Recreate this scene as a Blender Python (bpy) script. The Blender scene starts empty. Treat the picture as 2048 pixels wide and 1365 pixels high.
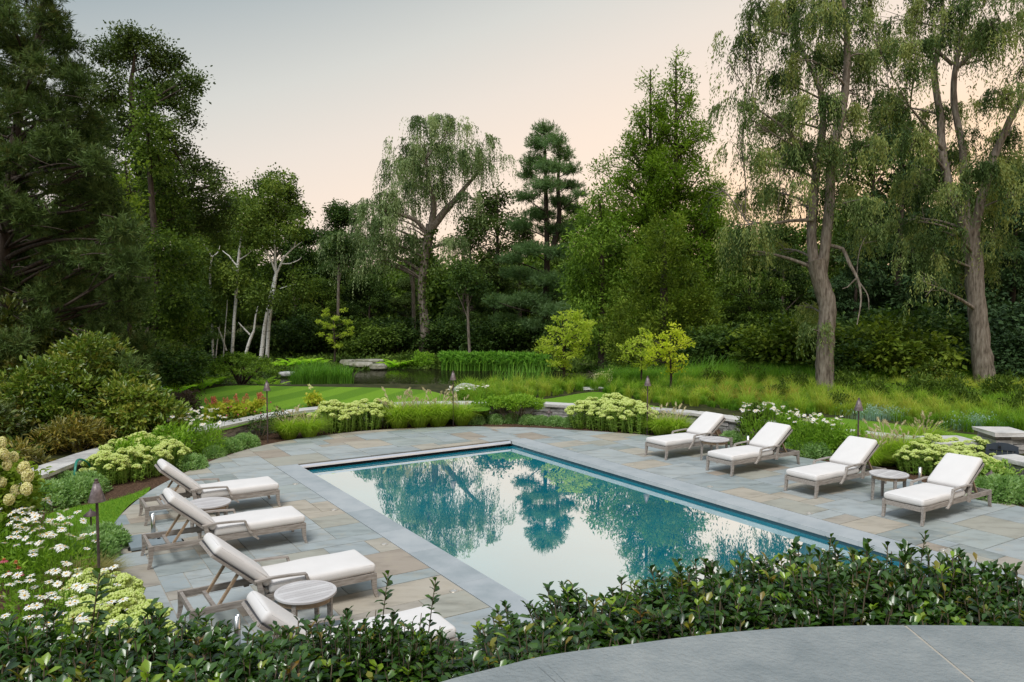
import bpy, bmesh, math
import numpy as np
from mathutils import Vector, Matrix

sc = bpy.context.scene
COL = sc.collection

# ------------------------------------------------------------------ camera
F, HC, PIT = 1566.4, 3.5, 0.05531          # focal length in photo pixels, eye height, downward pitch
cam = bpy.data.cameras.new('camera')
cam.sensor_width = 36.0
cam.lens = F / 2048 * 36.0
cam.clip_end = 600
cam_ob = bpy.data.objects.new('camera', cam)
cam_ob.location = (0, 0, HC)
cam_ob.rotation_euler = (math.pi / 2 - PIT, 0, 0)
COL.objects.link(cam_ob)
sc.camera = cam_ob

# ------------------------------------------------------------------ dusk sky and soft light
SUN_AZ = math.radians(15)                  # the glow after sunset, a little right of straight ahead
world = bpy.data.worlds.new('World')
sc.world = world
world.use_nodes = True
nt = world.node_tree
nt.nodes.clear()
out = nt.nodes.new('ShaderNodeOutputWorld')
bg = nt.nodes.new('ShaderNodeBackground')
tc = nt.nodes.new('ShaderNodeTexCoord')
dot = nt.nodes.new('ShaderNodeVectorMath'); dot.operation = 'DOT_PRODUCT'
dot.inputs[1].default_value = (-0.30, 0.0, 1.0)
mr = nt.nodes.new('ShaderNodeMapRange')
mr.inputs['From Min'].default_value = -0.1
mr.inputs['From Max'].default_value = 1.0
ramp = nt.nodes.new('ShaderNodeValToRGB')
nt.links.new(tc.outputs['Generated'], dot.inputs[0])
nt.links.new(dot.outputs['Value'], mr.inputs['Value'])
nt.links.new(mr.outputs['Result'], ramp.inputs['Fac'])


def s2l(v):
    v = v / 255.0
    return v / 12.92 if v <= 0.04045 else ((v + 0.055) / 1.055) ** 2.4


def srgb(r, g, b):
    return (s2l(r), s2l(g), s2l(b), 1.0)


stops = [(-0.02, (254, 216, 176)), (0.06, (251, 222, 194)), (0.12, (245, 224, 206)), (0.18, (238, 221, 206)),
         (0.25, (226, 216, 206)), (0.33, (206, 206, 201)), (0.47, (152, 166, 173)), (0.62, (168, 182, 196)), (1.0, (190, 205, 222))]
els = ramp.color_ramp.elements
while len(els) < len(stops):
    els.new(0.5)
for e, (p, c) in zip(els, stops):
    e.position = (p + 0.1) / 1.1
    e.color = srgb(*c)
sky = nt.nodes.new('ShaderNodeTexSky')
sky.sky_type = 'NISHITA'
sky.sun_disc = False
sky.sun_elevation = math.radians(2.0)
sky.sun_rotation = SUN_AZ
skm = nt.nodes.new('ShaderNodeMix'); skm.data_type = 'RGBA'; skm.blend_type = 'ADD'
skm.inputs[0].default_value = 0.0015
nt.links.new(ramp.outputs['Color'], skm.inputs[6])
nt.links.new(sky.outputs['Color'], skm.inputs[7])
nt.links.new(skm.outputs[2], bg.inputs['Color'])
bg.inputs['Strength'].default_value = 0.99
nt.links.new(bg.outputs['Background'], out.inputs['Surface'])

sun = bpy.data.lights.new('sun', 'SUN')
sun.energy = 2.5
sun.angle = math.radians(22)
sun.color = (1.0, 0.97, 0.93)
sun_ob = bpy.data.objects.new('sun', sun)
# the bright part of the eastern sky, high behind the viewer's left shoulder
sun_ob.rotation_euler = (math.radians(32), 0, math.radians(-22))
COL.objects.link(sun_ob)

vs = sc.view_settings
vs.view_transform = 'Standard'
vs.look = 'None'
vs.gamma = 1.0
vs.use_curve_mapping = False
vs.exposure = 0.19
sc.render.engine = 'CYCLES'
sc.cycles.max_bounces = 6
sc.cycles.diffuse_bounces = 3
sc.cycles.glossy_bounces = 3
sc.cycles.transmission_bounces = 3
sc.cycles.transparent_max_bounces = 6
sc.cycles.sample_clamp_indirect = 6.0

# ------------------------------------------------------------------ where a photo pixel lies in the place
_c, _s = math.cos(PIT), math.sin(PIT)


def ray(px, py):
    x = (px - 1024) / F
    y = -(py - 682.5) / F
    return np.array([x, _c + y * _s, -_s + y * _c])


def gp(px, py, z=0.0):
    d = ray(px, py)
    return d * ((z - HC) / d[2]) + np.array([0, 0, HC])


def at(px, py, Y):
    d = ray(px, py)
    return d * (Y / d[1]) + np.array([0, 0, HC])


PHI = -0.5634                               # heading of the pool's long axis
AX = np.array([math.sin(PHI), math.cos(PHI)])
NX = np.array([AX[1], -AX[0]])


def st(s, t, z=0.0):
    p = NX * s + AX * t
    return np.array([p[0], p[1], z])


ROT = math.atan2(NX[1], NX[0])              # turn that lays local +x along the pool's short axis

# ------------------------------------------------------------------ mesh building


def unit(v):
    return v / np.maximum(np.linalg.norm(v, axis=-1, keepdims=True), 1e-9)


class MB:
    def __init__(self):
        self.v, self.l, self.s, self.t, self.m, self.n = [], [], [], [], [], 0

    def add(self, V, Fc, tint=0.5, mi=0):
        V = np.asarray(V, float).reshape(-1, 3)
        Fc = np.asarray(Fc, int)
        self.v.append(V)
        self.l.append((Fc + self.n).ravel())
        m, k = Fc.shape
        self.s.append(np.full(m, k))
        self.t.append(np.broadcast_to(np.asarray(tint, float), (m,)))
        self.m.append(np.full(m, mi))
        self.n += len(V)

    def mesh(self, name, mats, org=(0, 0, 0), smooth=False):
        me = bpy.data.meshes.new(name)
        V = np.concatenate(self.v) - np.asarray(org, float)
        L = np.concatenate(self.l)
        S = np.concatenate(self.s)
        me.vertices.add(len(V))
        me.vertices.foreach_set('co', V.astype(np.float32).ravel())
        me.loops.add(len(L))
        me.loops.foreach_set('vertex_index', L.astype(np.int32))
        me.polygons.add(len(S))
        st_ = np.concatenate([[0], np.cumsum(S)[:-1]])
        me.polygons.foreach_set('loop_start', st_.astype(np.int32))
        me.polygons.foreach_set('loop_total', S.astype(np.int32))
        me.polygons.foreach_set('material_index', np.concatenate(self.m).astype(np.int32))
        me.polygons.foreach_set('use_smooth', np.full(len(S), bool(smooth)))
        a = me.attributes.new('tint', 'FLOAT', 'FACE')
        a.data.foreach_set('value', np.concatenate(self.t).astype(np.float32))
        for m in (mats if isinstance(mats, (list, tuple)) else [mats]):
            me.materials.append(m)
        me.update(calc_edges=True)
        me.validate()
        return me

    # ---- solids
    def box(self, c, size, R=None, tint=0.5, mi=0, jit=0.0, rng=None):
        h = np.asarray(size, float) / 2
        q = np.array([[-1, -1, -1], [1, -1, -1], [1, 1, -1], [-1, 1, -1], [-1, -1, 1], [1, -1, 1], [1, 1, 1], [-1, 1, 1]], float) * h
        if jit:
            q = q + rng.uniform(-jit, jit, q.shape)
        if R is not None:
            q = q @ np.asarray(R).T
        self.add(q + np.asarray(c, float), BOXF, tint, mi)

    def bar(self, p0, p1, w, h, up=(0, 0, 1), tint=0.5, mi=0):
        p0, p1 = np.asarray(p0, float), np.asarray(p1, float)
        d = p1 - p0
        L = np.linalg.norm(d)
        x = d / L
        y = np.cross(up, x); y /= np.linalg.norm(y)
        z = np.cross(x, y)
        self.box((p0 + p1) / 2, (L, w, h), np.stack([x, y, z], 1), tint, mi)

    def tube(self, pts, rad, n=8, tint=0.5, mi=0, cap=True, jit=0.0, rng=None):
        P = np.asarray(pts, float)
        k = len(P)
        r = np.broadcast_to(np.asarray(rad, float), (k,))
        T = unit(np.gradient(P, axis=0))
        ref = np.array([1.0, 0.0, 0.0]) if abs(T[0][0]) < 0.8 else np.array([0.0, 1.0, 0.0])
        u = unit(np.cross(T, ref))
        w = np.cross(T, u)
        an = np.arange(n) / n * 2 * math.pi
        rr = r[:, None] * np.ones((1, n))
        if jit:
            rr = rr * (1 + rng.normal(0, jit, rr.shape))
        V = P[:, None] + rr[..., None] * (np.cos(an)[None, :, None] * u[:, None] + np.sin(an)[None, :, None] * w[:, None])
        i = np.arange(k - 1)[:, None] * n
        j = np.arange(n)[None]
        j2 = (j + 1) % n
        Fc = np.stack([i + j, i + j2, i + n + j2, i + n + j], -1).reshape(-1, 4)
        self.add(V.reshape(-1, 3), Fc, tint, mi)
        if cap and r[-1] > 1e-3:
            self.add(np.vstack([V[-1], P[-1]]), [[q, (q + 1) % n, n] for q in range(n)], tint, mi)
            self.add(np.vstack([V[0], P[0]]), [[(q + 1) % n, q, n] for q in range(n)], tint, mi)

    def lathe(self, prof, c=(0, 0, 0), n=20, tint=0.5, mi=0):
        pr = np.asarray(prof, float)
        an = np.arange(n) / n * 2 * math.pi
        V = np.stack([pr[:, 0:1] * np.cos(an), pr[:, 0:1] * np.sin(an), pr[:, 1:2] + 0 * an], -1) + np.asarray(c, float)
        k = len(pr)
        i = np.arange(k - 1)[:, None] * n
        j = np.arange(n)[None]
        j2 = (j + 1) % n
        Fc = np.stack([i + j, i + j2, i + n + j2, i + n + j], -1).reshape(-1, 4)
        self.add(V.reshape(-1, 3), Fc, tint, mi)

    def poly(self, pts, tint=0.5, mi=0):
        P = np.asarray(pts, float)
        self.add(P, [list(range(len(P)))], tint, mi)

    # ---- leaves: P base, D direction, N facing
    def leaf4(self, P, D, N, L, W, tint=0.5, mi=0, fold=0.15):
        n = len(P)
        D = unit(D); S = unit(np.cross(D, N)); Nn = np.cross(S, D)
        L = np.broadcast_to(L, (n,))[:, None]
        W = np.broadcast_to(W, (n,))[:, None]
        V = np.stack([P, P + D * L * .45 + S * W * .5 + Nn * W * fold, P + D * L, P + D * L * .45 - S * W * .5 + Nn * W * fold], 1)
        self.add(V.reshape(-1, 3), np.arange(n * 4).reshape(n, 4), tint, mi)

    def leaf7(self, P, D, N, L, W, tint=0.5, mi=0, fold=0.22, droop=0.12, obov=0.0):
        n = len(P)
        D = unit(D); S = unit(np.cross(D, N)); Nn = np.cross(S, D)
        L = np.broadcast_to(L, (n,))[:, None]
        W = np.broadcast_to(W, (n,))[:, None]
        w1, w2 = .40 - obov * .12, .46 + obov * .06
        m = P + D * L * .5 - Nn * L * droop * .1
        t = P + D * L * .98 - Nn * L * droop
        l1 = P + D * L * .28 + S * W * w1 + Nn * W * fold
        l2 = P + D * L * .68 + S * W * w2 + Nn * W * fold - Nn * L * droop * .4
        r1 = P + D * L * .28 - S * W * w1 + Nn * W * fold
        r2 = P + D * L * .68 - S * W * w2 + Nn * W * fold - Nn * L * droop * .4
        V = np.stack([P, m, t, l1, l2, r1, r2], 1).reshape(-1, 3)
        b = np.arange(n)[:, None] * 7
        q = np.concatenate([b + np.array([[0, 3, 4, 1]]), b + np.array([[0, 1, 6, 5]])])
        tr = np.concatenate([b + np.array([[1, 4, 2]]), b + np.array([[1, 2, 6]])])
        tt = np.broadcast_to(np.asarray(tint, float), (n,))
        self.add(V, q, np.concatenate([tt, tt]), mi)
        self.l.append((tr + self.n - len(V)).ravel())
        self.s.append(np.full(2 * n, 3)); self.t.append(np.concatenate([tt, tt])); self.m.append(np.full(2 * n, mi))

    def blades(self, P, D, B, L, W, tint=0.5, mi=0):
        """grass: root P, start direction D, bend towards B, two segments"""
        n = len(P)
        L = np.broadcast_to(L, (n,))[:, None]
        W = np.broadcast_to(W, (n,))[:, None]
        S = unit(np.cross(D, B + 1e-4)) * W * .5
        m = P + D * L * .55
        t = m + unit(D * .55 + B) * L * .5
        V = np.stack([P - S, P + S, m + S * .75, m - S * .75, t], 1).reshape(-1, 3)
        b = np.arange(n)[:, None] * 5
        tt = np.broadcast_to(np.asarray(tint, float), (n,))
        self.add(V, b + np.array([[0, 1, 2, 3]]), tt, mi)
        self.l.append((b + np.array([[3, 2, 4]]) + self.n - len(V)).ravel())
        self.s.append(np.full(n, 3)); self.t.append(tt); self.m.append(np.full(n, mi))


BOXF = np.array([[0, 3, 2, 1], [4, 5, 6, 7], [0, 1, 5, 4], [1, 2, 6, 5], [2, 3, 7, 6], [3, 0, 4, 7]])


def props(o, label=None, cat=None, group=None, kind=None):
    if label: o['label'] = label
    if cat: o['category'] = cat
    if group: o['group'] = group
    if kind: o['kind'] = kind
    return o


def link(name, me, parent=None, loc=(0, 0, 0)):
    o = bpy.data.objects.new(name, me)
    COL.objects.link(o)
    o.location = loc
    if parent is not None:
        o.parent = parent
    return o


def thing(name, label, cat, loc=(0, 0, 0), group=None, rz=0.0):
    o = bpy.data.objects.new(name, None)
    o.empty_display_size = 0.2
    COL.objects.link(o)
    o.location = loc
    o.rotation_euler = (0, 0, rz)
    return props(o, label, cat, group)


def part(name, mb, mats, parent, org=(0, 0, 0), smooth=False, label=None):
    o = link(name, mb.mesh(name, mats, org, smooth), parent)
    return props(o, label)


def solo(name, mb, mats, label, cat, org=(0, 0, 0), group=None, smooth=False, kind=None):
    o = link(name, mb.mesh(name, mats, org, smooth), None, org)
    return props(o, label, cat, group, kind)


def dup(root, loc, rz=0.0, scale=None, label=None, group=None):
    def cp(o, parent):
        c = o.copy()
        COL.objects.link(c)
        if parent is not None:
            c.parent = parent
        for ch in list(o.children):
            cp(ch, c)
        return c
    r = cp(root, None)
    r.location = loc
    r.rotation_euler = (0, 0, rz)
    if scale is not None:
        r.scale = scale if isinstance(scale, (tuple, list)) else (scale,) * 3
    return props(r, label, None, group)


# ------------------------------------------------------------------ materials
def newmat(name):
    m = bpy.data.materials.new(name)
    m.use_nodes = True
    t = m.node_tree
    b = t.nodes['Principled BSDF']
    return m, t, b


def nd(t, kind, **kw):
    n = t.nodes.new(kind)
    for k, v in kw.items():
        setattr(n, k, v)
    return n


def rampnode(t, cols, pos=None):
    r = t.nodes.new('ShaderNodeValToRGB')
    e = r.color_ramp.elements
    while len(e) < len(cols):
        e.new(0.5)
    for i, c in enumerate(cols):
        e[i].position = (pos[i] if pos else i / max(1, len(cols) - 1))
        e[i].color = (*c[:3], 1)
    return r


def leafmat(name, cols, rough=0.5, trans=0.28, spec=0.10, tcol=1.7, gain=1.0):
    m, t, b = newmat(name)
    if max(max(c) for c in cols) < .30:
        cols = [tuple(min(.5, v * g) for v, g in zip(c, (1.45 * gain, 1.45 * gain, .95 * gain))) for c in cols]
    a = nd(t, 'ShaderNodeAttribute', attribute_name='tint')
    r = rampnode(t, cols)
    t.links.new(a.outputs['Fac'], r.inputs['Fac'])
    t.links.new(r.outputs['Color'], b.inputs['Base Color'])
    b.inputs['Roughness'].default_value = rough
    b.inputs['Specular IOR Level'].default_value = spec
    if trans > 0:
        tr = nd(t, 'ShaderNodeBsdfTranslucent')
        mul = nd(t, 'ShaderNodeMix', data_type='RGBA', blend_type='MULTIPLY')
        mul.inputs[0].default_value = 1
        mul.inputs[7].default_value = (tcol, tcol * 1.05, tcol * .55, 1)
        t.links.new(r.outputs['Color'], mul.inputs[6])
        t.links.new(mul.outputs[2], tr.inputs['Color'])
        mx = nd(t, 'ShaderNodeMixShader')
        mx.inputs[0].default_value = trans
        t.links.new(b.outputs[0], mx.inputs[1])
        t.links.new(tr.outputs[0], mx.inputs[2])
        t.links.new(mx.outputs[0], t.nodes['Material Output'].inputs['Surface'])
    return m


def solidmat(name, cols, scale=8.0, rough=0.6, spec=0.4, bump=0.0, metal=0.0, stretch=(1, 1, 1), detail=5.0, tint=0.0, bscale=None):
    """noise mottled between cols; the tint attribute shifts it when tint > 0"""
    m, t, b = newmat(name)
    tcn = nd(t, 'ShaderNodeTexCoord')
    mp = nd(t, 'ShaderNodeMapping')
    mp.inputs['Scale'].default_value = stretch
    t.links.new(tcn.outputs['Object'], mp.inputs['Vector'])
    n = nd(t, 'ShaderNodeTexNoise')
    n.inputs['Scale'].default_value = scale
    n.inputs['Detail'].default_value = detail
    n.inputs['Roughness'].default_value = 0.6
    t.links.new(mp.outputs[0], n.inputs['Vector'])
    r = rampnode(t, cols, [0.3 + 0.4 * i / max(1, len(cols) - 1) for i in range(len(cols))])
    src = n.outputs['Fac']
    if tint:
        a = nd(t, 'ShaderNodeAttribute', attribute_name='tint')
        ma = nd(t, 'ShaderNodeMath', operation='MULTIPLY_ADD')
        ma.inputs[1].default_value = tint
        sb = nd(t, 'ShaderNodeMath', operation='SUBTRACT')
        sb.inputs[1].default_value = tint * .5
        t.links.new(a.outputs['Fac'], ma.inputs[0])
        t.links.new(n.outputs['Fac'], ma.inputs[2])
        t.links.new(ma.outputs[0], sb.inputs[0])
        src = sb.outputs[0]
    t.links.new(src, r.inputs['Fac'])
    t.links.new(r.outputs['Color'], b.inputs['Base Color'])
    b.inputs['Roughness'].default_value = rough
    b.inputs['Specular IOR Level'].default_value = spec
    b.inputs['Metallic'].default_value = metal
    if bump:
        n2 = nd(t, 'ShaderNodeTexNoise')
        n2.inputs['Scale'].default_value = bscale or scale * 4
        n2.inputs['Detail'].default_value = 6
        t.links.new(mp.outputs[0], n2.inputs['Vector'])
        bp = nd(t, 'ShaderNodeBump')
        bp.inputs['Strength'].default_value = bump
        bp.inputs['Distance'].default_value = 0.02
        t.links.new(n2.outputs['Fac'], bp.inputs['Height'])
        t.links.new(bp.outputs[0], b.inputs['Normal'])
    return m


M = {}
# foliage (albedo ramps by the leaf's own tint)
M['willow'] = leafmat('willow_leaf', [(.04, .068, .035), (.10, .148, .085), (.22, .275, .20)], .5, .28)
M['willow_near'] = leafmat('willow_leaf_olive', [(.024, .044, .018), (.06, .095, .042), (.125, .17, .095), (.19, .21, .095)], .5, .28)
M['oak'] = leafmat('oak_leaf', [(.02, .036, .012), (.036, .06, .018), (.065, .095, .032)], .45, .2)
M['maple'] = leafmat('maple_leaf', [(.045, .08, .015), (.075, .12, .022), (.12, .17, .035)], .5, .3)
M['broad'] = leafmat('broad_leaf', [(.018, .036, .010), (.046, .08, .018), (.12, .175, .045)], .5, .3)
M['broad_dark'] = leafmat('broad_leaf_dark', [(.013, .03, .010), (.030, .058, .018), (.075, .12, .038)], .45, .24)
M['broad_yellow'] = leafmat('broad_leaf_yellow', [(.09, .14, .025), (.14, .20, .035), (.20, .26, .06)], .5, .35)
M['birch'] = leafmat('birch_leaf', [(.03, .05, .013), (.07, .11, .028), (.14, .18, .05)], .5, .3)
M['pine_dark'] = leafmat('pine_needle_dark', [(.016, .028, .010), (.036, .062, .024), (.08, .125, .058), (.07, .06, .025)], .5, .14)
M['pine'] = leafmat('pine_needle', [(.05, .10, .032), (.115, .20, .075), (.20, .30, .14)], .5, .3)
M['redwood'] = leafmat('redwood_leaf', [(.035, .068, .010), (.08, .14, .018), (.155, .235, .038)], .5, .42)
M['cedar'] = leafmat('cedar_leaf', [(.028, .05, .009), (.07, .108, .017), (.145, .19, .035)], .55, .25)
M['hemlock'] = leafmat('hemlock_leaf', [(.035, .07, .013), (.085, .15, .024), (.16, .245, .05)], .5, .3)
M['spruce'] = leafmat('spruce_leaf', [(.014, .03, .016), (.025, .05, .026), (.045, .08, .042)], .5, .1)
M['bright'] = leafmat('bright_leaf', [(.24, .33, .035), (.36, .45, .05), (.50, .57, .10)], .5, .45)
M['gold'] = leafmat('golden_leaf', [(.34, .42, .03), (.50, .56, .045), (.66, .67, .10)], .5, .45)
M['rhodo'] = leafmat('rhododendron_leaf', [(.028, .058, .010), (.062, .11, .018), (.14, .20, .04), (.21, .21, .055)], .38, .18, .5)
M['rhodo_dark'] = leafmat('rhododendron_leaf_dark', [(.028, .048, .014), (.05, .078, .022), (.09, .12, .034), (.12, .10, .03)], .4, .15, .5)
M['rhodo_gold'] = leafmat('rhododendron_leaf_gold', [(.10, .12, .025), (.22, .20, .035), (.36, .28, .05)], .4, .2, .5)
M['holly'] = leafmat('holly_leaf', [(.009, .028, .005), (.018, .050, .008), (.034, .080, .014), (.06, .125, .022), (.15, .24, .02), (.15, .085, .02)], .25, .18, .6, gain=.85)
M['green'] = leafmat('garden_leaf', [(.075, .145, .02), (.12, .22, .03), (.19, .295, .05)], .45, .38, .2)
M['sedum'] = leafmat('sedum_leaf', [(.20, .33, .06), (.30, .44, .10), (.40, .54, .16)], .5, .35, .2)
M['head'] = leafmat('sedum_head', [(.46, .56, .13), (.58, .66, .22), (.68, .73, .33)], .6, .25)
M['herb'] = leafmat('herb_leaf', [(.15, .27, .08), (.23, .37, .13), (.34, .48, .21)], .5, .35, .2)
M['fountain'] = leafmat('fountain_grass_blade', [(.20, .32, .03), (.32, .45, .05), (.46, .56, .11)], .45, .45)
M['tan'] = leafmat('tan_grass_blade', [(.22, .20, .07), (.33, .29, .11), (.16, .21, .05)], .5, .3)
M['seed'] = leafmat('grass_seed_head', [(.46, .42, .26), (.60, .54, .36), (.52, .40, .28)], .7, .2)
M['meadow'] = leafmat('meadow_blade', [(.075, .18, .018), (.14, .28, .028), (.25, .38, .04), (.38, .41, .075), (.40, .24, .07)], .5, .42)
M['reed'] = leafmat('reed_blade', [(.05, .125, .025), (.085, .19, .035), (.15, .285, .055)], .42, .35)
M['fern'] = leafmat('fern_frond', [(.30, .50, .03), (.44, .66, .045), (.58, .78, .09)], .5, .4)
M['purple'] = leafmat('purple_leaf', [(.035, .024, .03), (.06, .042, .05), (.095, .075, .08)], .45, .15)
M['petal'] = leafmat('white_petal', [(.82, .80, .82), (.86, .85, .85), (.80, .76, .74)], .6, .2)
M['disc'] = solidmat('daisy_disc', [(.55, .30, .03), (.70, .45, .05)], 60, .8)
M['cone'] = solidmat('coneflower_disc', [(.22, .05, .015), (.40, .13, .03)], 60, .8)
M['pink'] = leafmat('pink_petal', [(.45, .08, .14), (.55, .14, .20), (.38, .05, .08)], .6, .25)
M['hydrangea'] = leafmat('hydrangea_floret', [(.66, .64, .30), (.78, .74, .44), (.84, .80, .60)], .6, .25)
M['rust'] = leafmat('rust_floret', [(.42, .10, .06), (.55, .18, .11), (.62, .30, .20)], .6, .2)
M['limehyd'] = leafmat('oakleaf_hydrangea_leaf', [(.30, .40, .035), (.46, .50, .06), (.60, .48, .12)], .5, .35)
M['yellow_flower'] = leafmat('yellow_petal', [(.80, .55, .04), (.85, .65, .06)], .6, .2)
M['blue_sedge'] = leafmat('blue_green_blade', [(.20, .34, .26), (.28, .42, .34), (.36, .48, .42)], .5, .25)
# wood and bark
M['bark'] = solidmat('willow_bark', [(.07, .055, .042), (.19, .16, .13), (.30, .265, .225)], 3.2, .9, .15, 1.0, 0, (5, 5, .9), 6, bscale=7)
M['bark_dark'] = solidmat('dark_bark', [(.025, .019, .015), (.055, .043, .034), (.09, .072, .058)], 4, .9, .15, .8, 0, (4, 4, 1), 5)
M['bark_birch'] = solidmat('birch_bark', [(.10, .09, .08), (.66, .65, .62), (.74, .73, .70), (.78, .77, .75)], 2.6, .7, .2, .3, 0, (1.2, 1.2, 5), 4)
M['twig'] = solidmat('twig', [(.10, .08, .05), (.20, .16, .11)], 12, .9, .15)
M['stemgreen'] = solidmat('green_stem', [(.10, .15, .05), (.16, .22, .08)], 12, .7, .2)
M['teak'] = solidmat('weathered_teak', [(.19, .165, .145), (.31, .275, .245), (.42, .385, .35)], 5, .75, .2, .25, 0, (1.2, 9, 9), 6, tint=.25)
M['teak_top'] = solidmat('silvered_teak', [(.44, .42, .415), (.50, .48, .475), (.56, .545, .54)], 3, .7, .25, .1, 0, (1, 1, 1), 4, tint=.5)
M['teak_fresh'] = solidmat('teak_inner', [(.23, .155, .095), (.31, .22, .145), (.38, .30, .21)], 5, .7, .2, .2, 0, (1.2, 9, 9), 6, tint=.2)
M['fabric'] = solidmat('cushion_fabric', [(.66, .635, .615), (.70, .675, .655)], 3, .9, .15, .12, 0, (1, 1, 1), 3, bscale=420)
M['piping'] = solidmat('cushion_piping', [(.58, .56, .54), (.64, .62, .60)], 20, .9, .15)
M['sling'] = solidmat('cushion_underside', [(.05, .05, .055), (.08, .08, .085)], 20, .8, .2)
M['steel'] = solidmat('brushed_steel', [(.50, .49, .47), (.62, .61, .59)], 20, .28, .5, 0, 1.0, (1, 1, .1))
M['darkmetal'] = solidmat('aged_copper', [(.055, .042, .04), (.095, .07, .066), (.15, .115, .11)], 9, .55, .4, .15, .35)
M['copper'] = solidmat('weathered_copper_shade', [(.10, .075, .075), (.19, .155, .155), (.30, .26, .27)], 14, .5, .45, .15, .4)
M['caster'] = solidmat('black_rubber', [(.012, .012, .013), (.02, .02, .021)], 20, .6, .4)
M['plate'] = solidmat('grey_plate', [(.19, .23, .25), (.25, .29, .31)], 5, .55, .4, .05)
M['hose'] = solidmat('green_hose', [(.01, .16, .11), (.015, .22, .15)], 8, .4, .5)
M['gatepaint'] = solidmat('slate_paint', [(.035, .045, .062), (.05, .062, .08)], 6, .55, .4, .1)
M['alu'] = solidmat('cover_aluminium', [(.62, .62, .66), (.70, .70, .73)], 2, .3, .5, 0, .55)
M['blackgap'] = solidmat('slot_shade_black', [(.012, .014, .016), (.02, .022, .024)], 5, .8, .2)  # near-black colour that stands for the shade inside the cover slot
M['lightdisc'] = solidmat('brass_trim', [(.45, .40, .33), (.62, .57, .50)], 30, .4, .5, 0, .6)
M['lens'] = solidmat('light_lens', [(.30, .30, .29), (.42, .42, .40)], 30, .15, .6)
# stone and ground
M['mulch'] = solidmat('bark_mulch', [(.035, .02, .013), (.085, .05, .032), (.16, .10, .065)], 28, .95, .1, 1.0, 0, (1, 1, 1), 6, bscale=45)
M['soil'] = solidmat('forest_floor', [(.02, .022, .010), (.04, .045, .016), (.07, .065, .025)], 3, .95, .1, .6)
M['wall'] = solidmat('wall_stone', [(.17, .165, .155), (.31, .305, .29), (.44, .42, .40)], 6, .85, .2, .7, 0, (1, 1, 2), 7, tint=.55)
M['cap'] = solidmat('wall_cap_stone', [(.36, .35, .34), (.50, .49, .47), (.60, .575, .545)], 4, .8, .2, .5, 0, (1, 1, 1), 7, tint=.3)
M['boulder'] = solidmat('boulder_stone', [(.28, .28, .27), (.44, .44, .42), (.58, .57, .55)], 3, .85, .2, .8, 0, (1, 1, 1), 7)
M['ledge'] = solidmat('mossy_ledge_stone', [(.10, .105, .05), (.23, .225, .17), (.40, .38, .33)], 1.6, .85, .2, .8, 0, (1, 1, 1), 7)
M['coping'] = solidmat('bluestone_coping', [(.28, .315, .33), (.34, .37, .385), (.385, .41, .42)], 2.2, .62, .3, .12, 0, (1, 1, 1), 7, tint=.25, bscale=60)
M['capslab'] = solidmat('thermal_bluestone', [(.18, .205, .21), (.225, .248, .25), (.275, .295, .29)], 5, .7, .25, .6, 0, (1, 1, 1), 8, tint=.1, bscale=55)
M['joint'] = solidmat('sand_joint', [(.33, .30, .25), (.45, .41, .35)], 40, .95, .1)
M['darkjoint'] = solidmat('dark_joint', [(.05, .05, .05), (.08, .08, .08)], 40, .9, .1)
M['tile'] = solidmat('pool_tile', [(.012, .05, .07), (.02, .075, .10)], 12, .25, .5)


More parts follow.
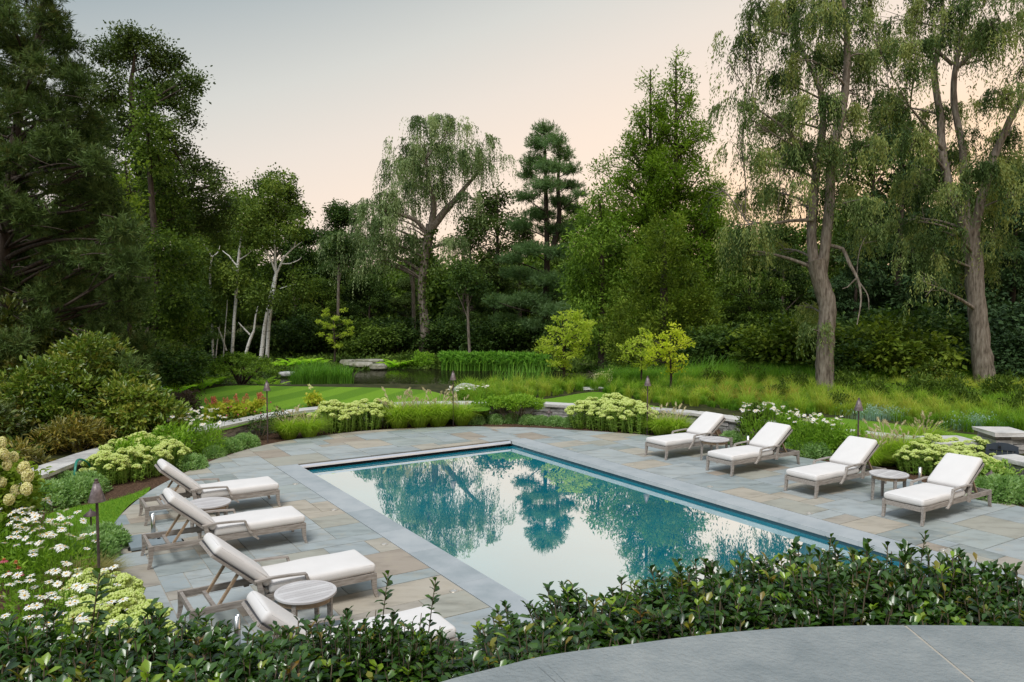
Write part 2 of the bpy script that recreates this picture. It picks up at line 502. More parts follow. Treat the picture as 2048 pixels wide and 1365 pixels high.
def flagstone_mat():
    m, t, b = newmat('bluestone_flag')
    a = nd(t, 'ShaderNodeAttribute', attribute_name='tint')
    cols = [(.30, .36, .375), (.355, .41, .425), (.33, .385, .39), (.40, .445, .45), (.37, .42, .43), (.29, .335, .33), (.38, .385, .335),
            (.34, .39, .405), (.43, .41, .35), (.36, .41, .40), (.45, .415, .345), (.39, .365, .315), (.40, .45, .46), (.37, .325, .27)]
    cols = [tuple(v * g for v, g in zip(c, (.90, .87, .85))) for c in cols]
    r = rampnode(t, cols)
    r.color_ramp.interpolation = 'CONSTANT'
    for i, e in enumerate(r.color_ramp.elements):
        e.position = i / len(cols)
    t.links.new(a.outputs['Fac'], r.inputs['Fac'])
    tcn = nd(t, 'ShaderNodeTexCoord')
    # each stone has its own cloudy cleft pattern: shift the noise by the stone's tint
    off = nd(t, 'ShaderNodeVectorMath', operation='MULTIPLY_ADD')
    cmb = nd(t, 'ShaderNodeCombineXYZ')
    t.links.new(a.outputs['Fac'], cmb.inputs[2])
    off.inputs[1].default_value = (40, 40, 40)
    t.links.new(cmb.outputs[0], off.inputs[0])
    t.links.new(tcn.outputs['Object'], off.inputs[2])
    mp = nd(t, 'ShaderNodeMapping')
    mp.inputs['Rotation'].default_value = (0, 0, -ROT)
    mp.inputs['Scale'].default_value = (.8, 2.2, 1)
    t.links.new(off.outputs[0], mp.inputs['Vector'])
    n = nd(t, 'ShaderNodeTexNoise'); n.inputs['Scale'].default_value = 2.2; n.inputs['Detail'].default_value = 8; n.inputs['Roughness'].default_value = .65
    t.links.new(mp.outputs[0], n.inputs['Vector'])
    rr = rampnode(t, [(.60, .60, .59), (.97, .97, .97), (1.04, 1.06, 1.08)], [.26, .52, .78])
    t.links.new(n.outputs['Fac'], rr.inputs['Fac'])
    n3 = nd(t, 'ShaderNodeTexNoise'); n3.inputs['Scale'].default_value = 5; n3.inputs['Detail'].default_value = 4
    t.links.new(off.outputs[0], n3.inputs['Vector'])
    rust = nd(t, 'ShaderNodeMix', data_type='RGBA')
    rs = rampnode(t, [(0, 0, 0), (.30, .30, .30)], [.56, .72])
    t.links.new(n3.outputs['Fac'], rs.inputs['Fac'])
    t.links.new(rs.outputs['Color'], rust.inputs[0])
    mul = nd(t, 'ShaderNodeMix', data_type='RGBA', blend_type='MULTIPLY')
    mul.inputs[0].default_value = 1
    t.links.new(r.outputs['Color'], mul.inputs[6])
    t.links.new(rr.outputs['Color'], mul.inputs[7])
    t.links.new(mul.outputs[2], rust.inputs[6])
    rust.inputs[7].default_value = (.40, .345, .25, 1)
    t.links.new(rust.outputs[2], b.inputs['Base Color'])
    b.inputs['Roughness'].default_value = .58
    b.inputs['Specular IOR Level'].default_value = .35
    n2 = nd(t, 'ShaderNodeTexNoise'); n2.inputs['Scale'].default_value = 9; n2.inputs['Detail'].default_value = 8
    t.links.new(mp.outputs[0], n2.inputs['Vector'])
    bp = nd(t, 'ShaderNodeBump'); bp.inputs['Strength'].default_value = .35; bp.inputs['Distance'].default_value = .012
    t.links.new(n2.outputs['Fac'], bp.inputs['Height'])
    t.links.new(bp.outputs[0], b.inputs['Normal'])
    return m


def watermat(name, body, refl, gcol, bump, bscale, body2=None):
    m, t, b = newmat(name)
    t.nodes.remove(b)
    tcn = nd(t, 'ShaderNodeTexCoord')
    n = nd(t, 'ShaderNodeTexNoise'); n.inputs['Scale'].default_value = bscale; n.inputs['Detail'].default_value = 2
    t.links.new(tcn.outputs['Object'], n.inputs['Vector'])
    bp = nd(t, 'ShaderNodeBump'); bp.inputs['Strength'].default_value = bump; bp.inputs['Distance'].default_value = .02
    t.links.new(n.outputs['Fac'], bp.inputs['Height'])
    g = nd(t, 'ShaderNodeBsdfGlossy'); g.inputs['Color'].default_value = (*gcol, 1); g.inputs['Roughness'].default_value = 0.012
    t.links.new(bp.outputs[0], g.inputs['Normal'])
    d = nd(t, 'ShaderNodeBsdfDiffuse')
    n4 = nd(t, 'ShaderNodeTexNoise'); n4.inputs['Scale'].default_value = .45; n4.inputs['Detail'].default_value = 3
    t.links.new(tcn.outputs['Object'], n4.inputs['Vector'])
    r = rampnode(t, [body, body2 or body], [.35, .65])
    t.links.new(n4.outputs['Fac'], r.inputs['Fac'])
    t.links.new(r.outputs['Color'], d.inputs['Color'])
    mx = nd(t, 'ShaderNodeMixShader'); mx.inputs[0].default_value = refl
    t.links.new(d.outputs[0], mx.inputs[1]); t.links.new(g.outputs[0], mx.inputs[2])
    t.links.new(mx.outputs[0], t.nodes['Material Output'].inputs['Surface'])
    return m


def lawnmat(name, stripes=True):
    m, t, b = newmat(name)
    tcn = nd(t, 'ShaderNodeTexCoord')
    n = nd(t, 'ShaderNodeTexNoise'); n.inputs['Scale'].default_value = 26; n.inputs['Detail'].default_value = 8; n.inputs['Roughness'].default_value = .8
    t.links.new(tcn.outputs['Object'], n.inputs['Vector'])
    r = rampnode(t, [(.09, .20, .014), (.145, .285, .022), (.21, .37, .035)], [.3, .5, .7])
    t.links.new(n.outputs['Fac'], r.inputs['Fac'])
    col = r.outputs['Color']
    if stripes:                                   # mowing stripes: grass rolled two ways has two greens
        mp = nd(t, 'ShaderNodeMapping'); mp.inputs['Rotation'].default_value = (0, 0, math.radians(15))
        t.links.new(tcn.outputs['Object'], mp.inputs['Vector'])
        wv = nd(t, 'ShaderNodeTexWave'); wv.bands_direction = 'X'; wv.inputs['Scale'].default_value = .19
        wv.inputs['Distortion'].default_value = .35; wv.inputs['Detail'].default_value = 1
        t.links.new(mp.outputs[0], wv.inputs['Vector'])
        rs = rampnode(t, [(.80, .85, .80), (1.18, 1.14, 1.06)], [.38, .62])
        t.links.new(wv.outputs['Fac'], rs.inputs['Fac'])
        mul = nd(t, 'ShaderNodeMix', data_type='RGBA', blend_type='MULTIPLY'); mul.inputs[0].default_value = 1
        t.links.new(col, mul.inputs[6]); t.links.new(rs.outputs['Color'], mul.inputs[7])
        col = mul.outputs[2]
    t.links.new(col, b.inputs['Base Color'])
    b.inputs['Roughness'].default_value = .85
    b.inputs['Specular IOR Level'].default_value = .1
    n2 = nd(t, 'ShaderNodeTexNoise'); n2.inputs['Scale'].default_value = 60; n2.inputs['Detail'].default_value = 5
    t.links.new(tcn.outputs['Object'], n2.inputs['Vector'])
    bp = nd(t, 'ShaderNodeBump'); bp.inputs['Strength'].default_value = .9; bp.inputs['Distance'].default_value = .04
    t.links.new(n2.outputs['Fac'], bp.inputs['Height'])
    t.links.new(bp.outputs[0], b.inputs['Normal'])
    return m


M['flag'] = flagstone_mat()
M['poolwater'] = watermat('pool_water', (.0, .52, .74), .865, (1.0, .95, .89), .03, 1.6, (.0, .68, .93))
M['pondwater'] = watermat('pond_water', (.012, .012, .006), .42, (.9, .9, .85), .6, 4.0)
M['lawn'] = lawnmat('striped_lawn')
M['grasspath'] = lawnmat('mown_grass', False)

# ================================================================== outlines on the ground


def smooth_closed(P, n=200):
    P = np.asarray(P, float)
    k = len(P)
    o = []
    per = max(2, n // k)
    for i in range(k):
        p0, p1, p2, p3 = P[i - 1], P[i], P[(i + 1) % k], P[(i + 2) % k]
        for q in np.arange(per) / per:
            o.append(.5 * ((2 * p1) + (-p0 + p2) * q + (2 * p0 - 5 * p1 + 4 * p2 - p3) * q * q + (-p0 + 3 * p1 - 3 * p2 + p3) * q ** 3))
    return np.array(o)


def smooth_open(P, per=8):
    P = np.asarray(P, float)
    Q = np.vstack([2 * P[0] - P[1], P, 2 * P[-1] - P[-2]])
    o = []
    for i in range(1, len(Q) - 2):
        p0, p1, p2, p3 = Q[i - 1], Q[i], Q[i + 1], Q[i + 2]
        for q in np.arange(per) / per:
            o.append(.5 * ((2 * p1) + (-p0 + p2) * q + (2 * p0 - 5 * p1 + 4 * p2 - p3) * q * q + (-p0 + 3 * p1 - 3 * p2 + p3) * q ** 3))
    o.append(P[-1])
    return np.array(o)


def inside(poly, X, Y):
    r = np.zeros(np.shape(X), bool)
    x0, y0 = poly[:, 0], poly[:, 1]
    x1, y1 = np.roll(x0, -1), np.roll(y0, -1)
    for a, b, c, d in zip(x0, y0, x1, y1):
        if b == d:
            continue
        hit = ((b > Y) != (d > Y)) & (X < (c - a) * (Y - b) / (d - b) + a)
        r ^= hit
    return r


def dist_to(poly, X, Y, closed=True):
    A = poly
    B = np.roll(poly, -1, axis=0)
    if not closed:
        A, B = A[:-1], B[:-1]
    best = np.full(np.shape(X), 1e9)
    for p, q in zip(A, B):
        d = q - p
        L2 = max(d @ d, 1e-9)
        tt = np.clip(((X - p[0]) * d[0] + (Y - p[1]) * d[1]) / L2, 0, 1)
        best = np.minimum(best, np.hypot(X - p[0] - tt * d[0], Y - p[1] - tt * d[1]))
    return best


# the oval edge of the paved deck
deck_st = [(1.12, 9.16), (1.0, 10.9), (1.0, 12.3), (1.09, 13.1), (1.33, 13.95), (1.85, 15.2), (2.45, 16.2), (3.0, 16.95), (3.55, 17.65), (4.49, 18.5),
           (5.32, 18.98), (6.13, 19.22), (7.24, 19.36), (8.05, 19.3), (8.8, 19.12), (10.25, 18.55), (11.48, 17.6), (12.4, 16.5), (13.2, 15.4), (13.65, 14.6),
           (14.25, 12.7), (14.5, 10.8), (14.55, 9.8), (14.45, 8.24), (14.25, 6.97), (13.95, 5.7), (13.3, 4.6), (12.2, 4.0), (10.6, 3.7), (7.5, 3.6), (4.9, 3.9), (2.8, 5.2), (1.5, 7.1)]
DECK = smooth_closed([st(*p)[:2] for p in deck_st], 200)

# centre line of the low stone wall, and the whole enclosed garden
wall_main = smooth_open([(-8.45, 9.5), (-8.42, 11.5), (-8.40, 13.2), (-8.36, 15.1), (-8.0, 16.9), (-7.34, 18.2), (-6.5, 20.2), (-5.50, 21.7), (-3.4, 22.65), (-1.2, 22.95), (.9, 22.72),
                         (2.0, 22.3), (3.5, 21.75), (4.8, 21.05), (5.85, 19.8), (7.1, 18.6), (8.3, 17.5), (9.0, 16.9)], 6)
wall_side = smooth_open([(9.55, 15.05), (9.75, 14.2), (10.3, 12.6), (11.0, 10.5)], 6)
GARDEN = np.vstack([wall_main, [(9.3, 16.2), (9.5, 15.3)], wall_side, [(12.5, 6), (10, 2.0), (-9, 2.0)]])

pond_px = [(545, 768), (585, 750), (690, 743), (800, 739), (930, 739), (1085, 742), (1130, 755), (1080, 774), (960, 778), (912, 797), (870, 800), (700, 795), (585, 788)]
ZP = -1.2                                    # the pond lies below the crest of the lawn
POND = smooth_closed([gp(x, y, ZP)[:2] for x, y in pond_px], 120)


def base_h(X, Y):
    X = np.asarray(X, float); Y = np.asarray(Y, float)
    h = .36 + .02 * np.sin(X * .9) * np.cos(Y * .7)
    q = np.clip((Y - 28.2) / 5.2, 0, 1)
    fx = np.clip((9.0 - X) / 6.0, 0, 1)
    fx = np.maximum(fx, np.clip((Y - 40) / 10, 0, 1))
    h = h - 1.7 * q * q * (3 - 2 * q) * fx * fx * (3 - 2 * fx)
    h = h + np.clip((Y - 80) / 40, 0, 4) * 2.4 + np.clip((np.abs(X) - 30) / 30, 0, 3) * 1.5
    return h


def ground_h(X, Y):
    X = np.asarray(X, float); Y = np.asarray(Y, float)
    h = base_h(X, Y)
    ip = inside(POND, X, Y)
    dp = dist_to(POND, X, Y)
    h = np.where(ip, ZP - np.clip(dp, 0, 1.0) * .8, np.where((Y > 33) & (Y < 58) & (dp < 4), np.minimum(h, ZP + .04 + dp * .35), h))
    ig = inside(GARDEN, X, Y)
    hg = -.03 + .015 * np.sin(X * 5.1) * np.cos(Y * 4.3)
    dd = dist_to(DECK, X, Y)
    idk = inside(DECK, X, Y)
    hg = np.where(idk, np.where(dd > .25, -.45, -.04), hg)
    ramp_ = np.clip((5.75 - Y) / .8, 0, 1)
    hg = np.where(~idk | (dd < .25), np.maximum(hg, ramp_ * 1.0 - .03), hg)
    return np.where(ig, hg, h)


def gz(x, y):
    return float(ground_h(np.array([x]), np.array([y]))[0])


def on(px, py, z=None):
    """ground point seen at a photo pixel"""
    if z is None:
        z = .0
        for _ in range(6):
            p = gp(px, py, z)
            z = gz(p[0], p[1])
    p = gp(px, py, z)
    return np.array([p[0], p[1], z])


xs = np.unique(np.concatenate([np.linspace(-150, -15, 28), np.arange(-15, 15.01, .25), np.linspace(15, 150, 28)]))
ys = np.unique(np.concatenate([np.linspace(-30, 2, 9), np.arange(2, 27.01, .25), np.arange(27, 60, .75), np.linspace(60, 260, 45)]))
GX, GY = np.meshgrid(xs, ys)
GZ = ground_h(GX, GY)
V = np.stack([GX, GY, GZ], -1).reshape(-1, 3)
ny, nx = GX.shape
i = np.arange(ny - 1)[:, None] * nx
j = np.arange(nx - 1)[None]
Fq = np.stack([i + j, i + j + 1, i + nx + j + 1, i + nx + j], -1).reshape(-1, 4)
cen = V[Fq].mean(1)
ing = inside(GARDEN, cen[:, 0], cen[:, 1])
for nm, sel, mat in (('ground', ~ing, 'soil'), ('planting_bed', ing, 'mulch')):
    mb = MB()
    u, inv = np.unique(Fq[sel], return_inverse=True)
    mb.add(V[u], inv.reshape(-1, 4))
    props(link(nm, mb.mesh(nm, M[mat], smooth=True)), kind='structure')


def sheet(name, poly, mat, dz, res=.35, kind='structure'):
    """a ground sheet following the terrain inside an outline"""
    poly = np.asarray(poly, float)
    bm = bmesh.new()
    x0, y0 = poly.min(0) - res; x1, y1 = poly.max(0) + res
    vs_ = [bm.verts.new((p[0], p[1], 0)) for p in poly]
    bm.faces.new(vs_)
    for ax, lo, hi in ((0, x0, x1), (1, y0, y1)):
        for q in np.arange(lo, hi, res):
            co = [0, 0, 0]; co[ax] = q
            no = [0, 0, 0]; no[ax] = 1
            bmesh.ops.bisect_plane(bm, geom=bm.verts[:] + bm.edges[:] + bm.faces[:], plane_co=co, plane_no=no, dist=1e-4)
    co = np.array([v.co[:2] for v in bm.verts])
    zz = base_or(co)
    for v, z in zip(bm.verts, zz):
        v.co.z = z + dz
    bmesh.ops.recalc_face_normals(bm, faces=bm.faces)
    me = bpy.data.meshes.new(name)
    bm.to_mesh(me); bm.free()
    if sum(p.normal.z for p in me.polygons) < 0:
        me.flip_normals()
    for p in me.polygons: p.use_smooth = True
    me.materials.append(M[mat])
    return props(link(name, me), kind=kind)


def base_or(co):
    ig = inside(GARDEN, co[:, 0], co[:, 1])
    return np.where(ig & (co[:, 1] < 16) & (dist_to(GARDEN, co[:, 0], co[:, 1]) > .6), -.03, base_h(co[:, 0], co[:, 1]))


def pxpoly(pts, z, n=90):
    return smooth_closed([gp(x, y, z)[:2] for x, y in pts], n)


lawn_poly = pxpoly([(330, 800), (395, 783), (470, 771), (600, 773), (700, 776), (800, 778), (860, 782), (905, 795), (940, 806), (975, 812), (960, 824), (800, 815), (640, 824), (520, 843), (430, 863), (340, 850)], .37)
sheet('lawn', lawn_poly, 'lawn', .012)
path_poly = pxpoly([(975, 812), (1100, 797), (1185, 785), (1230, 790), (1260, 803), (1340, 818), (1420, 828), (1540, 850), (1640, 835), (1760, 845), (1900, 865), (2060, 880), (2060, 905), (1980, 888), (1880, 888), (1780, 880), (1640, 862), (1480, 845), (1375, 829), (1160, 816), (1085, 812)], .37)
sheet('grass_path', path_poly, 'grasspath', .008)
strip_poly = pxpoly([(90, 1035), (150, 1015), (215, 1003), (275, 985), (300, 975), (293, 987), (262, 1008), (238, 1034), (222, 1060), (216, 1090), (225, 1120), (180, 1120), (120, 1085)], 0, 80)
sheet('grass_strip', strip_poly, 'grasspath', .034)

# pond
mb = MB()
pp = smooth_closed([p + (p - POND.mean(0)) * .02 for p in POND[::2]], 120)
mb.poly(np.column_stack([pp, np.full(len(pp), ZP)]))
props(link('pond_water', mb.mesh('pond_water', M['pondwater'])), kind='structure')

# terrace the viewer stands on
mb = MB()
mb.box((1.0, -1.2, 1.55), (16, 6.0, .6))
props(link('terrace', mb.mesh('terrace', M['capslab'])), kind='structure')

# ================================================================== paved deck
SLo, SLi, SRi, SRo, T0, TN = 4.437, 4.872, 10.180, 10.648, 16.236, 4.6
rng = np.random.default_rng(5)


def clip_poly(P, C):
    """Sutherland-Hodgman against a convex, counter-clockwise outline C"""
    o = list(P)
    for a, b in zip(C, np.roll(C, -1, axis=0)):
        e = b - a
        if not len(o):
            return []
        q = []
        for p, r in zip(o, o[1:] + o[:1]):
            dp = e[0] * (p[1] - a[1]) - e[1] * (p[0] - a[0])
            dr = e[0] * (r[1] - a[1]) - e[1] * (r[0] - a[0])
            if dp >= 0:
                q.append(p)
            if (dp >= 0) != (dr >= 0):
                q.append(p + (r - p) * dp / (dp - dr))
        o = q
    return o


def hull(P):
    P = sorted(map(tuple, P))
    def half(Q):
        h = []
        for p in Q:
            while len(h) > 1 and (h[-1][0] - h[-2][0]) * (p[1] - h[-2][1]) - (h[-1][1] - h[-2][1]) * (p[0] - h[-2][0]) <= 0:
                h.pop()
            h.append(p)
        return h[:-1]
    return np.array(half(P) + half(P[::-1]))


DECKST = hull(np.stack([DECK @ NX, DECK @ AX], 1))


def ashlar(s0, s1, t0, t1, rng, u=.3048):
    ns, ntt = int(math.ceil((s1 - s0) / u)), int(math.ceil((t1 - t0) / u))
    used = np.zeros((ns, ntt), bool)
    o = []
    kinds = [(3, 2), (2, 2), (4, 2), (3, 3), (2, 3), (4, 3), (2, 1), (5, 2), (3, 1), (1, 2), (4, 1)]
    w = np.array([6, 4, 5, 4, 3, 3, 1.5, 3, 1.2, .8, 1.0]); w /= w.sum()
    for b in range(ntt):
        for a in range(ns):
            if used[a, b]:
                continue
            for k in list(rng.choice(len(kinds), 9, p=w)) + [-1]:
                x, y = kinds[k] if k >= 0 else (1, 1)
                if a + x <= ns and b + y <= ntt and not used[a:a + x, b:b + y].any():
                    used[a:a + x, b:b + y] = True
                    o.append((s0 + a * u, min(s0 + (a + x) * u, s1), t0 + b * u, min(t0 + (b + y) * u, t1)))
                    break
    return o


mb = MB()
rects = []
rects += [(SLo - (b - 0.0), SLo - (a - 0.0), c, d) for a, b, c, d in ashlar(0, 3.75, 2.0, 20.0, rng)]
rects += [(a, b, c, d) for a, b, c, d in ashlar(SLo, SRo, T0, 20.2, rng)]
rects += [(a, b, c, d) for a, b, c, d in ashlar(SRo, 14.8, 1.6, 20.0, rng)]
rects += [(a, b, c, d) for a, b, c, d in ashlar(SLo, SRo, 1.6, TN - .45, rng)]
JG = .006
for a, b, c, d in rects:
    P = clip_poly([np.array(q) for q in ((a + JG, c + JG), (b - JG, c + JG), (b - JG, d - JG), (a + JG, d - JG))], DECKST)
    if len(P) < 3:
        continue
    P = [p for q, p in enumerate(P) if np.linalg.norm(p - P[q - 1]) > 1e-3]
    if len(P) < 3:
        continue
    k = len(P)
    z = rng.uniform(-.0015, .0015)
    W3 = np.array([st(p[0], p[1], z) for p in P])
    lo = W3.copy(); lo[:, 2] = -.03
    tint = rng.random()
    mb.add(W3, [list(range(k))], tint)
    mb.add(np.vstack([W3, lo]), [[q, q + k, (q + 1) % k + k, (q + 1) % k] for q in range(k)], tint)
props(link('paved_deck', mb.mesh('paved_deck', M['flag'])), kind='structure')
# joint bed under the flags, left open where the pool is
mb = MB()
cells = []
for (a, b, c, d) in ((-1, SLo - .002, 1, 21), (SRo + .002, 16, 1, 21), (SLo - .002, SRo + .002, T0 + .003, 21), (SLo - .002, SRo + .002, 1, TN - .45)):
    P = clip_poly([np.array(q, float) for q in ((a, c), (b, c), (b, d), (a, d))], DECKST)
    if len(P) > 2:
        mb.poly([st(p[0], p[1], -.009) for p in P])
props(link('joint_sand', mb.mesh('joint_sand', M['joint'])), kind='structure')

# ================================================================== pool
pool = thing('swimming_pool', 'rectangular swimming pool of still teal water set in the bluestone deck', 'pool', st((SLi + SRi) / 2, (T0 + TN) / 2))
O = st((SLi + SRi) / 2, (T0 + TN) / 2)
mbw = MB()
zw = -.135
mbw.poly([st(SLi - .02, TN - .02, zw), st(SRi + .02, TN - .02, zw), st(SRi + .02, T0 - .02, zw), st(SLi - .02, T0 - .02, zw)])
part('water', mbw, M['poolwater'], pool, O)
mbt = MB()
for (s0, s1, t0, t1) in ((SLi - .15, SLi + .012, TN - .1, T0 - .1), (SRi - .012, SRi + .15, TN - .1, T0 - .1), (SLi - .15, SRi + .15, TN - .16, TN + .012)):
    c = (st(s0, t0) + st(s1, t1)) / 2
    mbt.box((c[0], c[1], -.8), (s1 - s0, t1 - t0, 1.44), Matrix.Rotation(ROT, 3, 'Z'))
part('tile_wall', mbt, M['tile'], pool, O)


def coping(s0, s1, t0, t1, n, along_t=True):
    mbc = MB()
    e = np.linspace(t0, t1, n + 1)
    e[1:-1] += rng.uniform(-.15, .15, n - 1)
    for q in range(n):
        c = st((s0 + s1) / 2, (e[q] + e[q + 1]) / 2, -.0375) if along_t else st((e[q] + e[q + 1]) / 2, (s0 + s1) / 2, -.0375)
        L = e[q + 1] - e[q] - .0025
        sz = (s1 - s0, L, .075) if along_t else (L, s1 - s0, .075)
        bx = MB()
        mbc.box(c, sz, Matrix.Rotation(ROT, 3, 'Z'), rng.random())
    return mbc


part('coping', coping(SLo + .008, SLi + .03, TN - .42, T0 - .004, 9), M['coping'], pool, O)
part('coping', coping(SRi - .03, SRo - .008, TN - .42, T0 - .004, 9), M['coping'], pool, O)
part('coping', coping(TN - .42, TN + .03, SLi + .034, SRi - .034, 4, False), M['coping'], pool, O)
# automatic cover at the far end: flat sheet with the slot's shade painted black, roller bar and its lip
mbh = MB()
cc = st((SLi + SRi) / 2, T0 - .025, -.55)
mbh.box(cc, (SRi - SLi + .2, .03, 1.06), Matrix.Rotation(ROT, 3, 'Z'))
part('cover_slot_shade', mbh, M['blackgap'], pool, O)
cov = thing('pool_cover_bar', 'pale aluminium leading bar of the automatic pool cover at the pool\'s far end', 'pool cover', st((SLi + SRi) / 2, T0 - .11, -.05))
Oc = np.array(cov.location)
mbb = MB()
s_ = np.linspace(SLi + .045, SRi - .045, 3)
an = np.linspace(-.5, math.pi + .3, 12)
prof = np.stack([np.cos(an) * .062, np.sin(an) * .045], 1)
V3 = np.array([[st(q, T0 - .10 + p[0], -.052 + p[1]) for p in prof] for q in s_])
k = len(prof)
mbb.add(V3.reshape(-1, 3), [[r * k + q, (r + 1) * k + q, (r + 1) * k + q + 1, r * k + q + 1] for r in range(2) for q in range(k - 1)])
for r in (0, 2):
    mbb.poly(V3[r] if r else V3[r][::-1])
part('bar', mbb, M['alu'], cov, Oc, True)
for q, sg in ((SLi + .03, 1), (SRi - .03, -1)):
    mbe = MB()
    c = st(q + sg * .012, T0 - .10, -.06)
    mbe.box(c, (.024, .12, .085), Matrix.Rotation(ROT, 3, 'Z'))
    part('end_cap', mbe, M['caster'], cov, Oc)

# ================================================================== stone walls


def arc_pts(path):
    d = np.concatenate([[0], np.cumsum(np.linalg.norm(np.diff(path, axis=0), axis=1))])
    return d


def along(path, d, q):
    x = np.interp(q, d, path[:, 0]); y = np.interp(q, d, path[:, 1])
    e = .05
    x2 = np.interp(min(q + e, d[-1]), d, path[:, 0]); y2 = np.interp(min(q + e, d[-1]), d, path[:, 1])
    x1 = np.interp(max(q - e, 0), d, path[:, 0]); y1 = np.interp(max(q - e, 0), d, path[:, 1])
    return np.array([x, y]), math.atan2(y2 - y1, x2 - x1)


def drywall(path, z0, z1, width, rng, cap_w=.52, cap_t=.07, cmin=.5, cmax=1.1):
    d = arc_pts(path)
    body, cap = MB(), MB()
    z = z0
    while z < z1 - cap_t - .03:
        h = min(rng.uniform(.07, .13), z1 - cap_t - z)
        if z1 - cap_t - z - h < .05:
            h = z1 - cap_t - z
        q = -rng.uniform(0, .2)
        while q < d[-1]:
            L = rng.uniform(.16, .48)
            a, b = max(q, 0), min(q + L, d[-1])
            if b - a > .04:
                p, th = along(path, d, (a + b) / 2)
                body.box((p[0], p[1], z + h / 2), (b - a - .008, width + rng.uniform(-.03, .03), h - .008), Matrix.Rotation(th, 3, 'Z'), rng.random(), 0, .007, rng)
            q += L
        z += h
    q = 0
    while q < d[-1] - .01:
        L = rng.uniform(cmin, cmax)
        b = min(q + L, d[-1])
        if d[-1] - b < .25: b = d[-1]
        p, th = along(path, d, (q + b) / 2)
        cap.box((p[0], p[1], z1 - cap_t / 2), (b - q - .006, cap_w + rng.uniform(-.02, .02), cap_t), Matrix.Rotation(th, 3, 'Z'), rng.random(), 0, .008, rng)
        q = b
    core = MB()
    n = max(4, int(d[-1] / .4))
    for q in range(n):
        p, th = along(path, d, (q + .5) * d[-1] / n)
        body.box((p[0], p[1], (z0 + z1 - cap_t) / 2 - .01), (d[-1] / n + .03, width - .10, z1 - cap_t - z0 - .02), Matrix.Rotation(th, 3, 'Z'), .1)
    return body, cap


def wall(path, z0, z1, width, label, seed, **kw):
    b, c = drywall(path, z0, z1, width, np.random.default_rng(seed), **kw)
    o = np.array([*path[len(path) // 2], z0])
    w = thing('stone_wall', label, 'wall', o)
    part('wall_body', b, M['wall'], w, o)
    part('cap_stone', c, M['cap'], w, o)
    return w


wall(wall_main, -.06, .43, .40, 'long curved dry stone wall with pale cap behind the flower beds', 3)
wall(wall_side, -.06, .46, .42, 'short stone wall beside the gate at the right edge, behind the end lounger', 4)
# gate posts of stone and the gate
for (x, y, w_, zt, lab, sd) in ((9.25, 16.45, .78, .50, 'low stone gate pier with one broad flat cap, left of the gate', 5), (10.05, 15.95, .62, .80, 'taller square stone gate pier with thick cap, right of the gate', 6)):
    r_ = np.random.default_rng(sd)
    o = np.array([x, y, .0])
    t_ = thing('gate_pier', lab, 'gate pier', o)
    bm_ = MB()
    z = -.06
    while z < zt - .09:
        h = min(.1, zt - .08 - z)
        k = 3
        cuts = np.sort(np.concatenate([[-w_ / 2], r_.uniform(-w_ * .25, w_ * .25, 1), [w_ / 2]]))
        for a, b in zip(cuts[:-1], cuts[1:]):
            bm_.box((x + (a + b) / 2, y, z + h / 2), (b - a - .008, w_ + r_.uniform(-.02, .02), h - .008), None, r_.random(), 0, .006, r_)
        z += h
    part('pier_body', bm_, M['wall'], t_, o)
    cp_ = MB()
    cp_.box((x, y, zt - .04), (w_ + .14, w_ + .16, .09), None, .6, 0, .02, r_)
    part('cap_stone', cp_, M['cap'], t_, o)
g0, g1 = gp(1974, 915, .3), gp(2036, 905, .3)
gx0, gx1 = 9.62, 9.86
GA, GB = np.array([9.62, 15.75, 0]), np.array([9.80, 15.15, 0])
GA = np.array([*at(1972, 905, 15.6)[:2], 0]); GB = np.array([*at(2037, 905, 15.3)[:2], 0])
gate = thing('garden_gate', 'low dark slate painted wooden gate with a gently arched top between the stone piers', 'gate', (GA + GB) / 2)
Og = (GA + GB) / 2
gd = (GB - GA); gl = np.linalg.norm(gd); gd = gd / gl
gth = math.atan2(gd[1], gd[0])
mbg = MB()
for q in range(6):
    u = (q + .5) / 6
    p = GA + gd * gl * u
    mbg.box((p[0], p[1], .27), (gl / 6 - .006, .025, .46), Matrix.Rotation(gth, 3, 'Z'))
part('board_panel', mbg, M['gatepaint'], gate, Og)
mbg = MB()
off = np.array([-gd[1], gd[0], 0]) * -.03
V = []
n = 12
for q in range(n + 1):
    u = q / n
    p = GA + gd * gl * u + off
    zt = .56 + .06 * math.sin(math.pi * min(1, u * 1.0))
    zb = .47 if 0.08 < u < .92 else .47
    for dz, do in ((zb, 0), (zt, 0), (zt, 1), (zb, 1)):
        V.append(p + np.array([0, 0, dz]) - off * do * 1.2)
mbg.add(V, [[q * 4 + a, (q + 1) * 4 + a, (q + 1) * 4 + (a + 1) % 4, q * 4 + (a + 1) % 4] for q in range(n) for a in range(4)] + [[0, 1, 2, 3], [n * 4 + 3, n * 4 + 2, n * 4 + 1, n * 4]])
for u in (.04, .96):
    p = GA + gd * gl * u + off
    mbg.box((p[0], p[1], .26), (.06, .03, .44), Matrix.Rotation(gth, 3, 'Z'))
part('gate_frame', mbg, M['gatepaint'], gate, Og)
mbg = MB()
p = GA + gd * gl * .42 + off * 1.7
for a in (.7, -.7):
    dv = gd * math.cos(a) * .035 + np.array([0, 0, math.sin(a) * .035])
    mbg.bar(p - dv + [0, 0, .54], p + dv + [0, 0, .54], .012, .012, (gd[1], -gd[0], 0))
part('cross_hardware', mbg, M['caster'], gate, Og)

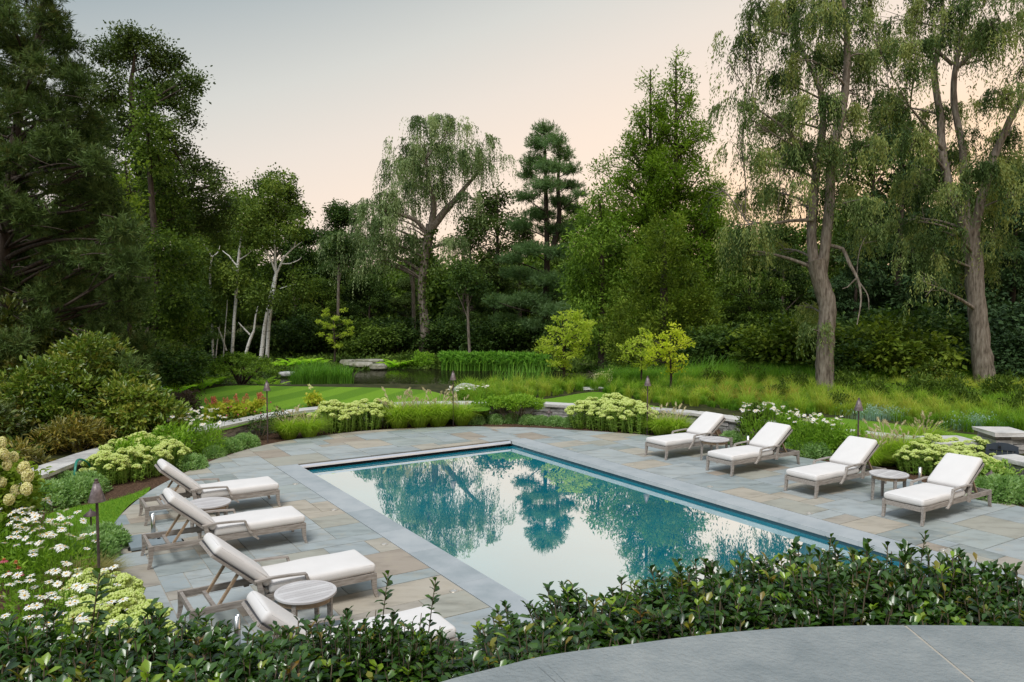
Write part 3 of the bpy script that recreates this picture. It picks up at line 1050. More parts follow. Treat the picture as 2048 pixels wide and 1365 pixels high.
# terrace wall in the foreground: curved bluestone cap
cap_px = [(560, 1480), (700, 1425), (870, 1365), (1000, 1331), (1100, 1308), (1250, 1288), (1400, 1269), (1550, 1256), (1700, 1250), (1808, 1249), (1900, 1249.5), (2048, 1252), (2200, 1262)]
ZC = 2.3
outer = smooth_open([gp(x, y, ZC)[:2] for x, y in cap_px], 5)
tan_ = unit(np.gradient(outer, axis=0))
inner = outer + np.stack([tan_[:, 1], -tan_[:, 0]], 1) * .85
qj = int(np.argmin(np.linalg.norm(outer - gp(1808, 1249, ZC)[:2], axis=1)))
tw = thing('terrace_wall', 'curved terrace parapet with broad smooth bluestone slabs in the foreground corner', 'wall', (*outer[qj], 1.0))
Ot = np.array([*outer[qj], 1.0])
for a, b in ((0, qj), (qj, len(outer) - 1)):
    mbc = MB()
    o_, i_ = outer[a:b + 1].copy(), inner[a:b + 1].copy()
    k = len(o_)
    for end, q in ((0, 1), (-1, -2)):
        if (end == 0 and a > 0) or (end == -1 and b < len(outer) - 1):
            for arr in (o_, i_):
                dv = arr[q] - arr[end]
                arr[end] = arr[end] + dv / np.linalg.norm(dv) * .005
    bev = .008
    w_ = unit(i_ - o_)
    rows = [np.column_stack([o_, np.full(k, ZC - .065)]), np.column_stack([o_, np.full(k, ZC - bev)]), np.column_stack([o_ + w_ * bev, np.full(k, ZC)]), np.column_stack([i_, np.full(k, ZC)]), np.column_stack([i_, np.full(k, ZC - .065)])]
    Vv = np.concatenate(rows)
    Fc = [[r * k + q, (r + 1) * k + q, (r + 1) * k + q + 1, r * k + q + 1] for r in range(4) for q in range(k - 1)]
    mbc.add(Vv, np.array(Fc)[:, ::-1])
    for q in (0, k - 1):
        mbc.poly([rows[r][q] for r in range(5)])
    part('cap_slab', mbc, M['capslab'], tw, Ot)
mbc = MB()
dj = inner[qj] - outer[qj]
mbc.bar(np.array([*(outer[qj] + dj * .01), ZC - .012]), np.array([*(inner[qj] - dj * .01), ZC - .012]), .0115, .02)
part('mortar_joint', mbc, M['joint'], tw, Ot)
mbc = MB()
o2, i2 = outer + unit(inner - outer) * .05, inner - unit(inner - outer) * .05
k = len(o2)
rows = [np.column_stack([o2, np.full(k, .75)]), np.column_stack([o2, np.full(k, ZC - .066)]), np.column_stack([i2, np.full(k, ZC - .066)]), np.column_stack([i2, np.full(k, .75)])]
mbc.add(np.concatenate(rows), [[r * k + q, r * k + q + 1, (r + 1) * k + q + 1, (r + 1) * k + q] for r in range(3) for q in range(k - 1)])
part('wall_body', mbc, M['wall'], tw, Ot)

# ================================================================== sun loungers and side tables


def rounded_slab(mb, L, Wd, T, r, nx=22, ny=12, puff=.012, taper=0.0, org=(0, 0, 0), R=None, mi=0, rng=None):
    """cushion: x 0..L, y centred, z 0..T, rounded all round"""
    def axis(n, a):
        e = np.linspace(0, 1, 4)[1:-1] * r
        return np.unique(np.concatenate([[0], e, np.linspace(r, a - r, n), a - e[::-1], [a]]))
    X, Y, Z = axis(nx, L), axis(ny, Wd), axis(2, T)
    pts, faces, idx = [], [], {}
    lim = np.array([L, Wd, T])
    def vid(i, j, k):
        if (i, j, k) not in idx:
            idx[(i, j, k)] = len(pts)
            p = np.array([X[i], Y[j], Z[k]])
            q = np.clip(p, r, lim - r)
            d = p - q
            n = np.linalg.norm(d)
            p = q + d / n * r if n > 1e-9 else p
            u, v = p[0] / L, p[1] / Wd
            w = (p[2] / T - .5) * 2
            dome = 16 * u * (1 - u) * v * (1 - v)
            p[2] += w * puff * dome ** .5
            if taper:
                p[1] = Wd / 2 + (p[1] - Wd / 2) * (1 - taper * u)
            pts.append(p)
        return idx[(i, j, k)]
    a, b, c = len(X) - 1, len(Y) - 1, len(Z) - 1
    for i in range(a):
        for j in range(b):
            faces.append([vid(i, j, c), vid(i + 1, j, c), vid(i + 1, j + 1, c), vid(i, j + 1, c)])
            faces.append([vid(i, j, 0), vid(i, j + 1, 0), vid(i + 1, j + 1, 0), vid(i + 1, j, 0)])
    for i in range(a):
        for k in range(c):
            faces.append([vid(i, 0, k), vid(i + 1, 0, k), vid(i + 1, 0, k + 1), vid(i, 0, k + 1)])
            faces.append([vid(i, b, k), vid(i, b, k + 1), vid(i + 1, b, k + 1), vid(i + 1, b, k)])
    for j in range(b):
        for k in range(c):
            faces.append([vid(0, j, k), vid(0, j, k + 1), vid(0, j + 1, k + 1), vid(0, j + 1, k)])
            faces.append([vid(a, j, k), vid(a, j + 1, k), vid(a, j + 1, k + 1), vid(a, j, k + 1)])
    P = np.array(pts) - [0, Wd / 2, 0]
    if rng is not None:
        P[:, 2] += .004 * np.sin(P[:, 0] * 9 + rng.uniform(0, 6)) * np.cos(P[:, 1] * 7 + 1)
    if R is not None:
        P = P @ np.asarray(R).T
    mb.add(P + np.asarray(org), faces, .5, mi)


def sweep(mb, path, wy, th, y0, tint=.5):
    """a bent flat member lying in the x-z plane: path of (x, z), thickness th, width wy centred on y0"""
    P = np.asarray(path, float)
    th = np.broadcast_to(np.asarray(th, float), (len(P),))
    T = unit(np.gradient(P, axis=0))
    N = np.stack([-T[:, 1], T[:, 0]], 1)
    a, b = P + N * th[:, None] / 2, P - N * th[:, None] / 2
    k = len(P)
    V = []
    for q in range(k):
        for (p, y) in ((a[q], y0 - wy / 2), (a[q], y0 + wy / 2), (b[q], y0 + wy / 2), (b[q], y0 - wy / 2)):
            V.append((p[0], y, p[1]))
    Fc = [[q * 4 + c, q * 4 + (c + 1) % 4, (q + 1) * 4 + (c + 1) % 4, (q + 1) * 4 + c] for q in range(k - 1) for c in range(4)]
    Fc += [[3, 2, 1, 0], [(k - 1) * 4 + c for c in range(4)]]
    mb.add(V, Fc, tint)


def make_lounger(angle, label, group, loc, rz):
    r_ = np.random.default_rng(int(angle))
    t_ = thing('sun_lounger', label, 'sun lounger', loc, group, rz)
    f = MB()
    for sg in (1, -1):
        f.bar((-1.0, sg * .315, .252), (1.0, sg * .315, .252), .03, .072, tint=.45)
    f.bar((1.0, -.30, .245), (1.0, .30, .245), .03, .075, tint=.7)
    f.bar((-1.0, -.30, .255), (-1.0, .30, .255), .035, .065, tint=.35)
    f.bar((-.76, -.30, .235), (-.76, .30, .235), .04, .03, tint=.3)
    f.bar((-.20, -.30, .245), (-.20, .30, .245), .03, .05, tint=.3)
    part('frame', f, M['teak'], t_)
    sl = MB()
    for q in range(15):
        x = -.16 + q * .08
        sl.bar((x, -.30, .283), (x, .30, .283), .06, .014, tint=r_.random())
    part('seat_slats', sl, M['teak'], t_)
    for sx, sy in ((1, 1), (1, -1), (-1, 1), (-1, -1)):
        lg = MB()
        sweep(lg, [(sx * 1.0, .292), (sx * 1.0, .20), (sx * 1.003, .12), (sx * 1.015, .05), (sx * 1.035, .0)], .042, [.058, .056, .048, .038, .030], sy * .318, .6 if sx > 0 else .45)
        part('leg', lg, M['teak'], t_)
    ca, sa = math.cos(math.radians(angle)), math.sin(math.radians(angle))
    piv = np.array([-.22, 0, .312])
    d = np.array([-ca, 0, sa])
    nn = np.array([sa, 0, ca])
    bk = MB()
    for sg in (1, -1):
        bk.bar(piv + [0, sg * .285, 0], piv + d * .75 + [0, sg * .285, 0], .035, .03, nn, .5)
    for q in range(9):
        p = piv + d * (.05 + q * .083)
        bk.bar(p + np.array([0, -.27, 0]), p + np.array([0, .27, 0]), .06, .012, nn, r_.random())
    bk.bar(piv + d * .74 + np.array([0, -.29, 0]), piv + d * .74 + np.array([0, .29, 0]), .04, .032, nn, .5)
    part('backrest', bk, M['teak'], t_)
    for sg in (1, -1):
        pr = MB()
        pr.bar(piv + d * .40 + np.array([0, sg * .245, -.02]), (-.74, sg * .245, .235), .026, .038, (0, 1, 0), .6)
        part('prop_strut', pr, M['teak_fresh'], t_)
    for sg in (1, -1):
        am = MB()
        sweep(am, [(-.37, .462), (-.2, .472), (.0, .464), (.19, .448)], .05, [.020, .022, .022, .020], sg * .335, .7)
        am2 = [(.185, .447), (.205, .38), (.235, .31), (.285, .24), (.36, .175)]
        sweep(am, am2, .045, [.026, .030, .032, .032, .024], sg * .338, .75)
        sweep(am, [(-.33, .455), (-.305, .33), (-.29, .19)], .04, [.05, .055, .055], sg * .338, .55)
        part('armrest', am, M['teak'], t_)
    cs = MB()
    rounded_slab(cs, 1.245, .655, .105, .04, 20, 10, .018, 0, (-.215, 0, .293), None, 0, r_)
    seat_ob = part('seat_cushion', cs, M['fabric'], t_, smooth=True)

    def piping(L, Wd, z, o_, R_m, parent, tp=0.0):
        k = MB()
        q = [(.012, -Wd / 2 + .05), (.05, -Wd / 2 + .012), (L - .05, -(Wd / 2) * (1 - tp) + .012), (L - .012, -(Wd / 2) * (1 - tp) + .05), (L - .012, (Wd / 2) * (1 - tp) - .05), (L - .05, (Wd / 2) * (1 - tp) - .012), (.05, Wd / 2 - .012), (.012, Wd / 2 - .05), (.012, -Wd / 2 + .05)]
        P = np.array([(a, b, z) for a, b in q])
        if R_m is not None:
            P = P @ np.asarray(R_m).T
        k.tube(P + np.asarray(o_), .0055, 6, .5, 0, False)
        part('piping', k, M['piping'], parent, smooth=True)
    piping(1.245, .655, .090, (-.215, 0, .293), None, seat_ob)
    cb = MB()
    R = np.stack([d, np.array([0, -1, 0]), nn], 1)
    R[:, 1] = np.cross(R[:, 2], R[:, 0])
    rounded_slab(cb, .735, .625, .10, .042, 16, 10, .022, .05, piv + nn * .032 + d * .035, R, 0, r_)
    back_ob = part('back_cushion', cb, M['fabric'], t_, smooth=True)
    piping(.735, .625, .086, piv + nn * .032 + d * .035, R, back_ob, .05)
    un = MB()
    un.box(piv + nn * .022 + d * .40, (.70, .58, .012), R)
    un.box((.41, 0, .2925), (1.20, .60, .004))
    part('cushion_underside', un, M['sling'], t_)
    return t_


GL = 'teak sun loungers with white cushions set out along both sides of the pool'
lab_left = ['white cushioned lounger farthest back on the left of the pool, beside the sedum bed', 'lounger on the left of the pool with a square umbrella base plate lying behind it',
            'large lounger on the left whose foot end is beside the near round table, fully visible', 'nearest lounger on the left, half hidden behind the dark hedge shoots']
for (s, t, dz), lab in zip(((2.60, 13.36, 0), (2.37, 11.22, 0), (2.43, 8.76, 0), (2.40, 6.72, 0)), lab_left):
    if lab is lab_left[0]:
        L0 = make_lounger(41, lab, GL, st(s, t), ROT)
    else:
        dup(L0, st(s, t), ROT + {1: .0, 2: .015, 3: -.01}[lab_left.index(lab)], None, lab)
lab_right = ['farthest lounger on the right of the pool, in front of the exposed stone wall', 'second farthest lounger on the right, its headrest in front of the leafy daisy clump',
             'lounger on the right with the copper lamp post rising directly behind its headrest', 'nearest lounger on the right of the pool, in front of the sedum beside the gate']
for (s, t), lab in zip(((12.76, 12.69), (12.77, 10.87), (12.72, 8.905), (12.66, 6.98)), lab_right):
    if lab is lab_right[0]:
        L1 = make_lounger(35, lab, GL, st(s, t), ROT + math.pi)
    else:
        dup(L1, st(s, t), ROT + math.pi + {1: .01, 2: 0, 3: .012}[lab_right.index(lab)], None, lab)


def make_table(label, group, loc, rz):
    t_ = thing('side_table', label, 'side table', loc, group, rz)
    top = MB()
    Rr = .315
    n = 9
    e = np.linspace(-Rr + .03, Rr - .03, n + 1)
    for q in range(n):                                   # slats cut to the round
        a, b = e[q] + .002, e[q + 1] - .002
        y = np.linspace(a, b, 4)
        ri = Rr - .035
        xr = np.sqrt(np.maximum(ri ** 2 - y ** 2, 1e-4))
        P = [(x, yy, .468) for x, yy in zip(xr, y)] + [(-x, yy, .468) for x, yy in zip(xr[::-1], y[::-1])]
        P = np.array(P)
        k = len(P)
        lo = P - [0, 0, .02]
        tt = (q * .37) % 1
        top.poly(P, tt)
        top.poly(lo[::-1], tt)
        top.add(np.vstack([P, lo]), [[u, u + k, (u + 1) % k + k, (u + 1) % k] for u in range(k)], tt)
    ring = [(Rr - .036, .444), (Rr - .002, .444), (Rr, .448), (Rr, .466), (Rr - .003, .470), (Rr - .036, .470), (Rr - .036, .444)]
    top.lathe(ring, n=44, tint=.65)
    part('tabletop', top, M['teak_top'], t_)
    ap = MB()
    ap.lathe([(.262, .385), (.278, .385), (.278, .443), (.262, .443), (.262, .385)], n=36, tint=.6)
    part('apron', ap, M['teak_fresh'], t_)
    for q in range(4):
        an = math.pi / 4 + q * math.pi / 2
        lg = MB()
        V = []
        for z, w, o in ((.443, .05, .262), (.25, .047, .264), (.10, .042, .268), (0, .036, .274)):
            cx, cy = o * math.cos(an), o * math.sin(an)
            for a2 in range(4):
                th = an + math.pi / 4 + a2 * math.pi / 2
                V.append((cx + w * .65 * math.cos(th), cy + w * .65 * math.sin(th), z))
        Fc = [[r * 4 + (c + 1) % 4, r * 4 + c, (r + 1) * 4 + c, (r + 1) * 4 + (c + 1) % 4] for r in range(3) for c in range(4)] + [[0, 1, 2, 3], [15, 14, 13, 12]]
        lg.add(V, Fc, .5)
        part('leg', lg, M['teak'], t_)
    return t_


GT = 'round slatted teak side tables between the loungers'
TB = make_table('round slatted table between the two farthest loungers on the left', GT, st(2.32, 12.10), ROT + .1)
dup(TB, st(2.44, 7.86), ROT + .05, None, 'largest looking round slatted table, just behind the hedge between the near left loungers')
dup(TB, st(12.60, 11.80), ROT + .2, None, 'round table between the two farthest loungers on the right')
dup(TB, st(12.66, 7.84), ROT + .15, None, 'round table between the two nearest loungers on the right')

# umbrella stands: steel socket tubes on square wheeled plates


def make_stand(label, loc, rz, plate=True, tube_h=.42):
    t_ = thing('umbrella_stand', label, 'umbrella base', loc, 'empty umbrella bases behind the loungers', rz)
    tb = MB()
    tb.lathe([(.0, .03), (.030, .03), (.030, tube_h), (.026, tube_h), (.026, tube_h - .05), (0, tube_h - .05)], n=18)
    part('tube', tb, M['steel'], t_, smooth=True)
    pl_ = MB()
    pl_.box((0, 0, .036), (.66, .66, .035))
    part('base_plate', pl_, M['plate'], t_)
    for q, (x, y) in enumerate(((-.34, .24), (-.34, -.24), (.34, .24), (.34, -.24))):
        w = MB()
        w.tube([(x, y - .02, .026), (x, y + .02, .026)], .025, 12)
        w.bar((x, y, .04), (x * .93, y, .045), .02, .016)
        part('wheel', w, M['caster'], t_)
    k = MB()
    k.lathe([(0, .0), (.02, .0), (.024, .02), (.016, .034), (0, .036)], (.06, -.05, .054), 12)
    part('knob', k, M['caster'], t_)
    return t_


S0 = make_stand('steel umbrella tube on a square wheeled plate behind the second left lounger', st(1.56, 12.09), ROT)
dup(S0, st(1.72, 7.72), ROT + .1, None, 'steel umbrella tube whose top shows just above the hedge beside the near left lounger')
dup(S0, st(13.80, 7.95), ROT + .2, None, 'umbrella tube standing behind the round table between the nearest right loungers')
dup(S0, st(13.72, 11.85), ROT + .1, None, 'umbrella tube between the headrests of the two farthest right loungers')

# small lights set flush in the paving
lt = thing('deck_light', 'flush round brass deck light nearest the far left corner of the pool', 'deck light', gp(590.8, 968.2, .003), 'round lights set flush in the paving along the pool')
mb = MB()
mb.lathe([(.034, 0), (.036, .004), (.05, .004), (.054, 0)], n=20)
part('trim_ring', mb, M['lightdisc'], lt)
mb = MB()
mb.lathe([(0.0001, .0015), (.034, .0015)], n=20)
part('lens', mb, M['lens'], lt)
for (x, y), lab in zip(((668, 1020), (768.6, 1088.4), (907.6, 1182), (1142, 898.3), (1265, 931), (1420, 973.5), (1618.7, 1027), (1887, 1100)),
                       ('left deck light beside the foot of the second left lounger', 'left deck light above the foot of the large near left lounger', 'nearest left deck light, just above the hedge',
                        'farthest of the deck lights along the right coping', 'right deck light in front of the farthest right lounger', 'right deck light in front of the second right lounger',
                        'right deck light in front of the third right lounger', 'nearest deck light at the lower right, by the coping')):
    dup(lt, gp(x, y, .003), 0, None, lab)

# copper garden lamps on thin posts


def make_lamp(label, loc, h=1.52):
    t_ = thing('garden_lamp', label, 'garden lamp', loc, 'copper cone lamps on thin posts around the deck')
    p = MB()
    p.tube([(0, 0, -.1), (0, 0, h - .20)], .0155, 10)
    part('post', p, M['darkmetal'], t_, smooth=True)
    c = MB()
    c.lathe([(.088, h - .235), (.090, h - .230), (.058, h - .12), (.030, h - .03), (.026, h - .03), (.054, h - .125), (.085, h - .232), (.088, h - .235)], n=20)
    part('lamp_shade', c, M['copper'], t_, smooth=True)
    f = MB()
    f.lathe([(.026, h - .034), (.028, h - .02), (.020, h - .012), (.018, h + .004), (.022, h + .010), (.014, h + .018), (0.0005, h + .018)], n=14)
    part('finial', f, M['darkmetal'], t_, smooth=True)
    b = MB()
    b.lathe([(.0155, h - .24), (.024, h - .24), (.024, h - .17), (0.0005, h - .17)], n=12)
    part('lamp_socket', b, M['darkmetal'], t_, smooth=True)
    return t_


LM = make_lamp('large near copper cone lamp standing at the left between daisies and loungers', (-4.58, 8.53, -.03))
for p, lab in (((-5.92, 18.82, -.03), 'lamp post at the deck edge in front of the striped lawn, beside the rose bushes'),
               ((-1.61, 21.3, -.03), 'lamp standing before the dark pond, right of the fountain grasses'),
               ((3.46, 19.89, -.03), 'lamp between the far sedum bed and the fountain grass clump'),
               ((6.91, 15.51, -.03), 'lamp post rising behind the third right lounger against the meadow')):
    dup(LM, p, .7, None, lab)

pt = thing('path_light', 'low dark mushroom path light among herbs at the left, beside the tall lamp', 'path light', (*gp(183, 1075, 0)[:2], 0), 'low mushroom path lights in the beds')
mb = MB(); mb.tube([(0, 0, -.05), (0, 0, .34)], .012, 8)
part('stem', mb, M['darkmetal'], pt, smooth=True)
mb = MB(); mb.lathe([(.10, .325), (.10, .330), (.05, .375), (.018, .395), (.012, .42), (.0005, .425)], n=20)
part('cap', mb, M['darkmetal'], pt, smooth=True)
for (x, y), lab in zip(((383, 915), (1506, 893), (1981, 985), (1098, 848)), ('brown path light above the herb mounds beside the left sedum bed', 'path light behind the gap between the two farthest right loungers',
                                                               'path light half hidden behind the headrest of the nearest right lounger', 'thin path light among the round herb mounds before the far wall')):
    dup(pt, (*gp(x, y, 0)[:2], 0), 0, None if y < 0 else .95, lab)

# coiled garden hose leaning on the wall
hp = gp(160, 975, 0)
mb = MB()
an = np.linspace(0, 2 * math.pi * 3.2, 110)
rr = .27 + .012 * np.sin(an * .9)
P = np.stack([np.full_like(an, -7.98) + .03 * an / 20 + .02 * np.sin(an * 3) + .10 * (1 - np.sin(an)) * .4, 14.3 + rr * np.cos(an), .24 + rr * np.sin(an)], 1)
mb.tube(P, .014, 8)
solo('garden_hose', mb, M['hose'], 'green garden hose coiled upright against the stone wall at the left', 'hose', (-7.95, 14.3, 0), smooth=True)

# ================================================================== foliage builders


def rand_unit(rng, n):
    return unit(rng.normal(size=(n, 3)))


def crown_broad(mb, rng, blobs, dens=2.0, per=34, L=.16, W=.10, cr=.55, mi=0, dirw=(.5, .7, -.25), tj=.16, flat=.6, shell=.55, tspan=(0, 1), leaf=4):
    """leaf clumps spread through ellipsoids: each blob is (x, y, z, rx, ry, rz)"""
    B = np.asarray(blobs, float)
    C, R = B[:, :3], B[:, 3:6]
    area = 4 * math.pi * (R[:, 0] * R[:, 1] + R[:, 0] * R[:, 2] + R[:, 1] * R[:, 2]) / 3
    ncl = np.maximum(3, (dens * area).astype(int))
    bi = np.repeat(np.arange(len(B)), ncl)
    u = rand_unit(rng, len(bi))
    rad = rng.uniform(shell ** 2, 1.0, len(bi)) ** .5
    cc = C[bi] + u * rad[:, None] * R[bi]
    ct = np.clip(rng.uniform(tspan[0], tspan[1], len(bi)) * .7 + rng.uniform(tspan[0], tspan[1], len(B))[bi] * .3, 0, 1)
    crs = cr * rng.uniform(.6, 1.3, len(bi))
    li = np.repeat(np.arange(len(bi)), per)
    n = len(li)
    off = np.clip(rng.normal(size=(n, 3)) * .5, -.95, .95)
    off[:, 2] *= flat
    P = cc[li] + off * crs[li][:, None]
    D = unit(u[li] * dirw[0] + rng.normal(size=(n, 3)) * dirw[1] + np.array([0, 0, dirw[2]]) + off * .3)
    N = unit(rng.normal(size=(n, 3)) * .6 + np.array([0, 0, 1.0]) + u[li] * .5)
    t = np.clip(ct[li] + rng.normal(0, tj, n), 0.01, .99)
    sc_ = rng.uniform(.7, 1.25, n)
    if leaf == 7:
        mb.leaf7(P, D, N, L * sc_, W * sc_, t, mi)
    else:
        mb.leaf4(P, D, N, L * sc_, W * sc_, t, mi)


def crown_willow(mb, rng, blobs, dens=2.6, lmin=.8, lmax=2.2, K=15, L=.17, W=.036, mi=0, tspan=(0, 1), cell=.75):
    B = np.asarray(blobs, float)
    C, R = B[:, :3], B[:, 3:6]
    area = 4 * math.pi * (R[:, 0] * R[:, 1] + R[:, 0] * R[:, 2] + R[:, 1] * R[:, 2]) / 3
    ns = np.maximum(6, (dens * area).astype(int))
    bi = np.repeat(np.arange(len(B)), ns)
    u = rand_unit(rng, len(bi))
    u[:, 2] = np.where(rng.random(len(bi)) < .7, np.abs(u[:, 2]), u[:, 2])
    # strands leave the twigs in bunches
    P0 = C[bi] + u * R[bi] * rng.uniform(.35, 1.0, (len(bi), 1))
    key = np.floor(P0 / cell)
    gap = np.sin(key[:, 0] * 12.9 + key[:, 1] * 7.3 + key[:, 2] * 4.1) > -.62
    key, P0, bi, u = key[gap], P0[gap], bi[gap], u[gap]
    wt = np.where(rng.random(len(P0)) < .6, rng.uniform(.35, .6, len(P0)), .08)[:, None]
    P0 = P0 * (1 - wt) + (key * cell + cell * .5 + (np.sin(key[:, [1, 2, 0]] * 12.9898 + key * 78.2) * .35 * cell)) * wt
    ln = rng.uniform(lmin, lmax, len(bi)) * rng.choice([.55, .8, 1.0, 1.25], len(bi))
    outw = unit(u * [1, 1, 0] + rng.normal(size=u.shape) * [.25, .25, 0])
    bt = np.clip(.5 + .45 * np.sin(key[:, 0] * 3.1 + key[:, 1] * 1.7 + key[:, 2] * 2.3) + rng.normal(0, .12, len(bi)), 0, 1)
    bt = tspan[0] + bt * (tspan[1] - tspan[0])
    q = np.tile((np.arange(K) + .5) / K, len(bi))
    si = np.repeat(np.arange(len(bi)), K)
    n = len(si)
    sw = outw[si] * ((1 - np.exp(-3.2 * q)) * .30 * ln[si])[:, None]
    P = P0[si] + sw + np.stack([np.zeros(n), np.zeros(n), .12 * ln[si] * np.sin(np.minimum(q * 4, math.pi)) - q ** 1.25 * ln[si]], 1) + rng.normal(0, .018, (n, 3))
    D = unit(outw[si] * (.7 * np.exp(-3 * q))[:, None] + np.array([0, 0, -1.0]) + rng.normal(size=(n, 3)) * .42)
    N = rand_unit(rng, n)
    sc_ = rng.uniform(.7, 1.2, n)
    mb.leaf4(P, D, N, L * sc_, W * sc_, np.clip(bt[si] + rng.normal(0, .1, n), .01, .99), mi, .05)


def crown_needles(mb, rng, blobs, dens=5.0, nd_=11, L=.16, W=.016, mi=0, up=.45, tspan=(0, 1), shell=.3, spread=.6):
    B = np.asarray(blobs, float)
    C, R = B[:, :3], B[:, 3:6]
    area = 4 * math.pi * (R[:, 0] * R[:, 1] + R[:, 0] * R[:, 2] + R[:, 1] * R[:, 2]) / 3
    nt_ = np.maximum(4, (dens * area).astype(int))
    bi = np.repeat(np.arange(len(B)), nt_)
    u = rand_unit(rng, len(bi))
    P0 = C[bi] + u * R[bi] * rng.uniform(shell, 1.0, (len(bi), 1))
    d0 = unit(u * .7 + rng.normal(size=u.shape) * .35 + np.array([0, 0, up]))
    ct = rng.uniform(0, 1, len(bi)) * .7 + rng.uniform(0, 1, len(B))[bi] * .3
    ct = tspan[0] + ct * (tspan[1] - tspan[0])
    ti = np.repeat(np.arange(len(bi)), nd_)
    n = len(ti)
    D = unit(d0[ti] + rng.normal(size=(n, 3)) * spread)
    P = P0[ti] + d0[ti] * rng.uniform(-.10, .10, (n, 1)) * L * 6
    sc_ = rng.uniform(.75, 1.2, n)
    mb.leaf4(P, D, rand_unit(rng, n), L * sc_, W, np.clip(ct[ti] + rng.normal(0, .08, n), .01, .99), mi, 0)


def curve(p0, p1, rise, rng, k=7, wob=.04):
    p0, p1 = np.asarray(p0, float), np.asarray(p1, float)
    L = np.linalg.norm(p1 - p0)
    c = (p0 + p1) / 2 + np.array([0, 0, rise * L]) + rng.normal(0, wob * L, 3)
    q = np.linspace(0, 1, k)[:, None]
    return (1 - q) ** 2 * p0 + 2 * q * (1 - q) * c + q * q * p1


def limbs(mb, rng, stems, blobs, r_scale=.45, rise=.12, twigs=4, mi=0, tmin=.02, sides=6):
    """a limb from the nearest fitting stem point to each blob, with a few twigs inside the blob"""
    P = np.concatenate([s[0] for s in stems]); Rr = np.concatenate([s[1] for s in stems])
    for b in np.asarray(blobs, float):
        c = b[:3]
        d = np.linalg.norm(P - c, axis=1) + np.maximum(P[:, 2] - (c[2] - .25 * np.linalg.norm((P - c)[:, :2], axis=1)), 0) * 3
        i = int(np.argmin(d))
        r0 = min(Rr[i] * r_scale, .018 * np.linalg.norm(P[i] - c) + .02)
        cv = curve(P[i], c, rise, rng)
        mb.tube(cv, np.linspace(max(r0, tmin), tmin, len(cv)), sides, .5, mi, False)
        for _ in range(twigs):
            e = c + rand_unit(rng, 1)[0] * b[3:6] * rng.uniform(.5, .95)
            s0 = cv[rng.integers(3, len(cv))]
            mb.tube(curve(s0, e, .05, rng, 5), np.linspace(tmin, tmin * .4, 5), 4, .5, mi, False)


def px_stem(pts, Y, rpx, flare=1.25, dy=0.0):
    """a trunk or stem seen in the photograph, placed at distance Y; radii in photo pixels"""
    P = np.array([at(x, y, Y + dy * i / max(1, len(pts) - 1)) for i, (x, y) in enumerate(pts)])
    r = np.asarray(rpx, float) * Y / F
    Q = smooth_open(P[:, :2], 4)
    k = len(P)
    z = np.interp(np.linspace(0, k - 1, len(Q)), np.arange(k), P[:, 2])
    rr = np.interp(np.linspace(0, k - 1, len(Q)), np.arange(k), r)
    S = np.column_stack([Q, z])
    if flare != 1:
        S = np.vstack([S[0] + (S[0] - S[1]) * .6, S]); rr = np.concatenate([[rr[0] * flare], rr])
    return S, rr


def px_blobs(lst, Y, rng, spread=1.0, dscale=1.0):
    o = []
    for b in lst:
        x, y, rx, ry = b[:4]
        dy = b[4] if len(b) > 4 else rng.uniform(-spread, spread)
        c = at(x, y, Y + dy)
        k = (Y + dy) / F
        o.append([*c, rx * k, rx * k * dscale, ry * k])
    return np.array(o)


def tree(name, label, cat, base, stems, crown_mb, crown_mat, bark, group=None, limb_blobs=None, rng=None, rise=.12, sides=11, twigs=4, lscale=.45, tmin=.02, extra=None):
    o = np.array([base[0], base[1], base[2]])
    t_ = thing(name, label, cat, o, group)
    tk = MB()
    for S, r in stems:
        tk.tube(S, r, sides, .5, 0, True, .05, rng)
    if limb_blobs is not None:
        limbs(tk, rng, stems, limb_blobs, lscale, rise, twigs, 0, tmin)
    if extra: extra(tk)
    part('trunk', tk, bark, t_, o, True)
    part('crown', crown_mb, crown_mat, t_, o)
    return t_

# ================================================================== the named trees of the photograph
R_ = np.random.default_rng

# ---- centre willow beyond the pond
Y = 66; rg = R_(11)
bl = [(845, 248, 30, 14), (880, 240, 34, 14), (915, 248, 34, 14), (795, 292, 28, 18), (838, 285, 34, 18), (880, 292, 30, 18), (930, 278, 34, 18), (968, 280, 28, 14), (785, 338, 30, 22), (828, 335, 30, 22), (868, 345, 36, 22), (915, 325, 34, 20), (955, 330, 30, 12), (1000, 318, 24, 10), (775, 385, 24, 24), (830, 375, 30, 24), (880, 385, 26, 24),
      (745, 420, 36, 28), (808, 415, 36, 30), (695, 475, 34, 22), (668, 500, 24, 20), (760, 485, 36, 26), (815, 480, 30, 26), (905, 490, 26, 30), (935, 400, 20, 18), (725, 450, 30, 20), (785, 455, 34, 26), (715, 505, 34, 26), (665, 485, 26, 18), (770, 440, 34, 24), (690, 520, 26, 20), (740, 520, 30, 22), (905, 265, 34, 16), (850, 310, 34, 20), (940, 305, 30, 16), (810, 320, 28, 18)]
B = px_blobs(bl, Y, rg, 3.4)
st1 = px_stem([(849, 716), (850, 650), (843, 590), (848, 530), (856, 480), (863, 450)], Y, [12, 9.5, 8, 8.5, 9.5, 11])
st2 = px_stem([(862, 455), (868, 410), (858, 370), (852, 320)], Y, [7, 6, 4.5, 2.5], 1)
st3 = px_stem([(865, 455), (888, 425), (912, 398), (935, 370), (962, 340)], Y, [8.5, 7, 5.5, 4, 2], 1, 1.0)
st4 = px_stem([(858, 470), (830, 440), (790, 425), (750, 420)], Y, [5, 4, 3, 1.6], 1, -1.5)
st5 = px_stem([(852, 500), (880, 490), (905, 488)], Y, [4, 3, 1.6], 1)
mb = MB(); crown_willow(mb, rg, B, 14, .9, 2.7, 13, .25, .068, cell=1.15)


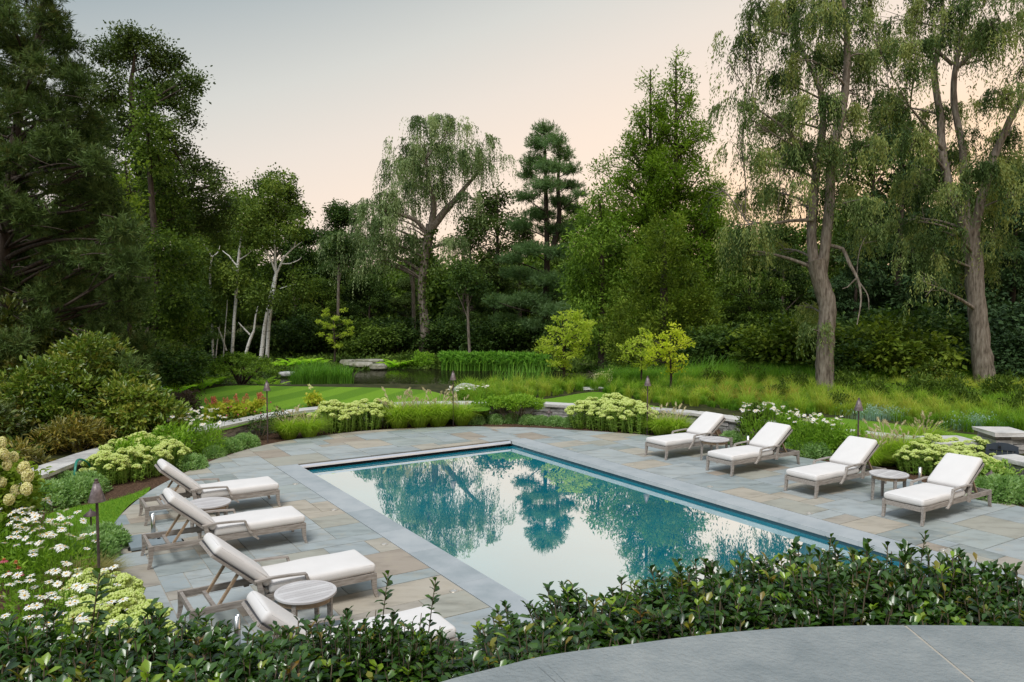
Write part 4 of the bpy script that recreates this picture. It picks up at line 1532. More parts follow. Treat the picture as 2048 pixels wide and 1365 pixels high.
def ivy(tk):
    pass


T = tree('willow_tree', 'broad weeping willow with silvery green strands behind the pond, its bare trunk base pale', 'tree', (*at(849, 714, Y)[:2], gz(*at(849, 714, Y)[:2])), [st1, st2, st3, st4, st5], mb, M['willow'], M['bark'], None, B, rg, .18)
mb = MB()
n = 900
z = R_(3).uniform(0.12, .95, n)
pp = np.array([np.interp(z, np.linspace(0, 1, len(st1[0])), st1[0][:, k]) for k in range(3)]).T
an = R_(4).uniform(0, 2 * math.pi, n)
keep = (z > .25)
rr = np.interp(z, np.linspace(0, 1, len(st1[1])), st1[1]) + .06
P = pp + np.stack([np.cos(an) * rr + .1, np.sin(an) * rr, 0 * an], 1)
P = P[keep]
mb.leaf4(P, R_(5).normal(size=P.shape) * .6 + [0, 0, -.6], R_(6).normal(size=P.shape) + [0, -1, .3], .24, .18, R_(7).random(len(P)))
part('ivy', mb, M['broad'], T, np.array(T.location), label='green ivy climbing the willow trunk')

# ---- tall willow in the meadow, left of the two on the right
Y = 25.4; rg = R_(12)
bl = [(1490, 95, 50, 30), (1560, 40, 50, 36), (1460, 130, 30, 26), (1640, 40, 60, 40), (1700, 60, 50, 40), (1475, 205, 40, 28), (1560, 165, 48, 36), (1620, 120, 46, 40), (1690, 125, 46, 40), (1545, 245, 55, 40), (1640, 225, 40, 46), (1690, 240, 40, 50),
      (1480, 285, 38, 36), (1560, 320, 52, 40), (1640, 305, 45, 40), (1700, 330, 50, 46), (1440, 375, 36, 30), (1525, 380, 48, 26), (1722, 400, 42, 46), (1500, 450, 52, 26), (1470, 500, 36, 40), (1560, 500, 36, 30), (1735, 470, 34, 30), (1600, 410, 30, 30),
      (1560, -60, 70, 50), (1655, -60, 70, 50), (1720, -40, 50, 40), (1612, 615, 22, 18), (1630, 660, 22, 16), (1520, 130, 40, 22), (1590, 90, 36, 22), (1660, 90, 36, 26), (1730, 110, 36, 26), (1600, 205, 36, 22), (1510, 250, 36, 20), (1590, 280, 40, 22), (1660, 275, 36, 26), (1500, 330, 36, 22), (1590, 365, 40, 20), (1670, 385, 36, 30), (1740, 290, 36, 30), (1480, 410, 36, 20), (1520, 15, 40, 22), (1610, 0, 40, 22), (1700, 10, 40, 24), (1730, 180, 30, 26)]
B = px_blobs(bl, Y, rg, 1.8)
st1 = px_stem([(1651, 792), (1649, 730), (1652, 665), (1654, 610), (1640, 560), (1630, 520)], Y, [19, 17, 16.5, 17, 17, 17], 1.35)
st2 = px_stem([(1628, 530), (1623, 470), (1626, 410), (1633, 340), (1645, 260), (1640, 180), (1602, 95), (1570, 20)], Y, [10.5, 9.5, 9, 8, 7, 5.5, 4, 2], 1, .8)
st3 = px_stem([(1643, 555), (1652, 480), (1660, 400), (1664, 320), (1688, 200), (1694, 90), (1682, -60)], Y, [11, 10.5, 9.5, 9, 7.5, 6, 3.5], 1, -.5)
st4 = px_stem([(1632, 345), (1600, 290), (1560, 250), (1510, 215)], Y, [5, 4, 2.6, 1.3], 1, -1)
st5 = px_stem([(1626, 440), (1580, 442), (1530, 450), (1490, 440)], Y, [4, 3, 2.2, 1.2], 1, -.8)
st6 = px_stem([(1655, 490), (1685, 498), (1700, 530), (1716, 560), (1722, 600), (1714, 650)], Y, [4, 3.5, 3.5, 2.5, 1.6, .8], 1, -1)
st7 = px_stem([(1716, 562), (1735, 590), (1738, 620)], Y, [1.8, 1.2, .6], 1, -.5)
st8 = px_stem([(1714, 556), (1695, 575), (1685, 578)], Y, [1.8, 1.0, .6], 1, -.5)
st9 = px_stem([(1575, 70), (1530, 60), (1505, 20), (1500, -10)], Y, [3, 2.2, 1.5, .8], 1)
mb = MB(); crown_willow(mb, rg, B, 46, .35, 1.2, 12, .125, .034)
tree('willow_tree', 'tall willow with forked grey trunk in the meadow, above the third right lounger', 'tree', on(1651, 788), [st1, st2, st3, st4, st5, st6, st7, st8, st9], mb, M['willow_near'], M['bark'], None, B, rg, .1, 12, 6, .4, .016)

# ---- tall willow at the right edge
Y = 27; rg = R_(13)
bl = [(1800, 40, 50, 46), (1860, 15, 60, 46), (1775, 105, 38, 34), (1930, 30, 60, 46), (2000, 40, 60, 56), (2045, 120, 40, 56), (1965, 120, 46, 36), (1830, 160, 42, 30), (1780, 215, 40, 44), (1900, 325, 46, 44), (1965, 335, 46, 40), (2020, 270, 36, 46),
      (1830, 280, 36, 40), (1825, 370, 36, 34), (1950, 405, 46, 36), (1850, 445, 34, 44), (1826, 505, 40, 40), (1850, 565, 32, 36), (1940, 530, 44, 34), (1985, 470, 28, 40), (2035, 390, 26, 46), (1900, -50, 80, 40), (2000, -50, 80, 50), (2090, 10, 50, 60), (1880, 230, 30, 34), (1960, 220, 34, 30), (1830, 90, 40, 22), (1900, 80, 40, 24), (1970, 80, 40, 24), (2010, 190, 36, 26), (1740, 60, 36, 26), (1760, 160, 30, 22), (1850, 340, 34, 24), (1920, 270, 34, 22), (1990, 340, 34, 24), (1900, 390, 34, 22), (2010, 330, 30, 30), (1870, 510, 28, 26), (1900, 470, 28, 22), (1810, 440, 30, 24)]
B = px_blobs(bl, Y, rg, 1.8)
st1 = px_stem([(1973, 780), (1963, 715), (1956, 640), (1950, 570), (1947, 510), (1938, 460)], Y, [21, 18.5, 17, 16.5, 16.5, 17], 1.35)
st2 = px_stem([(1938, 475), (1915, 420), (1895, 360), (1884, 300), (1880, 230), (1868, 140), (1886, 60), (1880, -50)], Y, [10, 9, 8.5, 8, 7, 6, 4.5, 3], 1, .8)
st3 = px_stem([(1945, 480), (1958, 420), (1982, 330), (2020, 240), (2060, 170)], Y, [10.5, 9, 8, 6, 4], 1, -.8)
st4 = px_stem([(1942, 470), (1930, 390), (1925, 300), (1908, 200), (1912, 130), (1935, 20)], Y, [8, 7, 6.5, 6, 5, 3], 1)
st5 = px_stem([(1910, 140), (1945, 105), (1975, 75)], Y, [5, 4, 3], 1, -.6)
st6 = px_stem([(1886, 300), (1850, 250), (1820, 215)], Y, [4, 3, 1.5], 1, -.6)
st7 = px_stem([(1905, 130), (1870, 100), (1820, 85)], Y, [4, 3.2, 2], 1)
mb = MB(); crown_willow(mb, rg, B, 44, .35, 1.2, 12, .13, .036)
tree('willow_tree', 'tall willow with leaning grey trunk near the right edge, behind the gate', 'tree', on(1973, 776), [st1, st2, st3, st4, st5, st6, st7], mb, M['willow_near'], M['bark'], None, B, rg, .1, 12, 6, .4, .016)

# ---- white pine with flat boughs
Y = 68; rg = R_(16)
bl = [(1090, 262, 26, 18), (1075, 290, 26, 20), (1110, 285, 28, 18), (1128, 310, 22, 16), (1070, 325, 30, 18), (1100, 335, 36, 18), (1055, 350, 22, 14), (1140, 340, 26, 12), (1090, 372, 44, 16), (1140, 372, 30, 10), (1052, 395, 28, 12), (1120, 405, 40, 12), (1160, 390, 20, 8), (1080, 430, 44, 14), (1150, 420, 26, 9),
      (1040, 452, 30, 12), (1110, 460, 46, 14), (1060, 500, 40, 14), (1020, 520, 30, 12), (1120, 505, 36, 14), (1040, 548, 46, 14), (1095, 560, 44, 14), (1010, 606, 34, 14), (1060, 600, 50, 15), (1110, 620, 46, 15), (1130, 580, 34, 14), (1010, 640, 34, 11), (1070, 650, 46, 12), (1120, 660, 36, 12), (1150, 540, 26, 12), (985, 600, 20, 10)]
B = px_blobs(bl, Y, rg, 2.5)
st1 = px_stem([(1088, 715), (1092, 600), (1094, 500), (1092, 400), (1090, 262)], Y, [7, 6.5, 5.5, 4, 1.5])
st2 = px_stem([(1100, 520), (1118, 440), (1116, 370), (1120, 310)], Y, [6, 5, 3.5, 2], 1)
st3 = px_stem([(1052, 716), (1062, 690), (1075, 672)], Y, [5, 4, 3])
mb = MB(); crown_needles(mb, rg, B, 14, 12, .33, .045, 0, .75, (0, 1), .2, .7)
tree('pine_tree', 'white pine with flat layered blue green boughs, right of the central willow', 'tree', (*at(1088, 712, Y)[:2], .38), [st1, st2, st3], mb, M['pine'], M['bark_dark'], None, B, rg, -.02, 8, 5)

# ---- twin pointed dawn redwoods
Y = 58
for k, (cx, top, sd, lab) in enumerate(((1301, 138, 15, 'shorter left spire of the two pointed feathery conifers behind the pond'), (1352, 106, 16, 'taller right spire of the two pointed feathery conifers behind the pond'))):
    rg = R_(sd)
    bl = []
    for y in np.arange(top + 8, 690, 17):
        f = (y - top) / (690 - top)
        hw = 4 + 108 * min(1, f * 1.6) ** .8
        if cx < 1320: hw *= .95 if y > 200 else .7
        nb = max(1, int(hw / 9))
        for q in range(nb):
            side = -1 if k == 0 else 1
            xx = cx + rg.uniform(-1, 1) * hw * .85 + side * hw * .15
            bl.append((xx, y + rg.uniform(-10, 10), 9 + hw * .10, 12 + hw * .03, rg.uniform(-1, 1) * min(4.0, hw * .042)))
    if k == 0:
        bl += [(1218, 330, 16, 22), (1195, 340, 16, 16), (1225, 380, 24, 26), (1190, 420, 26, 24), (1240, 430, 30, 26)]
    B = px_blobs(bl, Y, rg, 2)
    st1 = px_stem([(cx + 2, 715), (cx + 1, 500), (cx, 300), (cx, top + 6)], Y, [8, 6, 4, 1.2])
    mb = MB(); crown_broad(mb, rg, B, 2.7, 17, .26, .09, .52, 0, (.5, .5, .1), .12, 1.0, .3)
    tree('redwood_tree', lab, 'tree', (*at(cx, 714, Y)[:2], .38), [st1], mb, M['redwood'], M['bark_dark'], 'twin pointed conifers', B, rg, -.05, 8, 3)

# ---- dense arborvitae cone in front of them
Y = 36; rg = R_(17)
bl = []
for y in np.arange(452, 725, 22):
    f = (y - 430) / 300
    hw = 20 + 88 * min(1, f * 1.5) ** .8
    for q in range(int(hw / 11)):
        bl.append((1328 + rg.uniform(-1, 1) * hw, y + rg.uniform(-10, 10), rg.uniform(10, 20), rg.uniform(14, 24), rg.uniform(-2.4, .4)))
bl += [(1262, 640, 30, 40), (1240, 690, 30, 34), (1225, 650, 26, 40), (1270, 700, 34, 26)]
B = px_blobs(bl, Y, rg, 1.5)
st1 = px_stem([(1328, 745), (1328, 600), (1328, 460)], Y, [10, 8, 3])
mb = MB(); crown_broad(mb, rg, B, 8, 15, .14, .07, .22, 0, (.8, .4, .35), .10, 1.0, .6)
tree('arborvitae_tree', 'dense dark olive arborvitae cone behind the two golden young trees', 'tree', on(1328, 742), [st1], mb, M['cedar'], M['bark_dark'], None, None, rg)

# ---- drooping hemlock between pine and arborvitae
Y = 48; rg = R_(18)
bl = [(1200, 395, 26, 20), (1180, 440, 36, 26), (1220, 455, 36, 26), (1170, 490, 40, 28), (1215, 500, 44, 30), (1170, 540, 44, 30), (1225, 550, 40, 30), (1175, 590, 44, 30), (1230, 605, 40, 30), (1180, 640, 40, 30), (1225, 660, 36, 28), (1190, 690, 40, 24), (1150, 560, 26, 26), (1250, 500, 30, 28)]
B = px_blobs(bl, Y, rg, 1.6)
st1 = px_stem([(1205, 735), (1203, 560), (1200, 400)], Y, [9, 6, 2])
mb = MB(); crown_broad(mb, rg, B, 4.0, 17, .25, .10, .54, 0, (.5, .45, -.5), .14, 1.0, .4)
tree('hemlock_tree', 'drooping fresh green conifer between the layered pine and the dense arborvitae', 'tree', (*at(1205, 733, Y)[:2], .38), [st1], mb, M['hemlock'], M['bark_dark'], None, B, rg, -.05)

# ---- great dark pine at the left edge
Y = 19.5; rg = R_(19)
bl = []
edge = [(-80, 120), (40, 140), (110, 165), (200, 212), (290, 232), (350, 240), (420, 262), (500, 292), (570, 300), (640, 300), (720, 318), (760, 310)]
for y in np.arange(-70, 770, 50):
    xr = np.interp(y, [e[0] for e in edge], [e[1] for e in edge])
    x0 = -70 if y < 640 else (0 if y < 700 else 120)
    for x in np.arange(x0, xr - 20, 54):
        bl.append((min(x + rg.uniform(-20, 20), xr - 34), y + rg.uniform(-22, 22), rg.uniform(34, 52), rg.uniform(26, 38), rg.uniform(-2.4, 2.2)))
    bl.append((xr - 34 + rg.uniform(-14, 8), y + rg.uniform(-15, 15), 36, 28, rg.uniform(-1.2, 1.2)))
B = px_blobs(bl, Y, rg, 2)
st1 = px_stem([(20, 800), (14, 620), (8, 500), (20, 370), (35, 250), (70, 110), (95, -60)], Y, [16, 14, 12, 10, 8, 6, 4])
mb = MB(); crown_needles(mb, rg, B, 60, 14, .15, .019, 0, .35, (0, .9), .15, .60)


def dead_twigs(tk):
    r = R_(20)
    for q in range(60):
        y = r.uniform(150, 720); x = r.uniform(-20, 240 if y > 420 else 150)
        p0 = at(x, y, Y + r.uniform(-2.2, .5)); p1 = p0 + np.array([r.uniform(.3, 1.1), r.uniform(-.8, .4), r.uniform(-.35, .25)])
        tk.tube(curve(p0, p1, .05, r, 5, .07), np.linspace(.018, .005, 5), 4, .9, 0, False)
    for y0, x1, y1 in ((250, 150, 240), (360, 190, 330), (430, 170, 420), (520, 200, 480), (560, 260, 470), (640, 250, 600)):
        x0 = np.interp(y0, [-60, 110, 250, 370, 500, 620], [95, 70, 35, 20, 8, 14])
        tk.tube(curve(at(x0, y0, Y), at(x1, y1, Y - 1.2), .05, r, 7), np.linspace(.07, .02, 7), 5, .5, 0, False)


tree('pine_tree', 'huge dark long-needled pine filling the left edge', 'tree', (*at(20, 800, Y)[:2], .36), [st1], mb, M['pine_dark'], M['bark_dark'], None, B, rg, .0, 9, 3, .3, .014, dead_twigs)

# ---- oak behind the pine
Y = 32; rg = R_(21)
bl = [(225, 105, 40, 30), (285, 98, 48, 32), (330, 128, 38, 28), (375, 165, 26, 20), (350, 195, 40, 26), (300, 180, 44, 34), (378, 235, 22, 24), (325, 262, 36, 26), (368, 305, 26, 24), (396, 338, 34, 22), (436, 362, 24, 20), (412, 398, 36, 22), (452, 415, 20, 18), (215, 180, 36, 46), (385, 440, 36, 26), (240, 250, 40, 50), (300, 330, 50, 50), (350, 380, 40, 40), (430, 450, 30, 26), (395, 165, 14, 12), (255, 70, 24, 14)]
B = px_blobs(bl, Y, rg, 2.2)
st1 = px_stem([(300, 770), (300, 600), (290, 450), (275, 300), (262, 180), (270, 110)], Y, [13, 11, 9, 7, 5, 2])
st2 = px_stem([(292, 440), (340, 400), (385, 380), (430, 372)], Y, [6, 5, 4, 2], 1)
mb = MB(); crown_broad(mb, rg, B, 7.0, 46, .115, .075, .44, 0, (.45, .7, -.1), .16, .7, .35)
tree('oak_tree', 'tall dark broadleaf tree behind the left pine, crown edge against the grey sky', 'tree', (*at(300, 768, Y)[:2], .36), [st1, st2], mb, M['oak'], M['bark_dark'], None, B, rg, .1, 9, 6)

# ---- upright maple column before the oak
Y = 28; rg = R_(22)
bl = [(290, 178, 14, 18), (292, 210, 24, 24), (300, 255, 32, 32), (288, 300, 30, 34), (318, 320, 34, 36), (322, 380, 44, 40), (300, 430, 44, 40), (350, 440, 36, 44), (330, 500, 50, 44), (372, 520, 34, 44), (300, 560, 50, 44), (350, 590, 50, 40), (310, 640, 50, 40), (370, 640, 40, 36), (340, 690, 50, 34), (300, 720, 40, 30)]
B = px_blobs(bl, Y, rg, 1.6)
st1 = px_stem([(318, 775), (315, 560), (300, 350), (291, 190)], Y, [9, 7, 5, 1.5])
mb = MB(); crown_broad(mb, rg, B, 6.0, 42, .115, .08, .40, 0, (.5, .6, -.35), .15, .8, .45)
tree('maple_tree', 'narrow olive green broadleaf tree standing before the tall oak at left', 'tree', (*at(318, 772, Y)[:2], .36), [st1], mb, M['broad'], M['bark_dark'], None, B, rg, .1)
Y = 24; rg = R_(23)
bl = [(252, 325, 14, 12), (250, 350, 16, 18), (262, 385, 20, 24), (250, 420, 22, 24), (268, 450, 18, 20), (255, 480, 24, 22)]
B = px_blobs(bl, Y, rg, .6)
mb = MB(); crown_broad(mb, rg, B, 5.0, 20, .13, .09, .36, 0, (.5, .6, -.3), .15, .8, .4)
tree('young_maple', 'yellow green young tree peeping out beside the dark left pine', 'tree', (*at(262, 775, Y)[:2], .36), [px_stem([(262, 778), (258, 600), (256, 430), (252, 330)], Y, [5, 4, 3, 1])], mb, M['broad_yellow'], M['bark_dark'], None, B, rg)

# ---- white birches
Y = 60


def birch(label, stems, bl, sd, dens=2.3):
    rg = R_(sd)
    B = px_blobs(bl, Y, rg, 1.8)
    S = [px_stem(p, Y, [q * .72 for q in r], 1.1 if i == 0 else 1, dy) for i, (p, r, dy) in enumerate(stems)]
    mb = MB(); crown_broad(mb, rg, B, dens, 24, .24, .155, .72, 0, (.4, .65, -.4), .15, .8, .3)
    b = S[0][0][1]
    tree('birch_tree', label, 'tree', (b[0], b[1], gz(b[0], b[1])), S, mb, M['birch'], M['bark_birch'], 'white stemmed birches beyond the lawn', None, rg)


birch('thin white birch at the left of the birch group, its top forked like a Y', [([(427, 742), (424, 640), (420, 545), (424, 515)], [3.0, 3.0, 2.8, 2.6], 0), ([(424, 515), (412, 495), (404, 482)], [2.2, 1.6, .9], 0), ([(424, 515), (436, 505), (440, 492)], [1.8, 1.2, .7], 0)],
      [(425, 470, 36, 34), (400, 520, 30, 30), (440, 560, 36, 34), (380, 500, 26, 30)], 31)
birch('single straight white birch left of the leaning double birch', [([(464, 712), (468, 650), (472, 590), (475, 540), (480, 495)], [4.6, 4.4, 4.2, 4, 3.4], 0), ([(476, 535), (458, 512), (445, 502)], [2.2, 1.6, .9], 0), ([(478, 520), (492, 512), (506, 500)], [2.0, 1.4, .8], 0), ([(474, 548), (464, 535)], [1.4, .8], 0), ([(480, 497), (483, 470), (492, 440)], [2.8, 2, 1], 0)],
      [(490, 430, 36, 26), (470, 410, 22, 20), (500, 470, 30, 26), (470, 560, 30, 30), (510, 420, 30, 24)], 32)
birch('tallest white birch, a leaning double trunk forking into bare white limbs', [([(522, 716), (530, 650), (540, 600), (550, 555), (553, 545)], [6, 5.2, 5, 4.6, 4.2], 0), ([(534, 716), (538, 650), (546, 592), (552, 550)], [5.2, 4.6, 4.2, 4], -.4), ([(552, 548), (540, 515), (524, 490), (516, 484)], [3, 2.4, 1.6, .8], 0), ([(552, 548), (550, 505), (549, 475), (552, 440)], [3.2, 2.6, 2.2, 1.2], 0),
       ([(554, 546), (568, 515), (585, 498), (604, 484)], [3.2, 2.6, 2, 1], 0), ([(562, 528), (580, 528), (598, 520), (603, 514)], [2, 1.6, 1.2, .7], 0), ([(588, 497), (592, 478), (600, 470)], [1.6, 1.1, .6], 0), ([(560, 578), (578, 572), (600, 568)], [1.6, 1.2, .7], 0)],
      [(546, 372, 18, 20), (540, 400, 26, 24), (560, 430, 36, 26), (585, 455, 30, 24), (528, 440, 34, 26), (600, 565, 26, 30), (615, 590, 16, 16), (570, 600, 24, 22), (535, 470, 28, 20)], 33)
birch('short leaning white birch stem between the straight and the double birch', [([(492, 706), (500, 680), (508, 662)], [4.2, 4, 3.4], 0), ([(500, 670), (486, 655), (477, 645)], [2.4, 1.8, 1], 0), ([(508, 662), (512, 630), (520, 600)], [3, 2.4, 1], 0)], [(520, 590, 30, 28), (500, 620, 24, 24)], 34)
birch('slim cluster of thin pale birch stems with rusty leaves at the left', [([(447, 738), (448, 690), (452, 640), (455, 600)], [1.8, 1.6, 1.5, 1], 0), ([(453, 702), (444, 675), (436, 655)], [2.4, 2.2, 1.6], 0), ([(424, 742), (426, 700), (424, 660)], [1.6, 1.5, 1], 0), ([(430, 742), (434, 690), (440, 650)], [1.5, 1.4, .9], 0)],
      [(425, 590, 20, 24), (415, 620, 22, 18), (440, 630, 18, 16), (432, 650, 22, 10)], 35, 2.8)

# ---- young bright trees


def young(label, cx, base, top, hw, Y, sd, mat, tier=True, low=.28):
    rg = R_(sd)
    bl = []
    h = base - top
    y1 = base - h * low
    for y in np.arange(top + 6, y1, h * .075):
        f = (y - top) / (y1 - top)
        w = hw * (math.sin(math.pi * min(1, .12 + f * .80)) ** .8)
        for q in range(max(2, int(w / 9))):
            bl.append((cx + rg.uniform(-1, 1) * w, y + rg.uniform(-5, 5), hw * .20, hw * (.10 if tier else .17), rg.uniform(-1, 1) * w * Y / F))
    B = px_blobs(bl, Y, rg)
    st1 = px_stem([(cx + 1, base + 4), (cx + 2, base - h * .3), (cx, base - h * .6), (cx + rg.uniform(-3, 3), top + 8)], Y, [h * .022, h * .018, h * .012, h * .004])
    mb = MB(); crown_broad(mb, rg, B, 17, 16, .105, .058, .17, 0, (.6, .5, .05), .18, .5, .3)
    b = on(cx, base)
    tree('young_tree', label, 'tree', b, [st1], mb, mat, M['bark_dark'], None, B, rg, -.02, 7, 2, .5, .008)


young('layered yellow green young tree at the right end of the pond, below the pine', 1126, 776, 622, 58, 27.5, 41, M['bright'])
young('smaller left one of the two golden young trees before the arborvitae', 1281, 770, 664, 36, 26.5, 42, M['bright'], False)
young('brighter right one of the two golden young trees in the meadow', 1340, 788, 655, 40, 25, 43, M['gold'], False)
young('light green young tree beyond the pond, left of the flat rock ledges', 668, 728, 618, 34, 56, 44, M['bright'])

# ================================================================== the wood behind: trees one can tell apart, the understory, the far mass


def make_bg_tree(kind, sd, label, loc, group):
    """a wood tree about 10 m high, base at its own origin; kinds: broad, slim, spruce"""
    rg = R_(sd)
    H = 10.0
    bl = []
    if kind == 'spruce':
        for z in np.arange(.6, 9.8, .42):
            w = 2.3 * (1 - z / 10.2) ** .8 + .1
            for q in range(max(1, int(w * 3.2))):
                a = rg.uniform(0, 2 * math.pi); r = w * rg.uniform(.35, 1)
                bl.append([r * math.cos(a), r * math.sin(a), z - r * .18, .38 + w * .16, .38 + w * .16, .20])
    else:
        w0, lowz = (2.5, 1.6) if kind == 'broad' else (1.7, 3.2)
        for q in range(30 if kind == 'broad' else 20):
            z = rg.uniform(lowz, 9.5)
            f = (z - lowz) / (9.7 - lowz)
            w = w0 * max(.18, math.sin(math.pi * (.18 + .78 * f)) ** .8)
            a = rg.uniform(0, 2 * math.pi); r = w * math.sqrt(rg.uniform(.05, 1))
            s_ = rg.uniform(.55, 1.0)
            bl.append([r * math.cos(a), r * math.sin(a), z, s_, s_, s_ * .75])
    B = np.array(bl)
    lean = rg.normal(0, .25, 2)
    zz = np.linspace(-.3, 9.3, 8)
    S = np.column_stack([lean[0] * np.sin(zz / 5), lean[1] * np.sin(zz / 4), zz])
    r = np.linspace(.19, .03, 8)
    t_ = thing('spruce_tree' if kind == 'spruce' else 'broadleaf_tree', label, 'tree', loc, group)
    tk = MB()
    tk.tube(S, r, 8, .5, 0, True, .05, rg)
    if kind != 'spruce':
        limbs(tk, rg, [(S, r)], B, .5, .1, 3, 0, .015, 5)
    part('trunk', tk, M['bark_dark'], t_, smooth=True)
    mb = MB()
    if kind == 'spruce':
        crown_broad(mb, rg, B, 5.5, 14, .26, .085, .30, 0, (.6, .4, -.25), .14, .6, .3)
        part('crown', mb, M['spruce'], t_)
    else:
        crown_broad(mb, rg, B, 4.4 if kind == 'broad' else 2.0, 30, .16, .105, .46, 0, (.45, .65, -.3), .16, .7, .3)
        part('crown', mb, M[['broad', 'broad_dark', 'oak'][sd % 3]], t_)
    return t_


GB_ = 'trees of the wood behind the pond and meadow'
bgs = [  # kind, seed, px, top y, distance, width factor, label
    ('broad', 60, 545, 352, 80.6, 1.0, 'pointed broadleaf tree rising above the birch group'),
    ('broad', 61, 680, 408, 80.6, 1.0, 'round topped tree on the skyline between the birches and the willow'),
    ('slim', 62, 990, 368, 83.7, 1.2, 'thin airy tree with the sunset showing through it, between willow and pine'),
    ('spruce', 63, 1785, 235, 41.4, 1.1, 'black green spruce between the two tall willows'),
    ('broad', 64, 400, 470, 66.7, 1.1, 'dark tree behind the thinnest birch'),
    ('slim', 62, 1745, 185, 50.6, .9, 'bushy tree crown against the sky between the tall willows'),
    ('broad', 60, 470, 420, 72.9, 1.1, 'tree behind the straight single birch'),
    ('broad', 61, 600, 452, 74.4, 1.1, 'dark tree behind the bare forked limbs of the birch'),
    ('broad', 64, 735, 545, 76.0, 1.2, 'dark wood tree left of the central willow trunk'),
    ('slim', 62, 945, 420, 88.4, 1.1, 'sparse tree just right of the central willow crown'),
    ('broad', 61, 930, 525, 77.5, 1.1, 'wood tree right of the central willow trunk'),
    ('slim', 62, 1040, 440, 93.0, 1.1, 'sparse tree close behind the layered pine on its left'),
    ('broad', 60, 1155, 430, 83.7, 1.0, 'tree filling the gap right of the layered pine'),
    ('broad', 64, 990, 530, 83.7, 1.2, 'dark wood tree left of the layered pine boughs'),
    ('broad', 65, 820, 560, 80.6, 1.3, 'wood tree directly behind the central willow trunk'),
    ('broad', 65, 1430, 440, 71.3, .9, 'light tree right of the twin conifers on the skyline'),
    ('broad', 60, 1490, 470, 48.3, 1.0, 'wood tree under the left drooping strands of the near willow'),
    ('broad', 61, 1560, 450, 51.7, 1.0, 'wood tree just left of the near willow trunk'),
    ('spruce', 63, 1700, 480, 39.1, 1.2, 'dark evergreen just right of the near willow trunk'),
    ('spruce', 63, 1850, 400, 42.5, 1.2, 'dark spruce left of the far right willow trunk'),
    ('spruce', 63, 1915, 460, 46.0, 1.3, 'dark spruce just behind the far right willow trunk'),
    ('spruce', 63, 2010, 385, 39.1, 1.3, 'dark spruce right of the far right willow trunk'),
    ('spruce', 63, 2065, 330, 43.7, 1.3, 'dark spruce cut by the right edge of the view'),
    ('slim', 62, 1830, 290, 54.0, 1.0, 'broadleaf crown behind the spruces, right of the tall willows\' gap'),
    ('slim', 62, 1990, 300, 52.9, 1.0, 'broadleaf crown behind the right willow, near the right edge'),
    ('broad', 65, 120, 250, 36.0, 1.2, 'dark tree mass behind the huge left pine'),
    ('broad', 64, 385, 560, 57.4, 1.2, 'dark tree left of the thin birch cluster, behind the fern bank'),
    ('spruce', 63, 1640, 540, 48.3, 1.1, 'evergreen behind the near willow trunk'),
    ('broad', 61, 1100, 560, 80.6, 1.2, 'dark tree behind the lower boughs of the layered pine'),
    ('broad', 60, 650, 560, 71.3, 1.2, 'dark tree behind the light green young tree beyond the pond'),
]
protos = {}
for kind, sd, px, top, Y, wf, lab in bgs:
    p = at(px, 700, Y)
    zb = float(base_h(p[0], p[1]))
    zt = at(px, top, Y)[2]
    s = (zt - zb) / 9.9
    loc = (p[0], p[1], zb)
    if (kind, sd) not in protos:
        protos[(kind, sd)] = make_bg_tree(kind, sd, lab, loc, GB_)
        o = protos[(kind, sd)]
    else:
        o = dup(protos[(kind, sd)], loc, R_(px).uniform(0, 6.28), None, lab)
    o.scale = (s * wf, s * wf, s)

# bare trunks seen in the dark of the wood
tr_list = [((940, 712), (936, 590), 62, 3.2, 'slender pale sapling trunk in the dark wood right of the willow'), ((829, 690), (826, 530), 70, 4.5, 'dark straight trunk just left of the willow trunk'),
           ((676, 640), (678, 520), 66, 3.5, 'thin brown trunk under the left strands of the central willow')]
for (x0, y0), (x1, y1), Y, r, lab in tr_list:
    p0, p1 = at(x0, y0, Y), at(x1, y1, Y)
    p0[2] = min(p0[2], .3)
    mb = MB()
    c = curve(p0, p1, 0, R_(x0), 6, .015)
    mb.tube(c, np.linspace(r, r * .7, 6) * Y / F, 7)
    for q in range(5):
        e = p1 + R_(x0 + q).normal(0, .5, 3) + [0, 0, .6]
        mb.tube(curve(c[-1 - q % 3], e, .1, R_(q), 4), np.linspace(r * .4, .5, 4) * Y / F, 5)
    t_ = thing('slender_tree', lab, 'tree', p0)
    part('trunk', mb, M['bark'], t_, p0, True)
    cb = MB()
    crown_broad(cb, R_(x0 + 9), [[*(p1 + [0, 0, 1.2]), 1.3, 1.3, 1.2], [*(p1 + [.9, .3, .4]), 1.0, 1.0, .8]], 3, 20, .22, .15, .65)
    part('crown', cb, M['broad_dark'], t_, p0)


